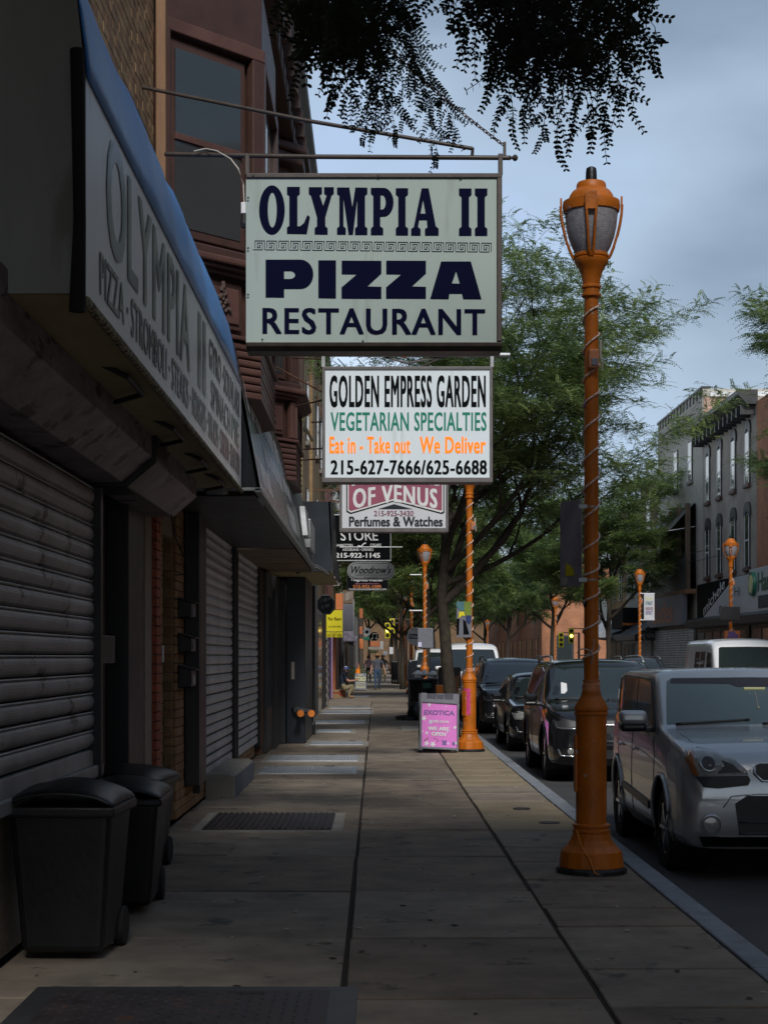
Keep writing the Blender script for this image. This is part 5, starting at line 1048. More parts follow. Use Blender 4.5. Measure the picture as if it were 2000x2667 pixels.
# ------------------------------------------------------------------ cars
class Car:
    def __init__(s, t, W, top, belt, tumble=.42, sill=.22, plan=None, crown=.03, edge=.10, planr=None, bot=None):
        s.t, s.W, s.top, s.belt, s.tum, s.sill, s.crown, s.edge = t, W, top, belt, tumble, sill, crown, edge
        s.L = top[-1][0]; s.plan = plan or [(0, .72), (.04, .84), (.12, .92), (.3, .975), (.7, 1)]; s.planr = planr or [(0, .80), (.06, .9), (.3, .97), (.8, 1)]; s.bot = bot or [(0, .34), (.10, .24), (.3, s.sill)]
    def ip(s, T, y): return float(np.interp(y, [q[0] for q in T], [q[1] for q in T]))
    def ring(s, y):
        zt = s.ip(s.top, y); w = s.W * s.ip(s.plan, y) * s.ip(s.planr, s.L - y); z0 = max(s.ip(s.bot, y), s.ip(s.bot, s.L - y)); zb = min(s.ip(s.belt, y), zt - .05); zb = max(zb, z0 + .05)
        h = zt - zb; wt = w * .955 - s.tum * h * .5 if h > .08 else w * .955; e = min(s.edge, h * .45); m = z0 + (zb - z0)
        P = [(0, z0 - .001), (w * .84, z0), (w * .95, z0 + .04), (w * .985, z0 + .12 * (zb - z0) / .7), (w, z0 + .42 * (zb - z0)), (w * .997, z0 + .70 * (zb - z0)), (w * .985, zb - .05 * min(1, (zb - z0) / .4)), (w * .955, zb), (wt + (w * .955 - wt) * .45, zb + h * .55 - e * .3), (wt, zt - e), (wt - e * .35, zt - e * .4), (wt - e * 1.0, zt - e * .08), (wt * .55, zt + s.crown * .7), (0, zt + s.crown)]
        zz = -9; Q = []
        for i, (x, z) in enumerate(P):
            z = max(z, zz + .0008); Q.append((max(x, 0), z)); zz = z
        return Q
    def half(s, y, z):
        Q = s.ring(y); return float(np.interp(z, [q[1] for q in Q], [q[0] for q in Q], left=0, right=0))
    def side(s, y, z, off=.004): return Vector((-(s.half(y, z) + off), y, z))
    def side2(s, y, z, off=.004): return Vector(((s.half(y, z) + off), y, z))
    def front(s, x, z, off=.006):
        y = 0.0; x0 = x; x = max(abs(x), .03)
        while y < 3.2 and s.half(y, z) < abs(x): y += .01
        lo = max(0, y - .01); hi = y
        for _ in range(10):
            m = (lo + hi) / 2
            if s.half(m, z) < abs(x): lo = m
            else: hi = m
        return Vector((x0, hi - off, z))
    def patch(s, outline, proj, off, name, mat, par=None, rings=4, th=.012, inner=None, bevel=0):
        pts = []; n = len(outline)
        for i in range(n):
            a = outline[i]; b = outline[(i + 1) % n]; k = max(1, int(math.hypot(a[0] - b[0], a[1] - b[1]) / .07))
            pts += [(a[0] + (b[0] - a[0]) * j / k, a[1] + (b[1] - a[1]) * j / k) for j in range(k)]
        cx = sum(p[0] for p in pts) / len(pts); cy = sum(p[1] for p in pts) / len(pts); m = len(pts); mb = MB(); vs = []
        for k in range(rings): f_ = 1 - k / rings; vs += [proj(cx + (p[0] - cx) * f_, cy + (p[1] - cy) * f_, off) for p in pts]
        vs.append(proj(cx, cy, off)); fs = []
        for k in range(rings - 1): fs += [(k * m + i, k * m + (i + 1) % m, (k + 1) * m + (i + 1) % m, (k + 1) * m + i) for i in range(m)]
        fs += [((rings - 1) * m + i, (rings - 1) * m + (i + 1) % m, rings * m) for i in range(m)]
        b0 = len(vs); vs += [proj(p[0], p[1], off - th) for p in pts]; fs += [(i, b0 + i, b0 + (i + 1) % m, (i + 1) % m) for i in range(m)]
        mb.add(vs, fs); return mb.build(name, mat, par or s.t, smooth=True)
    def strip(s, path, proj, w, off, name, mat, par=None):
        mb = MB(); pts = []
        for i in range(len(path) - 1):
            a, b = path[i], path[i + 1]; k = max(1, int(math.hypot(a[0] - b[0], a[1] - b[1]) / .06)); pts += [(a[0] + (b[0] - a[0]) * j / k, a[1] + (b[1] - a[1]) * j / k) for j in range(k)]
        pts.append(path[-1]); mb.tube([proj(p[0], p[1], off) for p in pts], w, 5); return mb.build(name, mat, par or s.t, smooth='all')
    def body(s, mat, arches=(), ar=.37, name='body'):
        ys = sorted(set([0, .008, .02, .04, .07, .1, .14] + [round(i * .055, 4) for i in range(3, int(s.L / .055))] + [s.L - .15, s.L - .08, s.L - .03, s.L]))
        Rg = [s.ring(y) for y in ys]; nr = len(Rg[0]); mb = MB(); vs = []; sub = 3
        def fine(Q):
            out = []
            for i in range(len(Q) - 1):
                for j in range(sub): out.append((Q[i][0] + (Q[i + 1][0] - Q[i][0]) * j / sub, Q[i][1] + (Q[i + 1][1] - Q[i][1]) * j / sub))
            out.append(Q[-1]); 
            for _ in range(2): out = [out[0]] + [((out[i - 1][0] + 2 * out[i][0] + out[i + 1][0]) / 4, (out[i - 1][1] + 2 * out[i][1] + out[i + 1][1]) / 4) for i in range(1, len(out) - 1)] + [out[-1]]
            return out
        FR = [fine(Q) for Q in Rg]; n = len(FR[0])
        for y, Q in zip(ys, FR): vs += [(-x, y, z) for x, z in Q] + [(x, y, z) for x, z in reversed(Q[1:-1])]
        m = 2 * n - 2; fs = []
        for j in range(len(ys) - 1):
            for i in range(m):
                q = (j * m + i, j * m + (i + 1) % m, (j + 1) * m + (i + 1) % m, (j + 1) * m + i)
                c = sum((Vector(vs[k]) for k in q), Vector()) / 4
                if any(math.hypot(c.y - a, c.z - ar * .92) < ar for a in arches) and (abs(c.x) > s.W * .55): continue
                fs.append(q)
        fs += [tuple(range(m - 1, -1, -1)), tuple((len(ys) - 1) * m + i for i in range(m))]
        mb.add(vs, fs); o = mb.build(name, mat, s.t, smooth=True); return o
    def wheels(s, arches, r=.34, w=.21, ar=.37, rimmat=m_chrome, trim=m_dkplastic):
        for a in arches:
            for sg in (-1, 1):
                x = sg * (s.W - .03)
                mb = MB(); mb.lathe([(ar * 1.02, x), (ar * 1.02, x - sg * .30), (.05, x - sg * .31)], 28, (a, ar * .92), axis='x', cap=False); mb.build('wheel_well', m_black, s.t)
                pts = []
                for i in range(19):
                    an = R(-14 + 208 * i / 18); yy = a + ar * math.cos(an); zz = ar * .92 + ar * math.sin(an)
                    if zz > s.sill - .02: q = s.half(yy, max(zz, s.sill + .03)); pts.append(((q + .004) * sg, yy, zz))
                mb = MB(); mb.tube(pts, .018, 6); mb.build('arch_trim', trim, s.t, smooth='all')
                wt = thing('wheel', None, None); wt.parent = s.t; KIDS.setdefault(s.t.name, []).append(wt); wt.location = (x, a, r)
                mb = MB(); i_ = -sg; mb.lathe([(r * .66, 0), (r * .93, .0), (r, i_ * .03), (r, i_ * (w - .03)), (r * .93, i_ * w), (r * .66, i_ * w)], 30, axis='x', cap=False); mb.build('tyre', m_tyre, wt, smooth=True)
                mb = MB(); mb.lathe([(r * .66, i_ * .01), (r * .60, i_ * .02), (r * .58, i_ * .10), (.02, i_ * .12)], 26, axis='x', cap=False); mb.lathe([(.05, i_ * .02), (.05, i_ * .08)], 12, axis='x')
                for k in range(5):
                    an = 2 * math.pi * k / 5; mb.bar((i_ * .03, .04 * math.cos(an), .04 * math.sin(an)), (i_ * .025, r * .62 * math.cos(an), r * .62 * math.sin(an)), .05, .03)
                mb.build('rim', rimmat, wt)
    def mirror(s, y, z, mat, sg=-1, w=.24, h=.17, low=m_dkplastic):
        x = sg * (s.half(y, z) + .015); mb = MB(); mt = thing('mirror', None, None); mt.parent = s.t; KIDS.setdefault(s.t.name, []).append(mt)
        x0, x1 = sorted((x + sg * .04, x + sg * (.04 + w)))
        mb.box(x0, x1, y - .07, y + .06, z + h * .28, z + h); mb.build('shell', mat, mt, bevel=.045, seg=4)
        mb = MB(); mb.box(x0 + .008, x1 - .008, y - .06, y + .065, z - .01, z + h * .34); mb.build('housing', low, mt, bevel=.03, seg=3)
        mb = MB(); a_, b_ = sorted((x - sg * .06, x + sg * .06)); mb.box(a_, b_, y - .02, y + .04, z - .015, z + .03); mb.build('arm', low, mt, bevel=.01)
def wipers(c, zc, xs):
    for (x0, z0, x1, z1) in xs: c.strip([(x0, z0), (x1, z1)], lambda x, z, o: c.front(x, z, o), .011, .022, 'wiper', m_black)
RD = -.13
# second near tree behind the camera: unseen, added to shade the foreground
# --- silver boxy car (nearest)
t = thing('parked_car', 'silver boxy compact car at the kerb, nearest, cut by the right edge', 'car', (3.22, 12.95, RD), group='cars parked along the kerb')
top = [(0, .66), (.015, .80), (.05, .90), (.12, .965), (.3, 1.02), (.6, 1.07), (.95, 1.11), (1.12, 1.135), (1.2, 1.18), (1.42, 1.40), (1.60, 1.565), (1.68, 1.60), (1.9, 1.615), (3.3, 1.605), (3.8, 1.57), (3.98, 1.35), (4.06, 1.0), (4.1, .6)]
belt = [(0, .62), (.12, .80), (.3, .90), (.9, 1.02), (1.3, 1.08), (4.1, 1.19)]
c = Car(t, .90, top, belt, tumble=.16, edge=.065, crown=.018, plan=[(0, .84), (.02, .885), (.06, .92), (.12, .95), (.25, .975), (.6, 1)])
ar = [.86, 3.40]; c.body(m_silver, ar, .40); c.wheels(ar, .33, .21, .40, trim=m_silver)
fp = c.front
def wsh(c, xb, xt, zb, zt, n=5): return [(-xb, zb), (-xb * .4, zb - .004), (0, zb - .004), (xb * .4, zb - .004), (xb, zb), (xt + (xb - xt) * .5, (zb + zt) / 2), (xt, zt - .03), (xt - .05, zt), (0, zt + .008), (-xt + .05, zt), (-xt, zt - .03), (-xt - (xb - xt) * .5, (zb + zt) / 2)]
c.patch(wsh(c, .79, .73, 1.165, 1.545), fp, .006, 'windshield', glassmat('teal_windshield', (.09, .13, .14), .04, .7))  # teal of the sky reflection put into the glass colour
c.patch([(-.70, 1.50), (-.69, 1.54), (0, 1.548), (.69, 1.54), (.70, 1.50), (.2, 1.495), (.15, 1.47), (-.15, 1.47), (-.2, 1.495)], fp, .009, 'sun_band', M('dotted_band', (.03, .028, .035), .4), th=.004)
mb = MB(); mb.tube([fp(0.09, 1.455, .012), fp(-.09, 1.455, .012)], .014, 6); mb.build('rear_view_mirror', m_cream, t)
mb = MB(); q = fp(-.05, 1.42, .010); mb.add([q, q + Vector((.05, 0, -.02)), q + Vector((.03, -.02, -.09)), q + Vector((-.03, -.02, -.07))], [(0, 1, 2, 3)]); mb.tube([fp(0, 1.43, .012), fp(.0, 1.37, .012), fp(.0, 1.31, .012)], .003, 4); mb.lathe([(.003, 1.285), (.012, 1.30), (.003, 1.312)], 8, (fp(0, 1.30, .012).x, fp(0, 1.30, .012).y)); mb.build('hanging_tag', m_white2, t)
wipers(c, 1.1, [(-.72, 1.165, -.1, 1.20), (.0, 1.168, .62, 1.215)])
# headlights: amber corner, clear lens, dark lower insert
for sg in (-1, 1):
    g = lambda P_: [(sg * x, z) for x, z in P_][::sg]
    hl_ = c.patch(g([(-.815, .925), (-.775, .995), (-.70, 1.02), (-.58, .995), (-.46, .935), (-.38, .855), (-.365, .825), (-.62, .815), (-.76, .815)]), fp, .014, 'headlight', m_lens)
    c.patch(g([(-.822, .925), (-.785, .995), (-.745, 1.012), (-.765, .945), (-.77, .88), (-.745, .815), (-.785, .82)]), fp, .020, 'turn_lens', m_amber, hl_, th=.02)
    q = fp(sg * -.665, .91, .02); mb = MB()
    mb.tube([(q.x + .062 * math.cos(a_ * math.pi / 12), fp(q.x + .062 * math.cos(a_ * math.pi / 12), q.z + .062 * math.sin(a_ * math.pi / 12), .018).y, q.z + .062 * math.sin(a_ * math.pi / 12)) for a_ in range(12, 22)], .007, 6); mb.build('lamp_ring', m_chrome, hl_, smooth='all')
    vs_ = [fp(q.x, q.z, .019)] + [fp(q.x + .05 * math.cos(a_ * math.pi / 8), q.z + .05 * math.sin(a_ * math.pi / 8), .017) for a_ in range(16)]; mb = MB(); mb.add(vs_, [(0, 1 + i, 1 + (i + 1) % 16) for i in range(16)]); mb.build('projector', m_dark, hl_, smooth='all')
    c.patch(g([(-.60, .83), (-.42, .84), (-.48, .90), (-.56, .93)]), fp, .0175, 'reflector', m_dark, hl_, th=.003)
    c.patch(g([(-.77, .805), (-.37, .815), (-.35, .78), (-.37, .74), (-.60, .715), (-.71, .725)]), fp, .010, 'lamp_insert', m_black, hl_)
    q = fp(sg * -.655, .435, .0); mb = MB(); mb.lathe([(.075, q.y - .02), (.085, q.y - .012), (.09, q.y + .04)], 24, (q.x, q.z), axis='y', cap=False); fo = mb.build('fog_light', m_silver, t, smooth=True)
    mb = MB(); mb.lathe([(.068, q.y - .004), (.06, q.y - .012), (.02, q.y - .016)], 20, (q.x, q.z), axis='y'); mb.build('fog_lens', m_lens, fo, smooth=True)
c.patch([(-.31, .89), (-.27, .905), (.27, .905), (.31, .89), (.31, .825), (.25, .78), (-.25, .78), (-.31, .825)], fp, .010, 'grille', m_black)
c.strip([(-.31, .89), (-.32, .83), (-.26, .773), (.26, .773), (.32, .83), (.31, .89)], fp, .009, .012, 'grille_trim', m_chrome)
c.patch([(-.47, .60), (-.38, .66), (.38, .66), (.47, .60), (.44, .37), (-.44, .37)], fp, .006, 'bumper_intake', m_black)
for z in (.46, .37): c.strip([(-.44, z), (.44, z)], fp, .009, .012, 'intake_bar', m_dark if z > .36 else m_silver)
c.strip([(-.56, .57), (-.50, .655), (-.3, .672), (.3, .672), (.50, .655), (.56, .57)], fp, .006, .0, 'bumper_crease', m_silver)
c.patch([(-.16, .60), (.16, .60), (.16, .50), (-.16, .50)], fp, .02, 'licence_plate', m_black)
c.patch([(-.74, .345), (.74, .345), (.70, .26), (-.70, .26)], fp, .008, 'lower_valance', m_dkplastic)
[c.strip([(sg * .46, .90), (sg * .66, 1.0), (sg * .72, 1.06), (sg * .74, 1.10)], fp, .003, .001, 'bonnet_gap', m_black) for sg in (-1, 1)]
for sg, pj in ((-1, c.side), (1, c.side2)):
    pj2 = lambda y, z, o, pj=pj: pj(y, z, o)
    c.patch([(1.40, 1.135), (1.78, 1.50), (2.4, 1.535), (2.4, 1.155)], pj2, .006, 'side_window', m_glass); c.patch([(2.44, 1.16), (2.44, 1.535), (3.15, 1.53), (3.55, 1.49), (3.5, 1.24)], pj2, .006, 'side_window', m_glass)
    c.strip([(1.34, 1.11), (1.76, 1.53), (3.15, 1.55), (3.6, 1.51), (3.54, 1.20), (1.36, 1.105)], pj2, .006, .006, 'window_trim', m_dark)
    for path in ([(1.22, .30), (1.20, .9), (1.36, 1.07)], [(2.42, .30), (2.42, 1.08)], [(3.30, 1.15), (3.28, .85), (3.08, .60)]): c.strip(path, pj2, .0035, .0, 'door_gap', m_black)
    c.patch([(1.45, .50), (2.9, .56), (2.9, .50), (1.45, .43)], pj2, .014, 'rub_strip', m_dkplastic)
    for y0 in (2.18, 3.02): c.strip([(y0, .90), (y0 + .16, .905)], pj2, .014, .02, 'door_handle', m_chrome)
    c.patch([(1.30, .34), (2.96, .34), (2.96, .235), (1.30, .235)], pj2, .010, 'sill_cover', m_dkplastic)
    c.strip([(1.2, .86), (2.2, .93), (3.4, .97)], pj2, .006, .002, 'body_crease', m_silver)
c.mirror(1.45, 1.10, m_silver, -1); c.mirror(1.45, 1.10, m_silver, 1)
mb = MB(); mb.tube([(-.45, 3.4, 1.6), (-.62, 3.55, 1.93)], .006, 5); mb.build('antenna', m_black, t)

def generic(label, x, y, paint, kind, group='cars parked along the kerb', rz=0.0, rails=False, name='parked_car', cat='car', plate=True, glass=None):
    t = thing(name, label, cat, (x, y, RD), rz, group=group)
    if kind == 'suv':
        top = [(0, .58), (.02, .78), (.08, .90), (.25, .98), (.6, 1.03), (1.0, 1.07), (1.15, 1.11), (1.5, 1.38), (1.85, 1.60), (2.0, 1.645), (2.6, 1.67), (3.7, 1.65), (4.2, 1.58), (4.45, 1.25), (4.55, .95), (4.6, .6)]; belt = [(0, .6), (.3, .87), (1.2, 1.0), (4.6, 1.12)]; W = .92; ar = [.92, 3.58]; r = .36; wz = (1.12, 1.58, .80, .64); sw = ([(1.45, 1.06), (2.0, 1.50), (2.55, 1.57), (2.55, 1.08)], [(2.6, 1.085), (2.6, 1.57), (3.3, 1.56), (3.9, 1.47), (4.0, 1.18)]); tum = .36
    elif kind == 'sedan':
        top = [(0, .52), (.02, .66), (.1, .78), (.3, .84), (.8, .90), (1.15, .94), (1.5, 1.15), (1.9, 1.36), (2.1, 1.40), (2.9, 1.40), (3.3, 1.33), (3.9, 1.05), (4.4, 1.0), (4.5, .6)]; belt = [(0, .5), (.3, .74), (1.2, .86), (4.5, .95)]; W = .88; ar = [.88, 3.5]; r = .32; wz = (.965, 1.33, .76, .60); sw = ([(1.5, .92), (2.0, 1.26), (2.5, 1.33), (2.5, .94)], [(2.55, .945), (2.55, 1.33), (3.0, 1.32), (3.6, 1.0)]); tum = .45
    elif kind == 'van':
        top = [(0, .60), (.02, .85), (.1, 1.0), (.4, 1.10), (.75, 1.20), (.85, 1.25), (1.2, 1.65), (1.5, 1.98), (1.75, 2.10), (2.4, 2.15), (5.2, 2.15), (5.35, 1.9), (5.4, .8)]; belt = [(0, .6), (.5, 1.0), (1.2, 1.15), (5.4, 1.2)]; W = 1.0; ar = [.85, 4.3]; r = .36; wz = (1.24, 1.96, .86, .74); sw = ([(1.25, 1.22), (1.55, 1.80), (2.05, 1.85), (2.05, 1.22)], [(2.3, 1.25), (2.3, 1.85), (2.9, 1.85), (2.9, 1.25)], [(3.0, 1.25), (3.0, 1.85), (3.6, 1.85), (3.6, 1.25)]); tum = .16
    c = Car(t, W, top, belt, tumble=tum, edge=.12, crown=.03); c.body(paint, ar, r + .06); c.wheels(ar, r, .21, r + .06)
    zb, zt, xb, xt = wz; fp = c.front; c.patch(wsh(c, xb, xt, zb, zt), fp, .006, 'windshield', glass or m_glass); wipers(c, 0, [(-xb + .08, zb + .005, -.08, zb + .035), (.02, zb + .005, xb - .12, zb + .04)])
    hz = {'suv': .80, 'sedan': .66, 'van': .88}[kind]
    for sg in (-1, 1):
        g = lambda P_: [(sg * a, b) for a, b in P_][::sg]; w = W
        hl_ = c.patch(g([(-w * .93, hz + .05), (-w * .80, hz + .09), (-w * .48, hz + .02), (-w * .46, hz - .03), (-w * .62, hz - .07), (-w * .88, hz - .06)]), fp, .012, 'headlight', m_lens if kind != 'suv' else m_dark)
        c.strip(g([(-w * .90, hz + .06), (-w * .86, hz - .045), (-w * .60, hz - .055), (-w * .46, hz - .02)]), fp, .007, .016, 'running_light', m_chrome, hl_)
        c.strip(g([(-w * .86, .47), (-w * .82, .38), (-w * .5, .37)]), fp, .012, .012, 'bumper_trim', m_chrome)
        q = fp(sg * -w * .68, .44, .0); mb = MB(); mb.lathe([(.045, q.y - .012), (.03, q.y - .02)], 14, (q.x, q.z), axis='y'); mb.build('fog_light', m_lens, t, smooth=True)
    c.patch([(-.40, hz + .05), (.40, hz + .05), (.36, hz - .12), (-.36, hz - .12)], fp, .008, 'grille', m_black); c.strip([(-.42, hz - .0), (.42, hz - .0)], fp, .014, .014, 'grille_bar', m_chrome); c.patch([(-.55, .46), (.55, .46), (.5, .34), (-.5, .34)], fp, .006, 'bumper_intake', m_black)
    for sg, pj in ((-1, c.side), (1, c.side2)):
        for P_ in sw: c.patch(P_, pj, .006, 'side_window', m_glass)
        if kind != 'van' or 1: c.strip([(sw[0][0][0] - .05, sw[0][0][1] - .02), (sw[-1][-1][0], sw[-1][-1][1] - .025)], pj, .008, .006, 'window_trim', m_chrome if kind == 'suv' else m_dark)
        for y0 in (1.3, 2.55): c.strip([(y0, .32), (y0, .98 if kind != 'sedan' else .86)], pj, .0035, 0, 'door_gap', m_black)
        for y0 in (2.3, 3.2): c.strip([(y0, .92 if kind != 'sedan' else .80), (y0 + .16, .92 if kind != 'sedan' else .80)], pj, .013, .018, 'door_handle', paint)
        if rails:
            x = sg * (W * .955 - tum * .5 * .5 - .12); mb = MB(); mb.tube([(x, 1.95, 1.64), (x, 2.1, 1.715), (x, 2.5, 1.735), (x, 3.6, 1.72), (x, 3.95, 1.70), (x, 4.05, 1.63)], .018, 8); mb.build('roof_rail', m_galv, t, smooth='all')
    mz = {'suv': 1.03, 'sedan': .88, 'van': 1.25}[kind]; c.mirror(sw[0][0][0] + .12, mz, paint, -1, w=.20, h=.16); c.mirror(sw[0][0][0] + .12, mz, paint, 1, w=.20, h=.16)
    return t, c
t, c = generic('glossy black sport-utility car parked behind the silver boxy car', 3.26, 22.9, m_carblack, 'suv', rails=True)
mb = MB(); q = c.front(-.62, 1.20, .012); mb.add([q, q + Vector((.09, 0, 0)), c.front(-.52, 1.34, .012), c.front(-.60, 1.36, .012)], [(0, 1, 2, 3)]); mb.build('dashboard_paper', m_white, t)
generic('low dark sedan behind the glossy black car, mirror toward the sidewalk', 3.26, 30.2, m_carblack, 'sedan')
generic('charcoal sport-utility car with pale roof rails, between the sedan and the white van', 3.20, 37.3, m_carcharcoal, 'suv', rails=True, glass=glassmat('pale_windshield', (.12, .16, .18), .05, .8))
generic('small pale blue-white car half hidden by the second lamp', 3.15, 44.5, m_whitecar, 'sedan')
generic('tall white van parked on the left kerb beyond the small cars', 3.15, 54.5, m_whitecar, 'van', group='white vans', name='parked_van', cat='van')
generic('farther white van glimpsed left of the third lamp', 3.15, 96, m_whitecar, 'van', group='white vans', name='parked_van', cat='van')
generic('white passenger van parked across the road, behind the silver car roof', 9.1, 39.8, m_whitecar, 'van', group='white vans', name='parked_van', cat='van')
generic('grey sport-utility car parked across the road, roof rails just visible', 9.15, 56.5, m_carcharcoal, 'suv', rails=True)
generic('dark car parked across the road beyond the grey one', 9.15, 64, m_carblack, 'sedan'); generic('small dark car far up the left kerb past the white van', 3.15, 64, m_carcharcoal, 'sedan'); generic('black sport-utility car far up the left kerb before the far van', 3.15, 84, m_carblack, 'suv')
generic('dark sedan parked far across the road by the cross street', 9.15, 90, m_carblack, 'sedan')
# ------------------------------------------------------------------ farther buildings on the left
def wall_bldg(name, label, x, y0, y1, h, mat, side=-1, wins=(), depth=10, cornice=None, base=None, wframe=m_dark, arch=False, z0=0.0, wd=.95, sillm=None, sash=None):
    """terraced house whose street wall is the plane X=x; wins = list of (y centre, z0, z1)"""
    t = thing(name, label, 'building', (x, y0, 0)); O = t.location
    mb = MB(O); a, b = (x - depth, x) if side < 0 else (x, x + depth); mb.box(a, b, y0 + .01, y1 - .01, z0, h); w = mb.build('wall', mat, t)
    s = 1 if side < 0 else -1
    for k, (yc, za, zb) in enumerate(wins):
        f = MB(O); f.box(*sorted((x + s * .002, x + s * .05)), yc - wd / 2, yc + wd / 2, za, zb); fo = f.build('window', wframe, t, bevel=.01)
        g = MB(O); m_ = (za + zb) / 2
        g.box(*sorted((x + s * .05, x + s * .056)), yc - wd / 2 + .09, yc + wd / 2 - .09, za + .08, m_ - .03); g.box(*sorted((x + s * .05, x + s * .062)), yc - wd / 2 + .09, yc + wd / 2 - .09, m_ + .03, zb - .08); g.build('pane', m_window, fo)
        g = MB(O); g.box(*sorted((x + s * .05, x + s * .07)), yc - wd / 2 + .04, yc - wd / 2 + .09, za + .04, zb - .04); g.box(*sorted((x + s * .05, x + s * .072)), yc + wd / 2 - .09, yc + wd / 2 - .04, za + .04, zb - .04); g.box(*sorted((x + s * .05, x + s * .075)), yc - wd / 2 + .09, yc + wd / 2 - .09, m_ - .03, m_ + .03); g.build('sash', sash or m_white, fo)
        g = MB(O); g.box(*sorted((x, x + s * .13)), yc - wd / 2 - .08, yc + wd / 2 + .08, za - .14, za - .01); g.build('sill', sillm or m_conc, fo, bevel=.01)
        if arch:
            P_ = [(yc - wd / 2 - .14, zb - .12), (yc - wd / 2 - .14, zb + .08)] + [(yc + (wd / 2 + .14) * math.cos(R(180 - q)), zb + .08 + .36 * math.sin(R(q))) for q in range(15, 170, 15)] + [(yc + wd / 2 + .14, zb + .08), (yc + wd / 2 + .14, zb - .12), (yc + wd / 2 - .02, zb - .1), (yc, zb + .08), (yc - wd / 2 + .02, zb - .1)]
            g = MB(O); g.prism([(x + s * .003, q[0], q[1]) for q in P_], (s * .07, 0, 0)); g.build('lintel', arch if arch is not True else m_conc, fo)
    if cornice:
        c_, cm, pr = cornice
        mb = MB(O); mb.prism([(x - s * .05, y0, c_), (x + s * pr * .5, y0, c_), (x + s * pr, y0, c_ + .35), (x + s * pr, y0, c_ + .55), (x - s * .05, y0, c_ + .55)], (0, y1 - y0, 0)); mb.build('cornice', cm, t, bevel=.02)
        n = int((y1 - y0) / .75)
        for k in range(n): mb = MB(O); yy = y0 + .3 + k * (y1 - y0 - .6) / max(1, n - 1); mb.box(*sorted((x + s * .01, x + s * pr * .75)), yy - .07, yy + .07, c_ - .35, c_ + .02); mb.build('bracket', cm, t, bevel=.01)
    return t
b_tan = brickmat('far_tan_brickwork', (.42, .27, .12), (.33, .20, .09), (.35, .28, .2)); b_red = brickmat('far_red_brickwork', (.30, .10, .05), (.24, .08, .045), (.3, .26, .22))
b_orange = brickmat('orange_brickwork', (.52, .20, .09), (.44, .17, .08), (.42, .32, .24), .24, .09); b_grey = brickmat('grey_painted_brick', (.47, .42, .355), (.42, .375, .32), (.27, .24, .21), var=.35); b_brown = brickmat('brown_brickwork', (.20, .11, .045), (.16, .085, .035), (.2, .16, .12))
wall_bldg('brick_house', 'tan brick house with pale downpipe seen between the bay and the bright sign', -2.1, 41.6, 53, 12.8, b_tan, wins=[(46.5, 4.8, 6.6), (50.5, 4.8, 6.6), (46.5, 8.0, 9.8), (50.5, 8.0, 9.8)], cornice=(12.2, m_brownlight, .4))
mb = MB((-2, 44.3, 0)); mb.tube([(-2.0, 44.6, 3.9), (-2.0, 44.6, 12.2)], .07, 8); mb.tube([(-2.0, 44.6, 8.1), (-2.0, 46.5, 8.0), (-1.9, 50, 8.0)], .05, 6); tag(mb.build('downpipe', m_cream2, smooth='all'), 'pale cream downpipe with a side branch on the tan brick house', 'pipe')
wall_bldg('brick_house', 'darker tan brick house with narrow windows, second beyond the bay', -2.0, 53, 66, 12.4, b_tan, wins=[(56, 4.8, 6.8), (60, 4.8, 6.8), (64, 4.8, 6.8), (56, 8.2, 10), (60, 8.2, 10), (64, 8.2, 10)], cornice=(11.8, m_brownpaint, .35))
for k, yy in enumerate((54, 58, 62)):
    mb = MB((-1.9, yy, 9)); mb.box(-2.0, -1.2, yy, yy + .05, 6.9, 6.95); mb.box(-1.25, -1.2, yy, yy + 2.2, 6.95, 7.0); mb.box(-2.0, -1.2, yy, yy + .05, 10.2, 10.25); mb.bar((-1.2, yy, 6.95), (-1.95, yy + 1.5, 10.2), .04)
    tag(mb.build('fire_escape', m_rust), ['nearest', 'middle', 'farthest'][k] + ' rusty fire-escape landing on the tan brick wall left of the bright sign', 'fire escape')
wall_bldg('shop_house', 'coral-painted narrow house beside the dark tan one', -2.0, 66, 76, 10.3, M('coral_wall', (.55, .20, .14), .8, world=True), wins=[(69, 5, 6.8), (73, 5, 6.8)], cornice=(9.7, m_white, .35))
wall_bldg('shop_house', 'mustard brick house with white cornice far down the left side', -2.0, 76, 88, 9.6, b_tan, wins=[(79, 5, 6.8), (84, 5, 6.8)], cornice=(9.0, m_white, .3))
wall_bldg('shop_house', 'red brick house before the crossing on the left', -2.0, 88, 101, 9.0, b_red, wins=[(91, 5, 6.6), (96, 5, 6.6)], cornice=(8.4, m_brownpaint, .3))
wall_bldg('shop_house', 'red brick corner house past the crossing on the left', -2.0, 128, 150, 9.5, b_red, wins=[(133, 5, 6.6), (139, 5, 6.6), (145, 5, 6.6)])
wall_bldg('shop_house', 'grey house near the end of the left side', -2.0, 150, 185, 8.5, m_white2); wall_bldg('shop_house', 'last brick house on the left side', -2.0, 185, 260, 9.5, b_brown)
mb = MB((4, 300, 0)); mb.box(-30, 40, 330, 345, -.2, 11); tag(mb.build('far_block', b_brown), 'brown brick block closing the far end of the street', 'building')
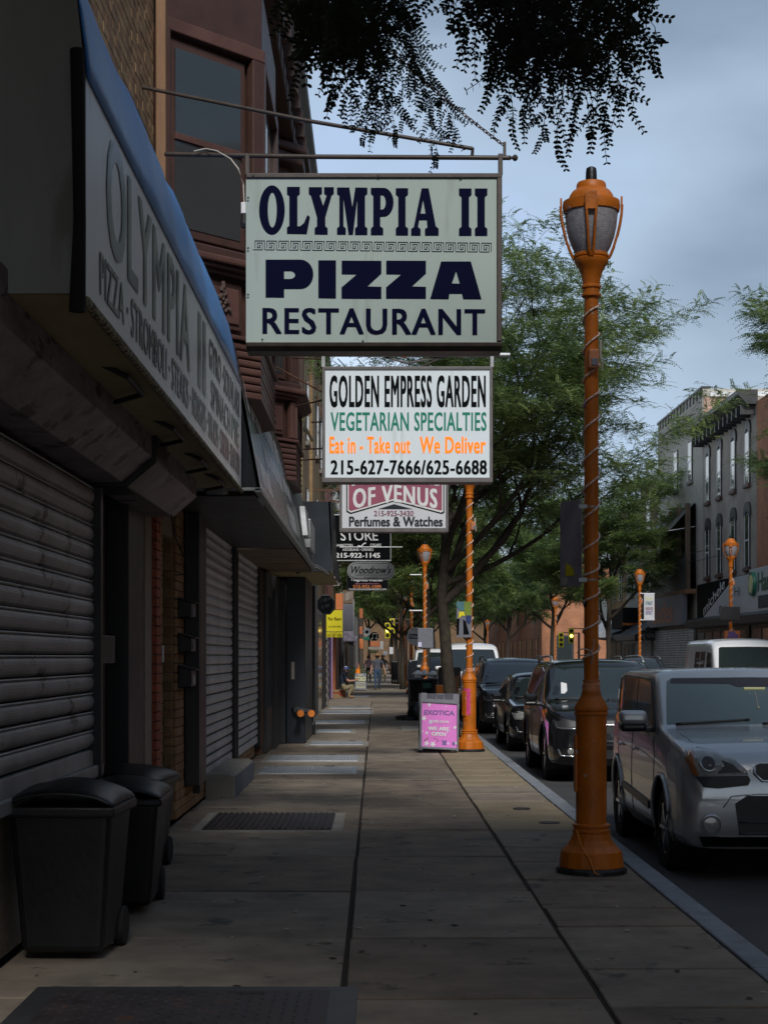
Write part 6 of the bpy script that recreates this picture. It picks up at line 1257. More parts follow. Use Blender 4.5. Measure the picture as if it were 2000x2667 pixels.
# ground-floor bits along the far left
def post(label, x, y0, y1, z1, mat, name='door_surround', cat='pilaster', th=.25): mb = MB((x, y0, 0)); mb.box(x - th, x, y0, y1, 0, z1); tag(mb.build(name, mat, bevel=.01), label, cat)
post('dark glossy door past the grey brick strip', -1.62, 47.3, 50.5, 2.7, m_window, 'shop_door', 'door'); post('black iron gate between dark door and chequered strip', -1.60, 50.8, 53.2, 2.9, m_black, 'shop_gate', 'gate')
t = thing('chequered_strip', 'narrow black and white chequered strip beside the purple pilaster', 'trim', (-1.57, 53.5, 0)); O = t.location
mb = MB(O); mb.box(-1.9, -1.58, 53.5, 55.5, 0, 3.0); mb.build('panel', m_black, t)
for k in range(22): mb = MB(O); mb.box(-1.579, -1.565, 53.5 + (k % 2) * 1.0, 54.5 + (k % 2) * 1.0, .05 + k * .13, .16 + k * .13); mb.build('tile', m_white2, t)
post('purple painted pilaster with pipes beside the brick step', -1.72, 59, 64, 3.1, m_purplewall); post('terracotta pilaster right of the purple one', -1.60, 66, 69, 3.1, m_orangewall); post('rough stone pilaster right of the terracotta one', -1.62, 69.5, 71, 3.1, m_conc); post('dark grey door near the crouching man', -1.63, 71.3, 74, 3.0, m_dark, 'shop_door', 'door')
post('brick-brown pier beyond the small roller shutter', -1.5, 88, 94, 4.2, m_soffit); post('black recess beyond the brown pier', -1.3, 95, 99, 4.6, m_black, 'shop_gate', 'gate')  # last one: solid black block in place of a recess's shade
mb = MB((-1.68, 63, 0)); mb.tube([(-1.66, 63.2, .05), (-1.66, 63.2, 3.0)], .03, 6); tag(mb.build('pipe', M('lilac_pipe', (.34, .24, .42), .5)), 'lilac painted pipe running up the purple pilaster', 'pipe')
shutter('small finely ribbed shutter far down the left side', 79.5, 84.5, 0.3, 3.0, .12, m_galv, x=-1.60)
t = thing('box_sign', 'tall dark blank box sign projecting far down the left side', 'sign', at(903, 1575, 72)); O = t.location
mb = MB(O); mb.box(X_(889, 72), X_(919, 72), 72, 72.3, Z_(1644, 72), Z_(1574, 72)); mb.build('cabinet', m_grey, t, bevel=.02); mb = MB(O); mb.box(X_(919, 72), X_(923, 72), 72, 72.25, Z_(1644, 72), Z_(1560, 72)); mb.build('edge', m_galv, t); 
t = thing('shop_sign', 'grey stone-look roof sign with scratched letters above the dark box sign', 'sign', at(905, 1545, 74)); O = t.location
mb = MB(O); mb.box(X_(893, 74), X_(921, 74), 74, 74.3, Z_(1572, 74), Z_(1538, 74)); mb.build('board', m_soffit, t); put('lettering', scribble(8, 31), at(896, 1566, 73.99), at(918, 1560, 73.99), at(896, 1545, 73.99), m_white2, t, O)
mb = MB(at(908, 1655, 78)); mb.obox(at(908, 1658, 78), (.55, .6, .5)); mb.obox(at(918, 1668, 78.3), (.4, .5, .5), Matrix.Rotation(.4, 3, 'Y')); tag(mb.build('torn_awning', M('graffiti_grey', (.14, .13, .17), .7, var=.5, scale=8), bevel=.06), 'crumpled grey graffitied awning end over the small shutter', 'awning')
small_sign('white poster on the tan building corner, upper far left', 876, 884, 1508, 1526, 62, m_white2); small_sign('small orange flame-shaped board over the yellow notice', 874, 893, 1546, 1588, 58, m_inkorange2)
small_sign('pink and white leaflet board on the far left wall', 927, 934, 1725, 1742, 90, m_pinkcloth); mb = MB((-1, 92, .6)); mb.lathe([(.14, .6), (.05, 1.2), (.04, 1.22)], 14, (-1.0, 92)); tag(mb.build('traffic_cone', m_inkorange), 'small orange cone behind the gold board', 'cone')
t = thing('planter', 'low green bush in a planter behind the gold board', 'plant', (-1.15, 93, 0)); mb = MB(t.location); mb.box(-1.5, -.6, 92.6, 93.4, 0, .4); mb.build('box', m_dark, t)
nr = np.random.RandomState(3); p = nr.normal(0, 1, (260, 3)) * [.28, .28, .16] + [0.1, 0, .75]; up = np.tile([0., 0, 1], (260, 1)); link_mesh('foliage', scatter_mesh('foliage', LF, p, nr.normal(0, 1, (260, 3)), up + .1, np.ones(260), m_leaf), t)['kind'] = 'stuff'
t = thing('brick_step', 'low orange brick step the crouching man sits on', 'step', (-1.6, 64, 0)); O = t.location
mb = MB(O); mb.box(-1.75, -1.18, 64.6, 66.0, 0, .30); mb.build('core', m_mortar, t); brick_field(t, O, [(-1.75, -1.18, 0, .32)], [m_redbrick, m_tanbrick], y=64.59, H=.08, limit=40)

# ------------------------------------------------------------------ opposite side of the road
RX = 14.0
wall_bldg('brick_house', 'red-brown brick house at the right edge, nearest across the road', RX, -20, 62.2, 11.0, b_orange, side=1, wins=[(59.5, 4.9, 7.0), (56, 4.9, 7.0), (59.5, 8.0, 10.0), (56, 8.0, 10.0)], depth=9)
wall_bldg('painted_house', 'grey painted brick house with tall arched windows and black cornice', RX, 62.2, 72.5, 11.2, b_grey, side=1, wins=[(y_, a, b) for y_ in (63.6, 66.1, 68.8, 71.2) for a, b in ((4.95, 7.0), (8.1, 10.1))], cornice=(10.9, m_dark, .7), arch=m_dark, wframe=m_dark, wd=.8, depth=9, sillm=m_brownlight)
t = wall_bldg('parapet_house', 'pale stuccoed house with stepped parapet, tallest across the road', RX, 72.5, 84, 13.1, m_white2, side=1, wins=[(75.2, 9.4, 11.2), (78.8, 9.3, 11.2)], depth=9); O = t.location
mb = MB(O); mb.box(RX - .06, RX + .35, 72.5, 84, 13.1, 13.22); mb.build('coping', m_dark, t, bevel=.02)
for k in range(14): mb = MB(O); mb.box(RX - .05, RX + .0, 72.8 + k * .8, 73.05 + k * .8, 12.75, 13.1); mb.build('dentil', m_dark, t, bevel=.01)
for k in range(9): mb = MB(O); mb.box(RX - .012 - .003 * (k % 2), RX - .001, 72.55, 83.95, 11.45 + k * .14, 11.56 + k * .14); mb.build('board', m_white2, t, bevel=.004)
mb = MB(O); mb.box(RX + .3, RX + 9, 72.30, 72.49, 12.75, 12.95); mb.build('flashing', m_white, t); mb = MB(O); mb.box(RX + .05, RX + 9, 72.42, 72.485, 11.6, 12.75); mb.build('side_wall', M('cracked_render', (.46, .31, .24), .85, var=.3, scale=2, bump=.4, stain=(.15, .1, .07), stain_t=.6), t)
mb = MB(O); mb.tube([(RX + .55, 72.41, 12.6), (RX + .75, 72.41, 12.45), (RX + .68, 72.41, 12.1), (RX + .8, 72.41, 11.8), (RX + .75, 72.41, 11.6)], [.05, .03, .045, .03, .02], 5); mb.build('crack', m_black, t)
mb = MB(O); mb.box(RX - .02, RX - .004, 74.0, 82.2, 4.6, 8.3); mb.build('balcony_recess', m_black, t); mb = MB(O); mb.box(RX - .55, RX - .5, 73.6, 82.6, 4.55, 5.9); mb.build('balcony_rail', m_dark, t); mb = MB(O); mb.box(RX - .55, RX, 73.6, 82.6, 4.35, 4.55); mb.build('balcony_floor', m_wood, t, bevel=.02)  # flat black panel stands in for the shaded balcony recess
for k in range(5): mb = MB(O); mb.box(RX - .5, RX - .3, 73.7 + k * 2.15, 73.9 + k * 2.15, 4.55, 8.3); mb.build('post', m_soffit, t, bevel=.01)
for k, y_ in enumerate((74.0, 76.9, 79.8)):
    t2 = thing('striped_awning', ['nearest of three striped balcony awnings', 'middle of three striped balcony awnings', 'farthest of three striped balcony awnings'][k], 'awning', (RX, y_, 7.5), group='striped balcony awnings')
    for j in range(10): mb = MB(t2.location); a0 = y_ + j * .26; mb.prism([(RX - .05, a0, 8.35), (RX - 1.15, a0, 7.15), (RX - 1.15, a0, 7.12), (RX - .05, a0, 8.31)], (0, .258, 0)); mb.build('stripe', m_conc if j % 2 else m_dark, t2)
    mb = MB(t2.location); mb.tube([(RX - .05, y_, 7.3), (RX - 1.15, y_, 7.12), (RX - 1.15, y_ + 2.6, 7.12), (RX - .05, y_ + 2.6, 7.3)], .02, 5); mb.build('frame_rail', m_white, t2)
wall_bldg('brown_brick_house', 'narrow brown brick house with white-framed window left of the balcony', RX, 84, 89.5, 10.5, b_brown, side=1, wins=[(86.8, 4.9, 7.0), (86.8, 8.0, 9.6)], wframe=m_white, wd=1.1, depth=9)
t = wall_bldg('sided_house', 'white clapboard house behind the banner lamp', RX, 89.5, 94.5, 10.0, m_white2, side=1, wins=[(92, 4.9, 6.8)], depth=9, wframe=m_white); O = t.location
for k in range(40): mb = MB(O); mb.box(RX - .03, RX - .001, 89.6, 94.4, 4.2 + k * .14, 4.33 + k * .14); mb.build('clapboard', m_white2, t)
wall_bldg('tan_corner_house', 'tan corner house behind the wide tree across the road', RX, 94.5, 101, 10.0, b_tan, side=1, wins=[(96.5, 4.9, 6.8), (99.3, 4.9, 6.8)], depth=9)
t = wall_bldg('orange_brick_block', 'long orange brick block past the cross street with slit windows', RX, 143, 215, 9.6, b_orange, side=1, wins=[(147 + 5.5 * k, 1.0, 3.2) for k in range(9)] + [(149 + 9 * k, 4.6, 8.0) for k in range(6)], depth=30, wd=1.3, sash=m_dark); O = t.location
for x_, za, zb in ((15.2, .6, 3.4), (18.8, 3.6, 6.6), (24, 3.6, 6.6)): mb = MB(O); mb.box(x_, x_ + 1.5, 142.9, 142.99, za, zb); f_ = mb.build('window', m_dark, t, bevel=.02); mb = MB(O); mb.box(x_ + .15, x_ + 1.35, 142.88, 142.895, za + .15, zb - .15); mb.build('pane', m_window, f_)
# ground-floor shops opposite
def rshop(y0, y1, label, body=m_black, z1=3.0, shut=False, hood=True):
    t = thing('opposite_shopfront', label, 'shopfront', (RX, y0, 0)); O = t.location
    mb = MB(O); mb.box(RX - .25, RX - .01, y0 + .03, y1 - .03, 0, z1); mb.build('front', body, t)
    if shut:
        me = slat_mesh(y1 - y0 - .8, .11, m_shutter2)
        for k in range(25): inst('slat', me, t, (RX - .27 - O.x, .4, .2 + k * .11), (0, 0, 0), (-1, 1, 1))
    else:
        n = max(1, int((y1 - y0) / 1.6))
        for k in range(n): mb = MB(O); a = y0 + .3 + k * (y1 - y0 - .3) / n; mb.box(RX - .27, RX - .251, a, a + (y1 - y0 - .3) / n - .3, .5, z1 - .4); mb.build('glazing', m_window, t)
    if hood: mb = MB(O); mb.prism([(RX - .25, y0, z1 - .25), (RX - .75, y0, z1 - .2), (RX - .8, y0, z1 + .1), (RX - .25, y0, z1 + .25)], (0, y1 - y0, 0)); mb.build('shutter_hood', m_dark, t, bevel=.03)
    return t
rshop(50, 62.0, 'black shopfront below the green-lettered sign'); rshop(62.3, 72.4, 'dark shopfront below the diagonal black and white sign'); rshop(72.6, 83.9, 'shuttered shopfront below the grey sign with orange letters', m_dark, 3.0, True, False); rshop(84.1, 89.4, 'narrow shuttered shop under the gold-buying awning', m_dark, 2.8, True, False)
rshop(89.6, 94.4, 'pale-framed shop behind the banner lamp', m_white2, 2.7); rshop(94.6, 100.9, 'dark shop in the tan corner house', m_dark, 2.8)
def rwords(body, y0, y1, z0, z1, x, mat, t, O, **k): words(body, (x, y1, z0), (x, y0, z0), (x, y1, z1), mat, t, O, **k)   # far end reads first
def rsign(label, y0, y1, z0, z1, mat, x=RX - .3):
    t = thing('shop_sign', label, 'sign', (x, y0, z0)); mb = MB(t.location); mb.box(x, x + .25, y0, y1, z0, z1); mb.build('board', mat, t, bevel=.01); return t, t.location
t, O = rsign('grey shop sign with big orange lower-case letters', 74.2, 83.6, 3.0, 4.35, m_grey, RX - .6); rwords('dudes', 76.4, 81.9, 3.15, 4.2, RX - .605, m_inkorange2, t, O, bold=.01)
t, O = rsign('black and white shop sign split along a diagonal', 61.6, 72.2, 3.1, 4.65, m_inkblack); X__ = RX - .303
mb = MB(O); mb.add([(X__, 71.3, 3.12), (X__, 61.62, 3.12), (X__, 61.62, 4.63), (X__, 64.6, 4.63)], [(0, 1, 2, 3)]); mb.build('white_half', m_signgrey, t)
n_ = Vector((X__ - .003, 0, 0)); words('michele', (X__ - .004, 70.7, 3.30), (X__ - .004, 66.4, 4.32), (X__ - .004, 70.75, 3.72), m_inkwhite, t, O, bold=.01)
rwords('Hi', 63.6, 64.6, 3.9, 4.25, X__ - .004, m_inkgrey, t, O); rwords('DiVi', 65.2, 67.5, 3.3, 3.62, X__ - .004, m_inkgrey, t, O)
t, O = rsign('white shop sign with a green disc and green kitchen lettering', 50, 61.4, 3.2, 4.75, m_signgrey, RX - .45); rwords('Han KITCHEN', 52.5, 60.0, 3.9, 4.6, RX - .46, m_inkgreen2, t, O, bold=.03)
mb = MB(O); mb.lathe([(.44, RX - .58), (.44, RX - .45)], 28, (60.6, 4.2), axis='x'); mb.build('green_disc', m_inkgreen2, t, bevel=.01); mb = MB(O); mb.lathe([(.33, RX - .59), (.33, RX - .582)], 28, (60.6, 4.2), axis='x'); mb.build('disc_face', m_cream, t)
mb = MB(O); mb.box(RX - .47, RX - .452, 50.2, 59.9, 3.3, 3.75); mb.build('dark_panel', M('peeled_panel', (.05, .05, .05), .8, var=.6, scale=12, stain=(.2, .2, .2), stain_t=.55, stain_s=14), t)
t = thing('awning', 'black sloping shop awning with pale gold-buying lettering', 'awning', (RX, 84, 2.6)); O = t.location
mb = MB(O); mb.prism([(RX - .2, 83.0, 3.35), (RX - 1.3, 83.0, 2.65), (RX - 1.3, 83.0, 2.4), (RX - .2, 83.0, 2.4)], (0, 6.5, 0)); mb.build('canopy', m_black, t, bevel=.02)
mb = MB(O); front = lambda s, a, b, c, d: front_words(s, a, b, c, d, 82.98, m_white2, t, O, bold=.01)
words('WE', (13.45 - .6, 82.98, 2.86), (13.45 - .2, 82.98, 2.86), (12.85, 82.98, 3.02), m_white2, t, O); words('BUY GOLD', (12.85, 82.98, 2.55), (13.85, 82.98, 2.55), (12.85, 82.98, 2.72), m_white2, t, O)
t = thing('awning', 'pale grey cloth awning past the wide tree across the road', 'awning', (RX, 96, 2.8)); mb = MB(t.location); mb.prism([(RX - .2, 95.0, 3.9), (RX - 1.5, 95.0, 2.9), (RX - 1.5, 95.0, 2.65), (RX - .2, 95.0, 2.65)], (0, 5.8, 0)); mb.build('canopy', m_signgrey, t, bevel=.03)
t = thing('awning', 'dark flat awning with tiny orange letters beside the wide tree', 'awning', (RX, 90, 3.2)); O = t.location; mb = MB(O); mb.box(RX - .9, RX - .1, 89.8, 94.2, 3.1, 4.2); mb.build('box', m_inkblack, t, bevel=.02); words('DOGHOUSE', (13.1, 89.78, 3.25), (13.9, 89.78, 3.25), (13.1, 89.78, 3.38), m_inkorange2, t, O)
# district banner, sign back, purple board by the opposite lamps
t = thing('pole_banner', 'white printed district banner on the lamp across the road', 'banner', (11.3, 67.9, 3.5)); O = t.location
mb = MB(O); mb.box(X_(1677, 67.9), X_(1704, 67.9), 67.88, 67.9, Z_(1615, 67.9), Z_(1546, 67.9)); mb.build('cloth', m_signgrey, t)
for s, y0, y1, m_ in (('SOUTH', 1555, 1564, m_cream), ('STREET', 1567, 1576, m_teal), ('HEADHOUSE', 1581, 1590, m_inkredl), ('DISTRICT', 1592, 1601, m_purple)): front_words(s, 1681, 1700, y0, y1, 67.87, m_, t, O, bold=.02)
for yy in (1546, 1615): p_ = at(1690, yy, 67.9); mb = MB(O); mb.tube([(10.6, 67.9, p_.z), (X_(1705, 67.9), 67.9, p_.z)], .02, 6); mb.build('arm', m_white, t)
mb = MB((10.5, 50.2, 3)); mb.box(X_(1876, 50.2), X_(1927, 50.2), 50.18, 50.2, Z_(1616, 50.2), Z_(1580, 50.2)); tag(mb.build('street_sign', m_dark, bevel=.02), 'dark blank sign back strapped to the lamp across the road', 'sign')
t = thing('painted_board', 'small purple and orange painted board above the white van', 'sign', at(1906, 1650, 49.9)); O = t.location; mb = MB(O); mb.box(X_(1886, 49.9), X_(1927, 49.9), 49.88, 49.9, Z_(1664, 49.9), Z_(1643, 49.9)); mb.build('board', m_inkorange2, t, bevel=.01)
v, f = flat_polys([[(0, 0), (.9, 0), (1, .5), (.75, .6), (.7, 1), (.15, 1), (.2, .5)]]); put('painted_patch', (v, f), at(1891, 1662, 49.87), at(1924, 1662, 49.87), at(1891, 1645, 49.87), m_purple, t, O)
# wires
def wire(label, pts, r=.012): mb = MB(pts[0]); mb.tube([Vector(p) for p in pts], r, 4); tag(mb.build('overhead_wire', m_black), label, 'wire')
wire('thin wire crossing in front of the balcony across the road', [(13.6, 70, 6.0), (12.5, 76, 5.85), (12, 84, 5.8), (11.5, 95, 5.9)]); wire('second thin wire below the first across the road', [(13.9, 68, 5.7), (12.8, 78, 5.5), (12.2, 92, 5.5)])
t = thing('wall_lamp', 'white bracketed floodlight sticking out by the striped awnings', 'lamp', (13.2, 80, 6)); mb = MB(t.location); mb.tube([(13.9, 79, 6.3), (12.6, 79.5, 6.4)], .03, 6); mb.tube([(12.6, 79.5, 6.4), (13.0, 79.5, 5.4)], .03, 6); mb.build('arm', m_white, t); mb = MB(t.location); mb.obox((13.05, 79.5, 5.3), (.45, .3, .22)); mb.build('housing', m_white, t, bevel=.03)

# ------------------------------------------------------------------ traffic signals
def signal(label, x, y, z, lit=1):
    t = thing('traffic_signal', label, 'traffic light', (x, y, 0), group='yellow traffic signals'); O = t.location
    mb = MB(O); mb.tube([(x + 1.2, y, 0), (x + 1.2, y, z + .5)], .08, 8); mb.tube([(x + 1.2, y, z + .9 - .45), (x, y, z + .5)], .04, 6); mb.build('pole', m_brownpaint, t)
    mb = MB(O); mb.box(x - .17, x + .17, y - .12, y + .12, z - .5, z + .5); mb.build('housing', m_yellow, t, bevel=.02)
    for k in range(3):
        zz = z + .32 - k * .32; mb = MB(O); mb.lathe([(.11, y - .125), (.11, y - .13)], 16, (x, zz), axis='y'); mb.build('lens', (M('lit_amber_lens', (1, .75, .15), .3, emit=2.5) if k == lit else m_black), t)
        mb = MB(O); mb.tube([(x + .13 * math.cos(R(a_)), y - .24, zz + .13 * math.sin(R(a_))) for a_ in range(0, 181, 30)], .012, 4); mb.build('visor', m_black, t)
    return t
signal('yellow traffic signal over the sidewalk, left of the tree trunks', .72, 108, 3.25); signal('second yellow traffic signal, edge-on beside the first', 1.05, 112, 3.6, 9); signal('yellow traffic signal across the road before the brick side wall', 12.8, 111, 2.95); signal('dimmer yellow traffic signal left of the lit one across the road', 12.35, 113, 2.7, 9)

# ------------------------------------------------------------------ pink sandwich board
t = thing('sandwich_board', 'bright pink sandwich board with star prints beside the second lamp', 'sandwich board', (1.05, 28.1, 0)); O = t.location; BY = 27.9
def bp2(px, py): # board face leans back a little
    z = (Z_(py, BY)); return Vector((X_(px, BY), BY + z * .12, z))
def fr(P_, nm='frame_bar', mat=m_grey, th=.035): mb = MB(O); mb.prism([bp2(*q) for q in P_], (0, th, 0)); return mb.build(nm, mat, t, bevel=.006)
fr([(1090, 1953), (1097, 1823), (1099, 1823), (1099, 1946), (1101, 1946), (1100, 1955)]); fr([(1091, 1950), (1096, 1805), (1113, 1805), (1112, 1819), (1098, 1828), (1097, 1953)]) if 0 else None
fr([(1095, 1829), (1097, 1805), (1113, 1806), (1112, 1821), (1180, 1824), (1181, 1809), (1197, 1810), (1196, 1835)]); fr([(1091, 1952), (1095, 1829), (1100, 1829), (1096, 1944), (1096, 1952)]); fr([(1191, 1834), (1196.5, 1835), (1194, 1958), (1188, 1957), (1190, 1950)]); fr([(1096, 1944), (1190, 1949), (1189, 1955), (1186, 1955), (1101, 1950), (1100, 1954), (1092, 1953), (1094, 1944)])
mb = MB(O); mb.tube([bp2(1136, 1822), bp2(1137, 1809), bp2(1157, 1810), bp2(1157, 1822)], .012, 6); mb.build('handle', m_grey, t)
mb = MB(O); mb.prism([bp2(1097, 1832) + Vector((0, .03, 0)), bp2(1192, 1836) + Vector((0, .03, 0)), bp2(1190, 1951) + Vector((0, .03, 0)), bp2(1094, 1945) + Vector((0, .03, 0))], (0, .01, 0)); mb.build('poster', m_pink, t)
def onb(P_, mat, o=.026, nm='print'): v, f = flat_polys([[(q[0], -q[1]) for q in q2] for q2 in P_]); mb = MB(O); mb.add([bp2(x, -yy) + Vector((0, o, 0)) for x, yy in v], f); mb.build(nm, mat, t)
onb([star(1118.5, 1836.5, 6), star(1104.5, 1872, 8, .2), star(1185.5, 1896, 6, .1), star(1112, 1910, 5.5), star(1099.5, 1905, 4), star(1111, 1937, 8, .3), star(1127.5, 1939, 9, .1), star(1165, 1908, 3), star(1162, 1841.5, 2.5), star(1188, 1936, 5)], m_white); onb([star(1121.5, 1882, 7, .1), star(1167.5, 1937.5, 4)], m_lilac)
onb([[(1150, 1929), (1155, 1929), (1157, 1931), (1160, 1929), (1164, 1930), (1162, 1936), (1163, 1942), (1151, 1941), (1153, 1935)], [(1178, 1933), (1186, 1934), (1185, 1943), (1178, 1942)]], m_purple); onb([stroke([(1104, 1932), (1110, 1926), (1116, 1923)], 3), stroke([(1128, 1924), (1137, 1925), (1142, 1930), (1138, 1934)], 1.5)], m_inkredl)
def bw(s, x0, x1, y0, y1, m_, **k): e1 = Vector((0, .024, 0)); words(s, bp2(x0, y1) + e1, bp2(x1, y1 + 2) + e1, bp2(x0, y0) + e1, m_, t, O, **k)
bw('EXOTICA', 1105, 1184, 1850, 1862, m_purple, bold=.03); bw('COME ON IN', 1119, 1169, 1876, 1883, m_white, bold=.03); bw('WE ARE', 1115, 1171, 1893, 1903, m_white, bold=.04); bw('OPEN', 1124, 1161, 1907, 1917, m_white, bold=.04)
mb = MB(O); mb.prism([Vector((X_(1092, BY), BY + .30, .98)), Vector((X_(1194, BY), BY + .30, .98)), Vector((X_(1194, BY), BY + .62, .0)), Vector((X_(1092, BY), BY + .62, .0))], (0, .03, 0)); mb.build('back_leaf', m_grey, t)
# gold board
t = thing('sandwich_board', 'gold-buying sandwich board with yellow letters beside the crouching man', 'sandwich board', (-.74, 79.5, 0)); O = t.location
mb = MB(O); mb.prism([(X_(924, 79), 79.0, .05), (X_(954, 79), 79.0, .03), (X_(954, 79), 79.12, .81), (X_(925, 79), 79.12, .81)], (0, .03, 0)); mb.build('front_leaf', m_grey, t); mb = MB(O); mb.prism([(X_(924, 79), 79.5, 0), (X_(954, 79), 79.5, 0), (X_(954, 79), 79.16, .81), (X_(925, 79), 79.16, .81)], (0, .03, 0)); mb.build('back_leaf', m_dark, t)
front_words('WE BUY', 932, 946, 1757, 1761, 79.06, m_cream, t, O, bold=.03); front_words('GOLD', 925, 953, 1763, 1774, 79.03, m_cream, t, O, bold=.04)
for i, (a, b) in enumerate(((1777, 1781), (1783, 1786), (1788, 1792))): put('lettering', scribble(12, 60 + i), at(928, b, 78.99), at(950, b, 78.99), at(928, a, 78.99), m_cream, t, O)
mb = MB(O); mb.tube([(X_(953.5, 79), 79.0, .03), (X_(953.5, 79), 79.0, -.0)], .02, 5); mb.build('foot', m_dark, t)

# ------------------------------------------------------------------ kerbside clutter between lamp two and three
t = thing('information_kiosk', 'tall flat black kiosk with a small white letter A, near the kerb', 'kiosk', (1.1, 46, 0)); O = t.location
mb = MB(O); mb.box(X_(1063, 46), X_(1087, 46), 46, 46.35, 0, Z_(1719, 46)); mb.build('body', m_blue_dark, t, bevel=.02); front_words('A', 1067, 1072, 1720, 1725, 45.99, m_inkwhite, t, O, bold=.03); mb = MB(O); mb.box(X_(1075, 46), X_(1086, 46), 45.985, 45.998, Z_(1721, 46), Z_(1719.5, 46)); mb.build('white_bar', m_white, t)
t = thing('litter_bin', 'black street bin overflowing with white paper and bags behind the pink board', 'bin', (1.22, 43, 0)); O = t.location
mb = MB(O); mb.lathe([(.30, .02), (.34, .1), (.36, .95), (.40, .97), (.40, 1.02), (.36, 1.03)], 20, (1.20, 43)); mb.build('body', m_black, t, smooth=True); mb = MB(O); mb.box(1.17, 1.38, 42.60, 42.63, .80, .93); mb.build('label_plate', m_inkgreen2, t)
rr = random.Random(8)
for k in range(9):
    mb = MB(O); c_ = Vector((1.02 + rr.uniform(0, .42), 43 + rr.uniform(-.22, .2), 1.05 + rr.uniform(0, .14))); P_ = [(rr.uniform(.05, .13), -.05), (rr.uniform(.08, .17), .0), (rr.uniform(.05, .13), .06), (.02, .09)]
    mb.lathe([(a, c_.z + b) for a, b in P_], 7, (c_.x, c_.y)); mb.build('paper_scrap', m_white if k % 3 else m_pinkcloth, t)
mb = MB((.7, 42.5, 0)); cc = (.80, 42.8); mb.tube([(cc[0] + .30 * math.cos(R(a_)), cc[1] + .8 * math.sin(R(a_)), .03) for a_ in range(0, 361, 15)], .022, 6); mb.tube([(cc[0] + .31 * math.cos(R(a_)), cc[1] + .75 * math.sin(R(a_)), .07) for a_ in range(0, 361, 15)], .02, 6); tag(mb.build('cable_coil', m_dkplastic), 'coil of black hose lying on the slabs beside the kiosk', 'hose')
t = thing('garbage_bag', 'slumped black garbage bag against the bin beside the kiosk', 'bag', (1.0, 42.3, 0)); mb = MB(t.location); mb.lathe([(.12, .0), (.24, .05), (.25, .2), (.18, .38), (.06, .48), (.07, .55), (.02, .56)], 13, (1.02, 42.35)); mb.build('bag', m_dkplastic, t, smooth=True)
t = thing('newspaper_box', 'pair of black newspaper boxes at the far kerb edge by the walking man', 'newspaper box', (1.1, 92, 0)); mb = MB(t.location); mb.box(X_(1019, 92), X_(1037, 92), 92, 92.6, .1, 1.35); mb.build('cabinet', m_dkplastic, t, bevel=.06); mb = MB(t.location); mb.box(X_(1023, 92), X_(1026, 92), 91.98, 92, .2, .32); mb.box(X_(1030, 92), X_(1033, 92), 91.98, 92, .2, .32); mb.build('plates', m_white2, t)
t = thing('bench_table', 'orange and pale wooden planter boxes stacked by the tree trunk', 'planter', (1.6, 38, 0)); O = t.location
mb = MB(O); mb.box(1.35, 1.72, 38, 38.6, 0, .95); mb.build('orange_box', m_orange_far, t, bevel=.02); mb = MB(O); mb.prism([(1.66, 37.8, .2), (1.80, 37.8, .2), (1.86, 37.8, 1.18), (1.66, 37.8, 1.1)], (0, .06, 0)); mb.build('pale_plank', m_wood, t); mb = MB(O); mb.box(1.45, 1.95, 39, 39.6, .9, 1.35); mb.build('dark_top', m_dark, t, bevel=.03)
# ------------------------------------------------------------------ dark wheeled bins in the left foreground, black bin at the right edge
def wheelie(label, x, y, w, d, h, rz=0):
    t = thing('wheeled_bin', label, 'bin', (x, y, 0), rz, group='black wheeled bins'); mb = MB()
    a, b = w / 2, d / 2; f = .80
    mb.add([(-a * f, -b * f, .04), (a * f, -b * f, .04), (a * f, b * f, .04), (-a * f, b * f, .04), (-a, -b, h * .84), (a, -b, h * .84), (a, b, h * .84), (-a, b, h * .84)], [(3, 2, 1, 0), (4, 5, 6, 7), (0, 1, 5, 4), (1, 2, 6, 5), (2, 3, 7, 6), (3, 0, 4, 7)]); mb.build('body', m_dkplastic, t, bevel=.04, seg=3)
    mb = MB(); mb.box(-a - .025, a + .025, -b - .025, b + .025, h * .80, h * .86); mb.build('rim', m_dkplastic, t, bevel=.015)
    vs = []; fs = []; n = 10
    for j in range(n + 1):
        v = j / n
        for i in range(n + 1):
            u = i / n; z = h * .87 + h * .13 * math.sin(math.pi * min(1, max(0, u))) ** .5 * (math.sin(math.pi * (.12 + .76 * v)) ** .6); z -= .018 if (.28 < u < .36 or .62 < u < .70) and .1 < v < .9 else 0; vs.append((-a - .03 + (w + .06) * u, -b - .04 + (d + .07) * v, z))
    fs = [(j * (n + 1) + i, j * (n + 1) + i + 1, (j + 1) * (n + 1) + i + 1, (j + 1) * (n + 1) + i) for j in range(n) for i in range(n)]
    mb = MB(); mb.add(vs, fs); o = mb.build('lid', m_dkplastic, t, smooth='all'); sd = o.modifiers.new('s', 'SOLIDIFY'); sd.thickness = .03; o.modifiers.new('b', 'SUBSURF').render_levels = 1
    mb = MB(); mb.tube([(-a * .8, b + .07, h * .9), (a * .8, b + .07, h * .9)], .018, 8); mb.build('handle', m_dkplastic, t)
    for sg in (-1, 1): mb = MB(); mb.lathe([(.11, sg * a * .8 - .03), (.11, sg * a * .8 + .03)], 18, (b * .85, .11), axis='x'); mb.build('wheel', m_tyre, t, bevel=.01)
    return t
wheelie('wide black wheeled bin with a rounded lid, farthest of the bins along the left wall', -1.90, 12.6, .66, .95, .80, R(-4))
wheelie('middle black wheeled bin of the row below the near shutter', -1.64, 10.8, .56, .78, .84, R(2))
wheelie('taller black wheeled bin at the far left edge, nearest the camera', -1.64, 9.1, .54, .62, .95, R(-2))
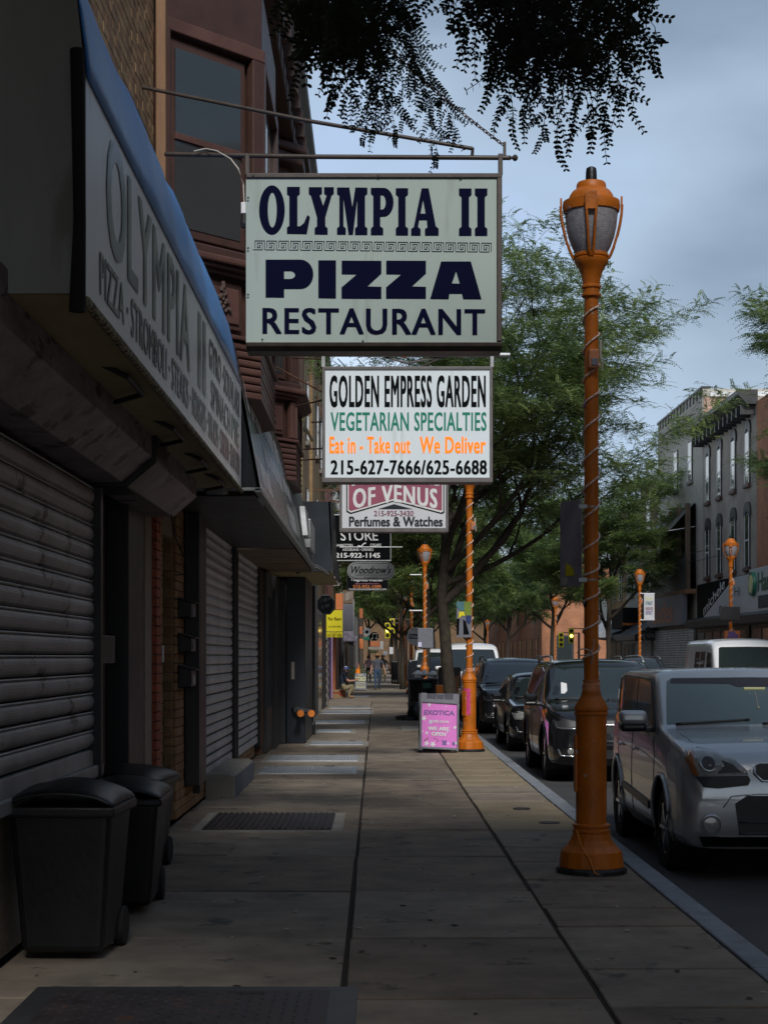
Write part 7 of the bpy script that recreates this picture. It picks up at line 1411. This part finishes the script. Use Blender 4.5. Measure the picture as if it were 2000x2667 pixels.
# ------------------------------------------------------------------ people
def figure(label, loc, rz, J, clothes, hat=None, skin=m_skin):
    """J: joint dict name -> (pos, radius); body grown as one skin surface; materials by region"""
    t = thing('person', label, 'person', loc, rz)
    names = list(J); E = [('pelvis', 'waist'), ('waist', 'chest'), ('chest', 'neck'), ('neck', 'head0'), ('head0', 'head1')]
    for s in 'LR': E += [('pelvis', 'hip' + s), ('hip' + s, 'knee' + s), ('knee' + s, 'ankle' + s), ('ankle' + s, 'toe' + s), ('chest', 'sh' + s), ('sh' + s, 'el' + s), ('el' + s, 'wr' + s), ('wr' + s, 'palm' + s)]
    bm = bmesh.new(); ly = bm.verts.layers.skin.verify(); V = {}
    for n in names: v = bm.verts.new(J[n][0]); r_ = J[n][1]; v[ly].radius = r_ if isinstance(r_, tuple) else (r_, r_); v[ly].use_root = (n == 'pelvis'); V[n] = v
    for a, b in E: bm.edges.new((V[a], V[b]))
    me = bpy.data.meshes.new('b'); bm.to_mesh(me); bm.free(); o = bpy.data.objects.new('b', me); COL.objects.link(o)
    o.modifiers.new('k', 'SKIN').use_smooth_shade = True; sb = o.modifiers.new('s', 'SUBSURF'); sb.levels = 2
    dg = bpy.context.evaluated_depsgraph_get(); m2 = bpy.data.meshes.new_from_object(o.evaluated_get(dg)); bpy.data.objects.remove(o)
    for m_ in (skin, clothes['top'], clothes['legs'], clothes['feet']): m2.materials.append(m_)
    def near(c):
        best = None
        for (a, b) in E:
            A_ = Vector(J[a][0]); B_ = Vector(J[b][0]); d = B_ - A_; u = max(0, min(1, (c - A_).dot(d) / max(1e-6, d.length_squared))); r_ = J[a][1]; r_ = max(r_) if isinstance(r_, tuple) else r_; q = (c - A_ - d * u).length / (r_ + .03)
            if best is None or q < best[0]: best = (q, a, b, u)
        return best
    for p in m2.polygons:
        _, a, b, u = near(p.center); k = 1
        if a[:-1] in ('hip', 'knee') or a == 'pelvis' and b != 'waist' : k = 2
        if a == 'pelvis' and b == 'waist': k = 2 if u < .35 else 1
        if a.startswith('ankle'): k = 3
        if a.startswith('knee') and u > .93: k = 3
        if a in ('neck', 'head0'): k = 0
        if a.startswith('wr'): k = 0
        if a.startswith('el') and clothes.get('short', True): k = 0
        if a.startswith('sh') and u > .7 and clothes.get('short', True): k = 0
        p.material_index = k
    m2.name = 'body'; m2.shade_smooth(); link_mesh('body', m2, t)
    h = Vector(J['head1'][0]); h0 = Vector(J['head0'][0]); hc = h.lerp(h0, .35)
    mb = MB(); ax = clothes.get('face', Vector((0, -1, 0))); side = ax.cross(Vector((0, 0, 1)))
    mb.lathe([(.001, .10), (.05, .095), (.085, .07), (.105, .03), (.108, -.01), (.10, -.05)], 16); 
    vv = [tuple(hc + Vector((q[0], q[1], q[2])) - ax * .018 + Vector((0, 0, .03))) for q in mb.v]; mb.v = vv; mb.build('hair', m_hair, t, smooth='all')
    f = MB(); nose = hc + ax * .105; f.obox(nose, (.022, .03, .04)); f.obox(hc + side * .095 + Vector((0, 0, -.01)), (.02, .035, .055)); f.obox(hc - side * .095 + Vector((0, 0, -.01)), (.02, .035, .055)); f.build('nose_and_ears', skin, t, bevel=.006)
    f = MB(); 
    for sg in (-1, 1): f.obox(hc + ax * .092 + side * .034 * sg + Vector((0, 0, .022)), (.022, .014, .012))
    f.obox(hc + ax * .094 + Vector((0, 0, -.045)), (.045, .012, .010)); f.build('eyes_and_mouth', m_hair, t)
    for s in 'LR':      # fingers
        w = Vector(J['wr' + s][0]); p = Vector(J['palm' + s][0]); d = (p - w).normalized(); lat = d.cross(ax).normalized() if abs(d.dot(ax)) < .9 else Vector((1, 0, 0)); bend = lat.cross(d); f = MB()
        for k, L in enumerate((.070, .080, .075, .06)): b0 = p + lat * (.030 - .020 * k); f.tube([b0 - d * .01, b0 + d * L * .45, b0 + d * L * .75 + bend * .012, b0 + d * L + bend * .03], [.0095, .009, .008, .006], 6)
        b0 = w.lerp(p, .4) + lat * .035; f.tube([b0, b0 + d * .03 + lat * .02, b0 + d * .055 + lat * .022 + bend * .01], [.011, .010, .007], 6); f.build('fingers', skin, t, smooth='all')
    if hat:
        mb = MB(); kind, m_ = hat
        if kind == 'brim': mb.lathe([(.001, .14), (.06, .14), (.088, .11), (.10, .04), (.19, .03), (.20, .022), (.10, .02)], 20)
        else:
            mb.lathe([(.001, .115), (.05, .11), (.09, .08), (.112, .03), (.114, .005)], 18)
        mb.v = [tuple(hc + Vector(q) + Vector((0, 0, .03))) for q in mb.v]
        if kind == 'cap': b_ = hc + ax * .12 + Vector((0, 0, .04)); mb.obox(b_, (.14 if abs(ax.y) > .5 else .11, .11 if abs(ax.y) > .5 else .14, .012))
        mb.build('hat', m_, t, smooth=True)
        if kind == 'cap': mb = MB(); mb.lathe([(.001, .122), (.045, .118), (.07, .1)], 14); mb.v = [tuple(hc + Vector(q) + Vector((0, 0, .03))) for q in mb.v]; mb.build('cap_top', m_white, t, smooth='all')
    return t
def standing(H=1.7, stride=.18, armL=(-.06, -.05), armR=(.1, .12), w=1.0):
    s = H / 1.75
    J = {'pelvis': ((0, 0, .96), (.155 * w, .11)), 'waist': ((0, 0, 1.10), (.145 * w, .10)), 'chest': ((0, .01, 1.33), (.165 * w, .115)), 'neck': ((0, .0, 1.50), .055), 'head0': ((0, -.015, 1.59), .078), 'head1': ((0, -.02, 1.67), .085)}
    for sg, q, k in ((-1, 'L', 1), (1, 'R', -1)):
        f = stride * k
        J['hip' + q] = ((.09 * sg, 0, .90), .095 * w); J['knee' + q] = ((.10 * sg, -f * .55 - .02, .49), .062); J['ankle' + q] = ((.10 * sg, -f + (.03 if k < 0 else 0), .09 + (.03 if k < 0 else 0)), .043); J['toe' + q] = ((.12 * sg, -f - .15, .04), .035)
        a = armL if q == 'L' else armR
        J['sh' + q] = ((.19 * sg * w, .01, 1.42), .062); J['el' + q] = ((.25 * sg + a[0] * .5, .02 + a[1] * .4, 1.14), .044); J['wr' + q] = ((.26 * sg + a[0], -.04 + a[1], .90), .030); J['palm' + q] = ((.26 * sg + a[0] * 1.1, -.07 + a[1], .83), (.034, .018))
    return {k: (tuple(c * s for c in v[0]), v[1]) for k, v in J.items()}
figure('man in a brimmed hat, slate shirt and jeans walking down the sidewalk', (.05, 81, 0), R(6), standing(1.70, .14, (-.08, -.05), (.12, -.10), 1.25), dict(top=m_shirt, legs=m_denim, feet=m_blackcloth, short=True), ('brim', m_leather))
figure('woman in a pink top and black trousers walking behind the man in the hat', (-.47, 101, 0), R(-4), standing(1.62, .10, w=.92), dict(top=m_pinkcloth, legs=m_blackcloth, feet=m_blackcloth, short=False))
figure('person in dark clothes half hidden behind the man in the hat', (.36, 93, 0), R(10), standing(1.68, -.12, (0, 0), (.18, -.12)), dict(top=m_blackcloth, legs=m_khaki, feet=m_white, short=True))
J = {'pelvis': ((-.05, .1, .40), (.18, .14)), 'waist': ((-.10, .08, .55), (.155, .12)), 'chest': ((-.08, .02, .78), (.165, .125)), 'neck': ((.0, -.0, .95), .055), 'head0': ((.05, -.0, 1.02), .08), 'head1': ((.07, 0, 1.10), .088)}
for q, yy, dx in (('L', -.12, .0), ('R', .20, .05)):
    J['hip' + q] = ((.0, yy * .7, .37), .11); J['knee' + q] = ((.34 + dx, yy, .50), .068); J['ankle' + q] = ((.16 + dx, yy, .10), .046); J['toe' + q] = ((.34 + dx, yy, .045), .038)
    J['sh' + q] = ((-.06, yy * 1.25, .90), .065); J['el' + q] = ((.16, yy * 1.2, .66), .046); J['wr' + q] = ((.38, yy * .7, .68), .032); J['palm' + q] = ((.46, yy * .5, .70), (.035, .02))
figure('man in a blue cap and navy shirt crouching on the brick step', (-1.22, 64.3, .0), 0, J, dict(top=m_navycloth, legs=m_khaki, feet=m_leather, short=True, face=Vector((1, 0, 0))), ('cap', M('blue_cap', (.03, .06, .2), .7)))
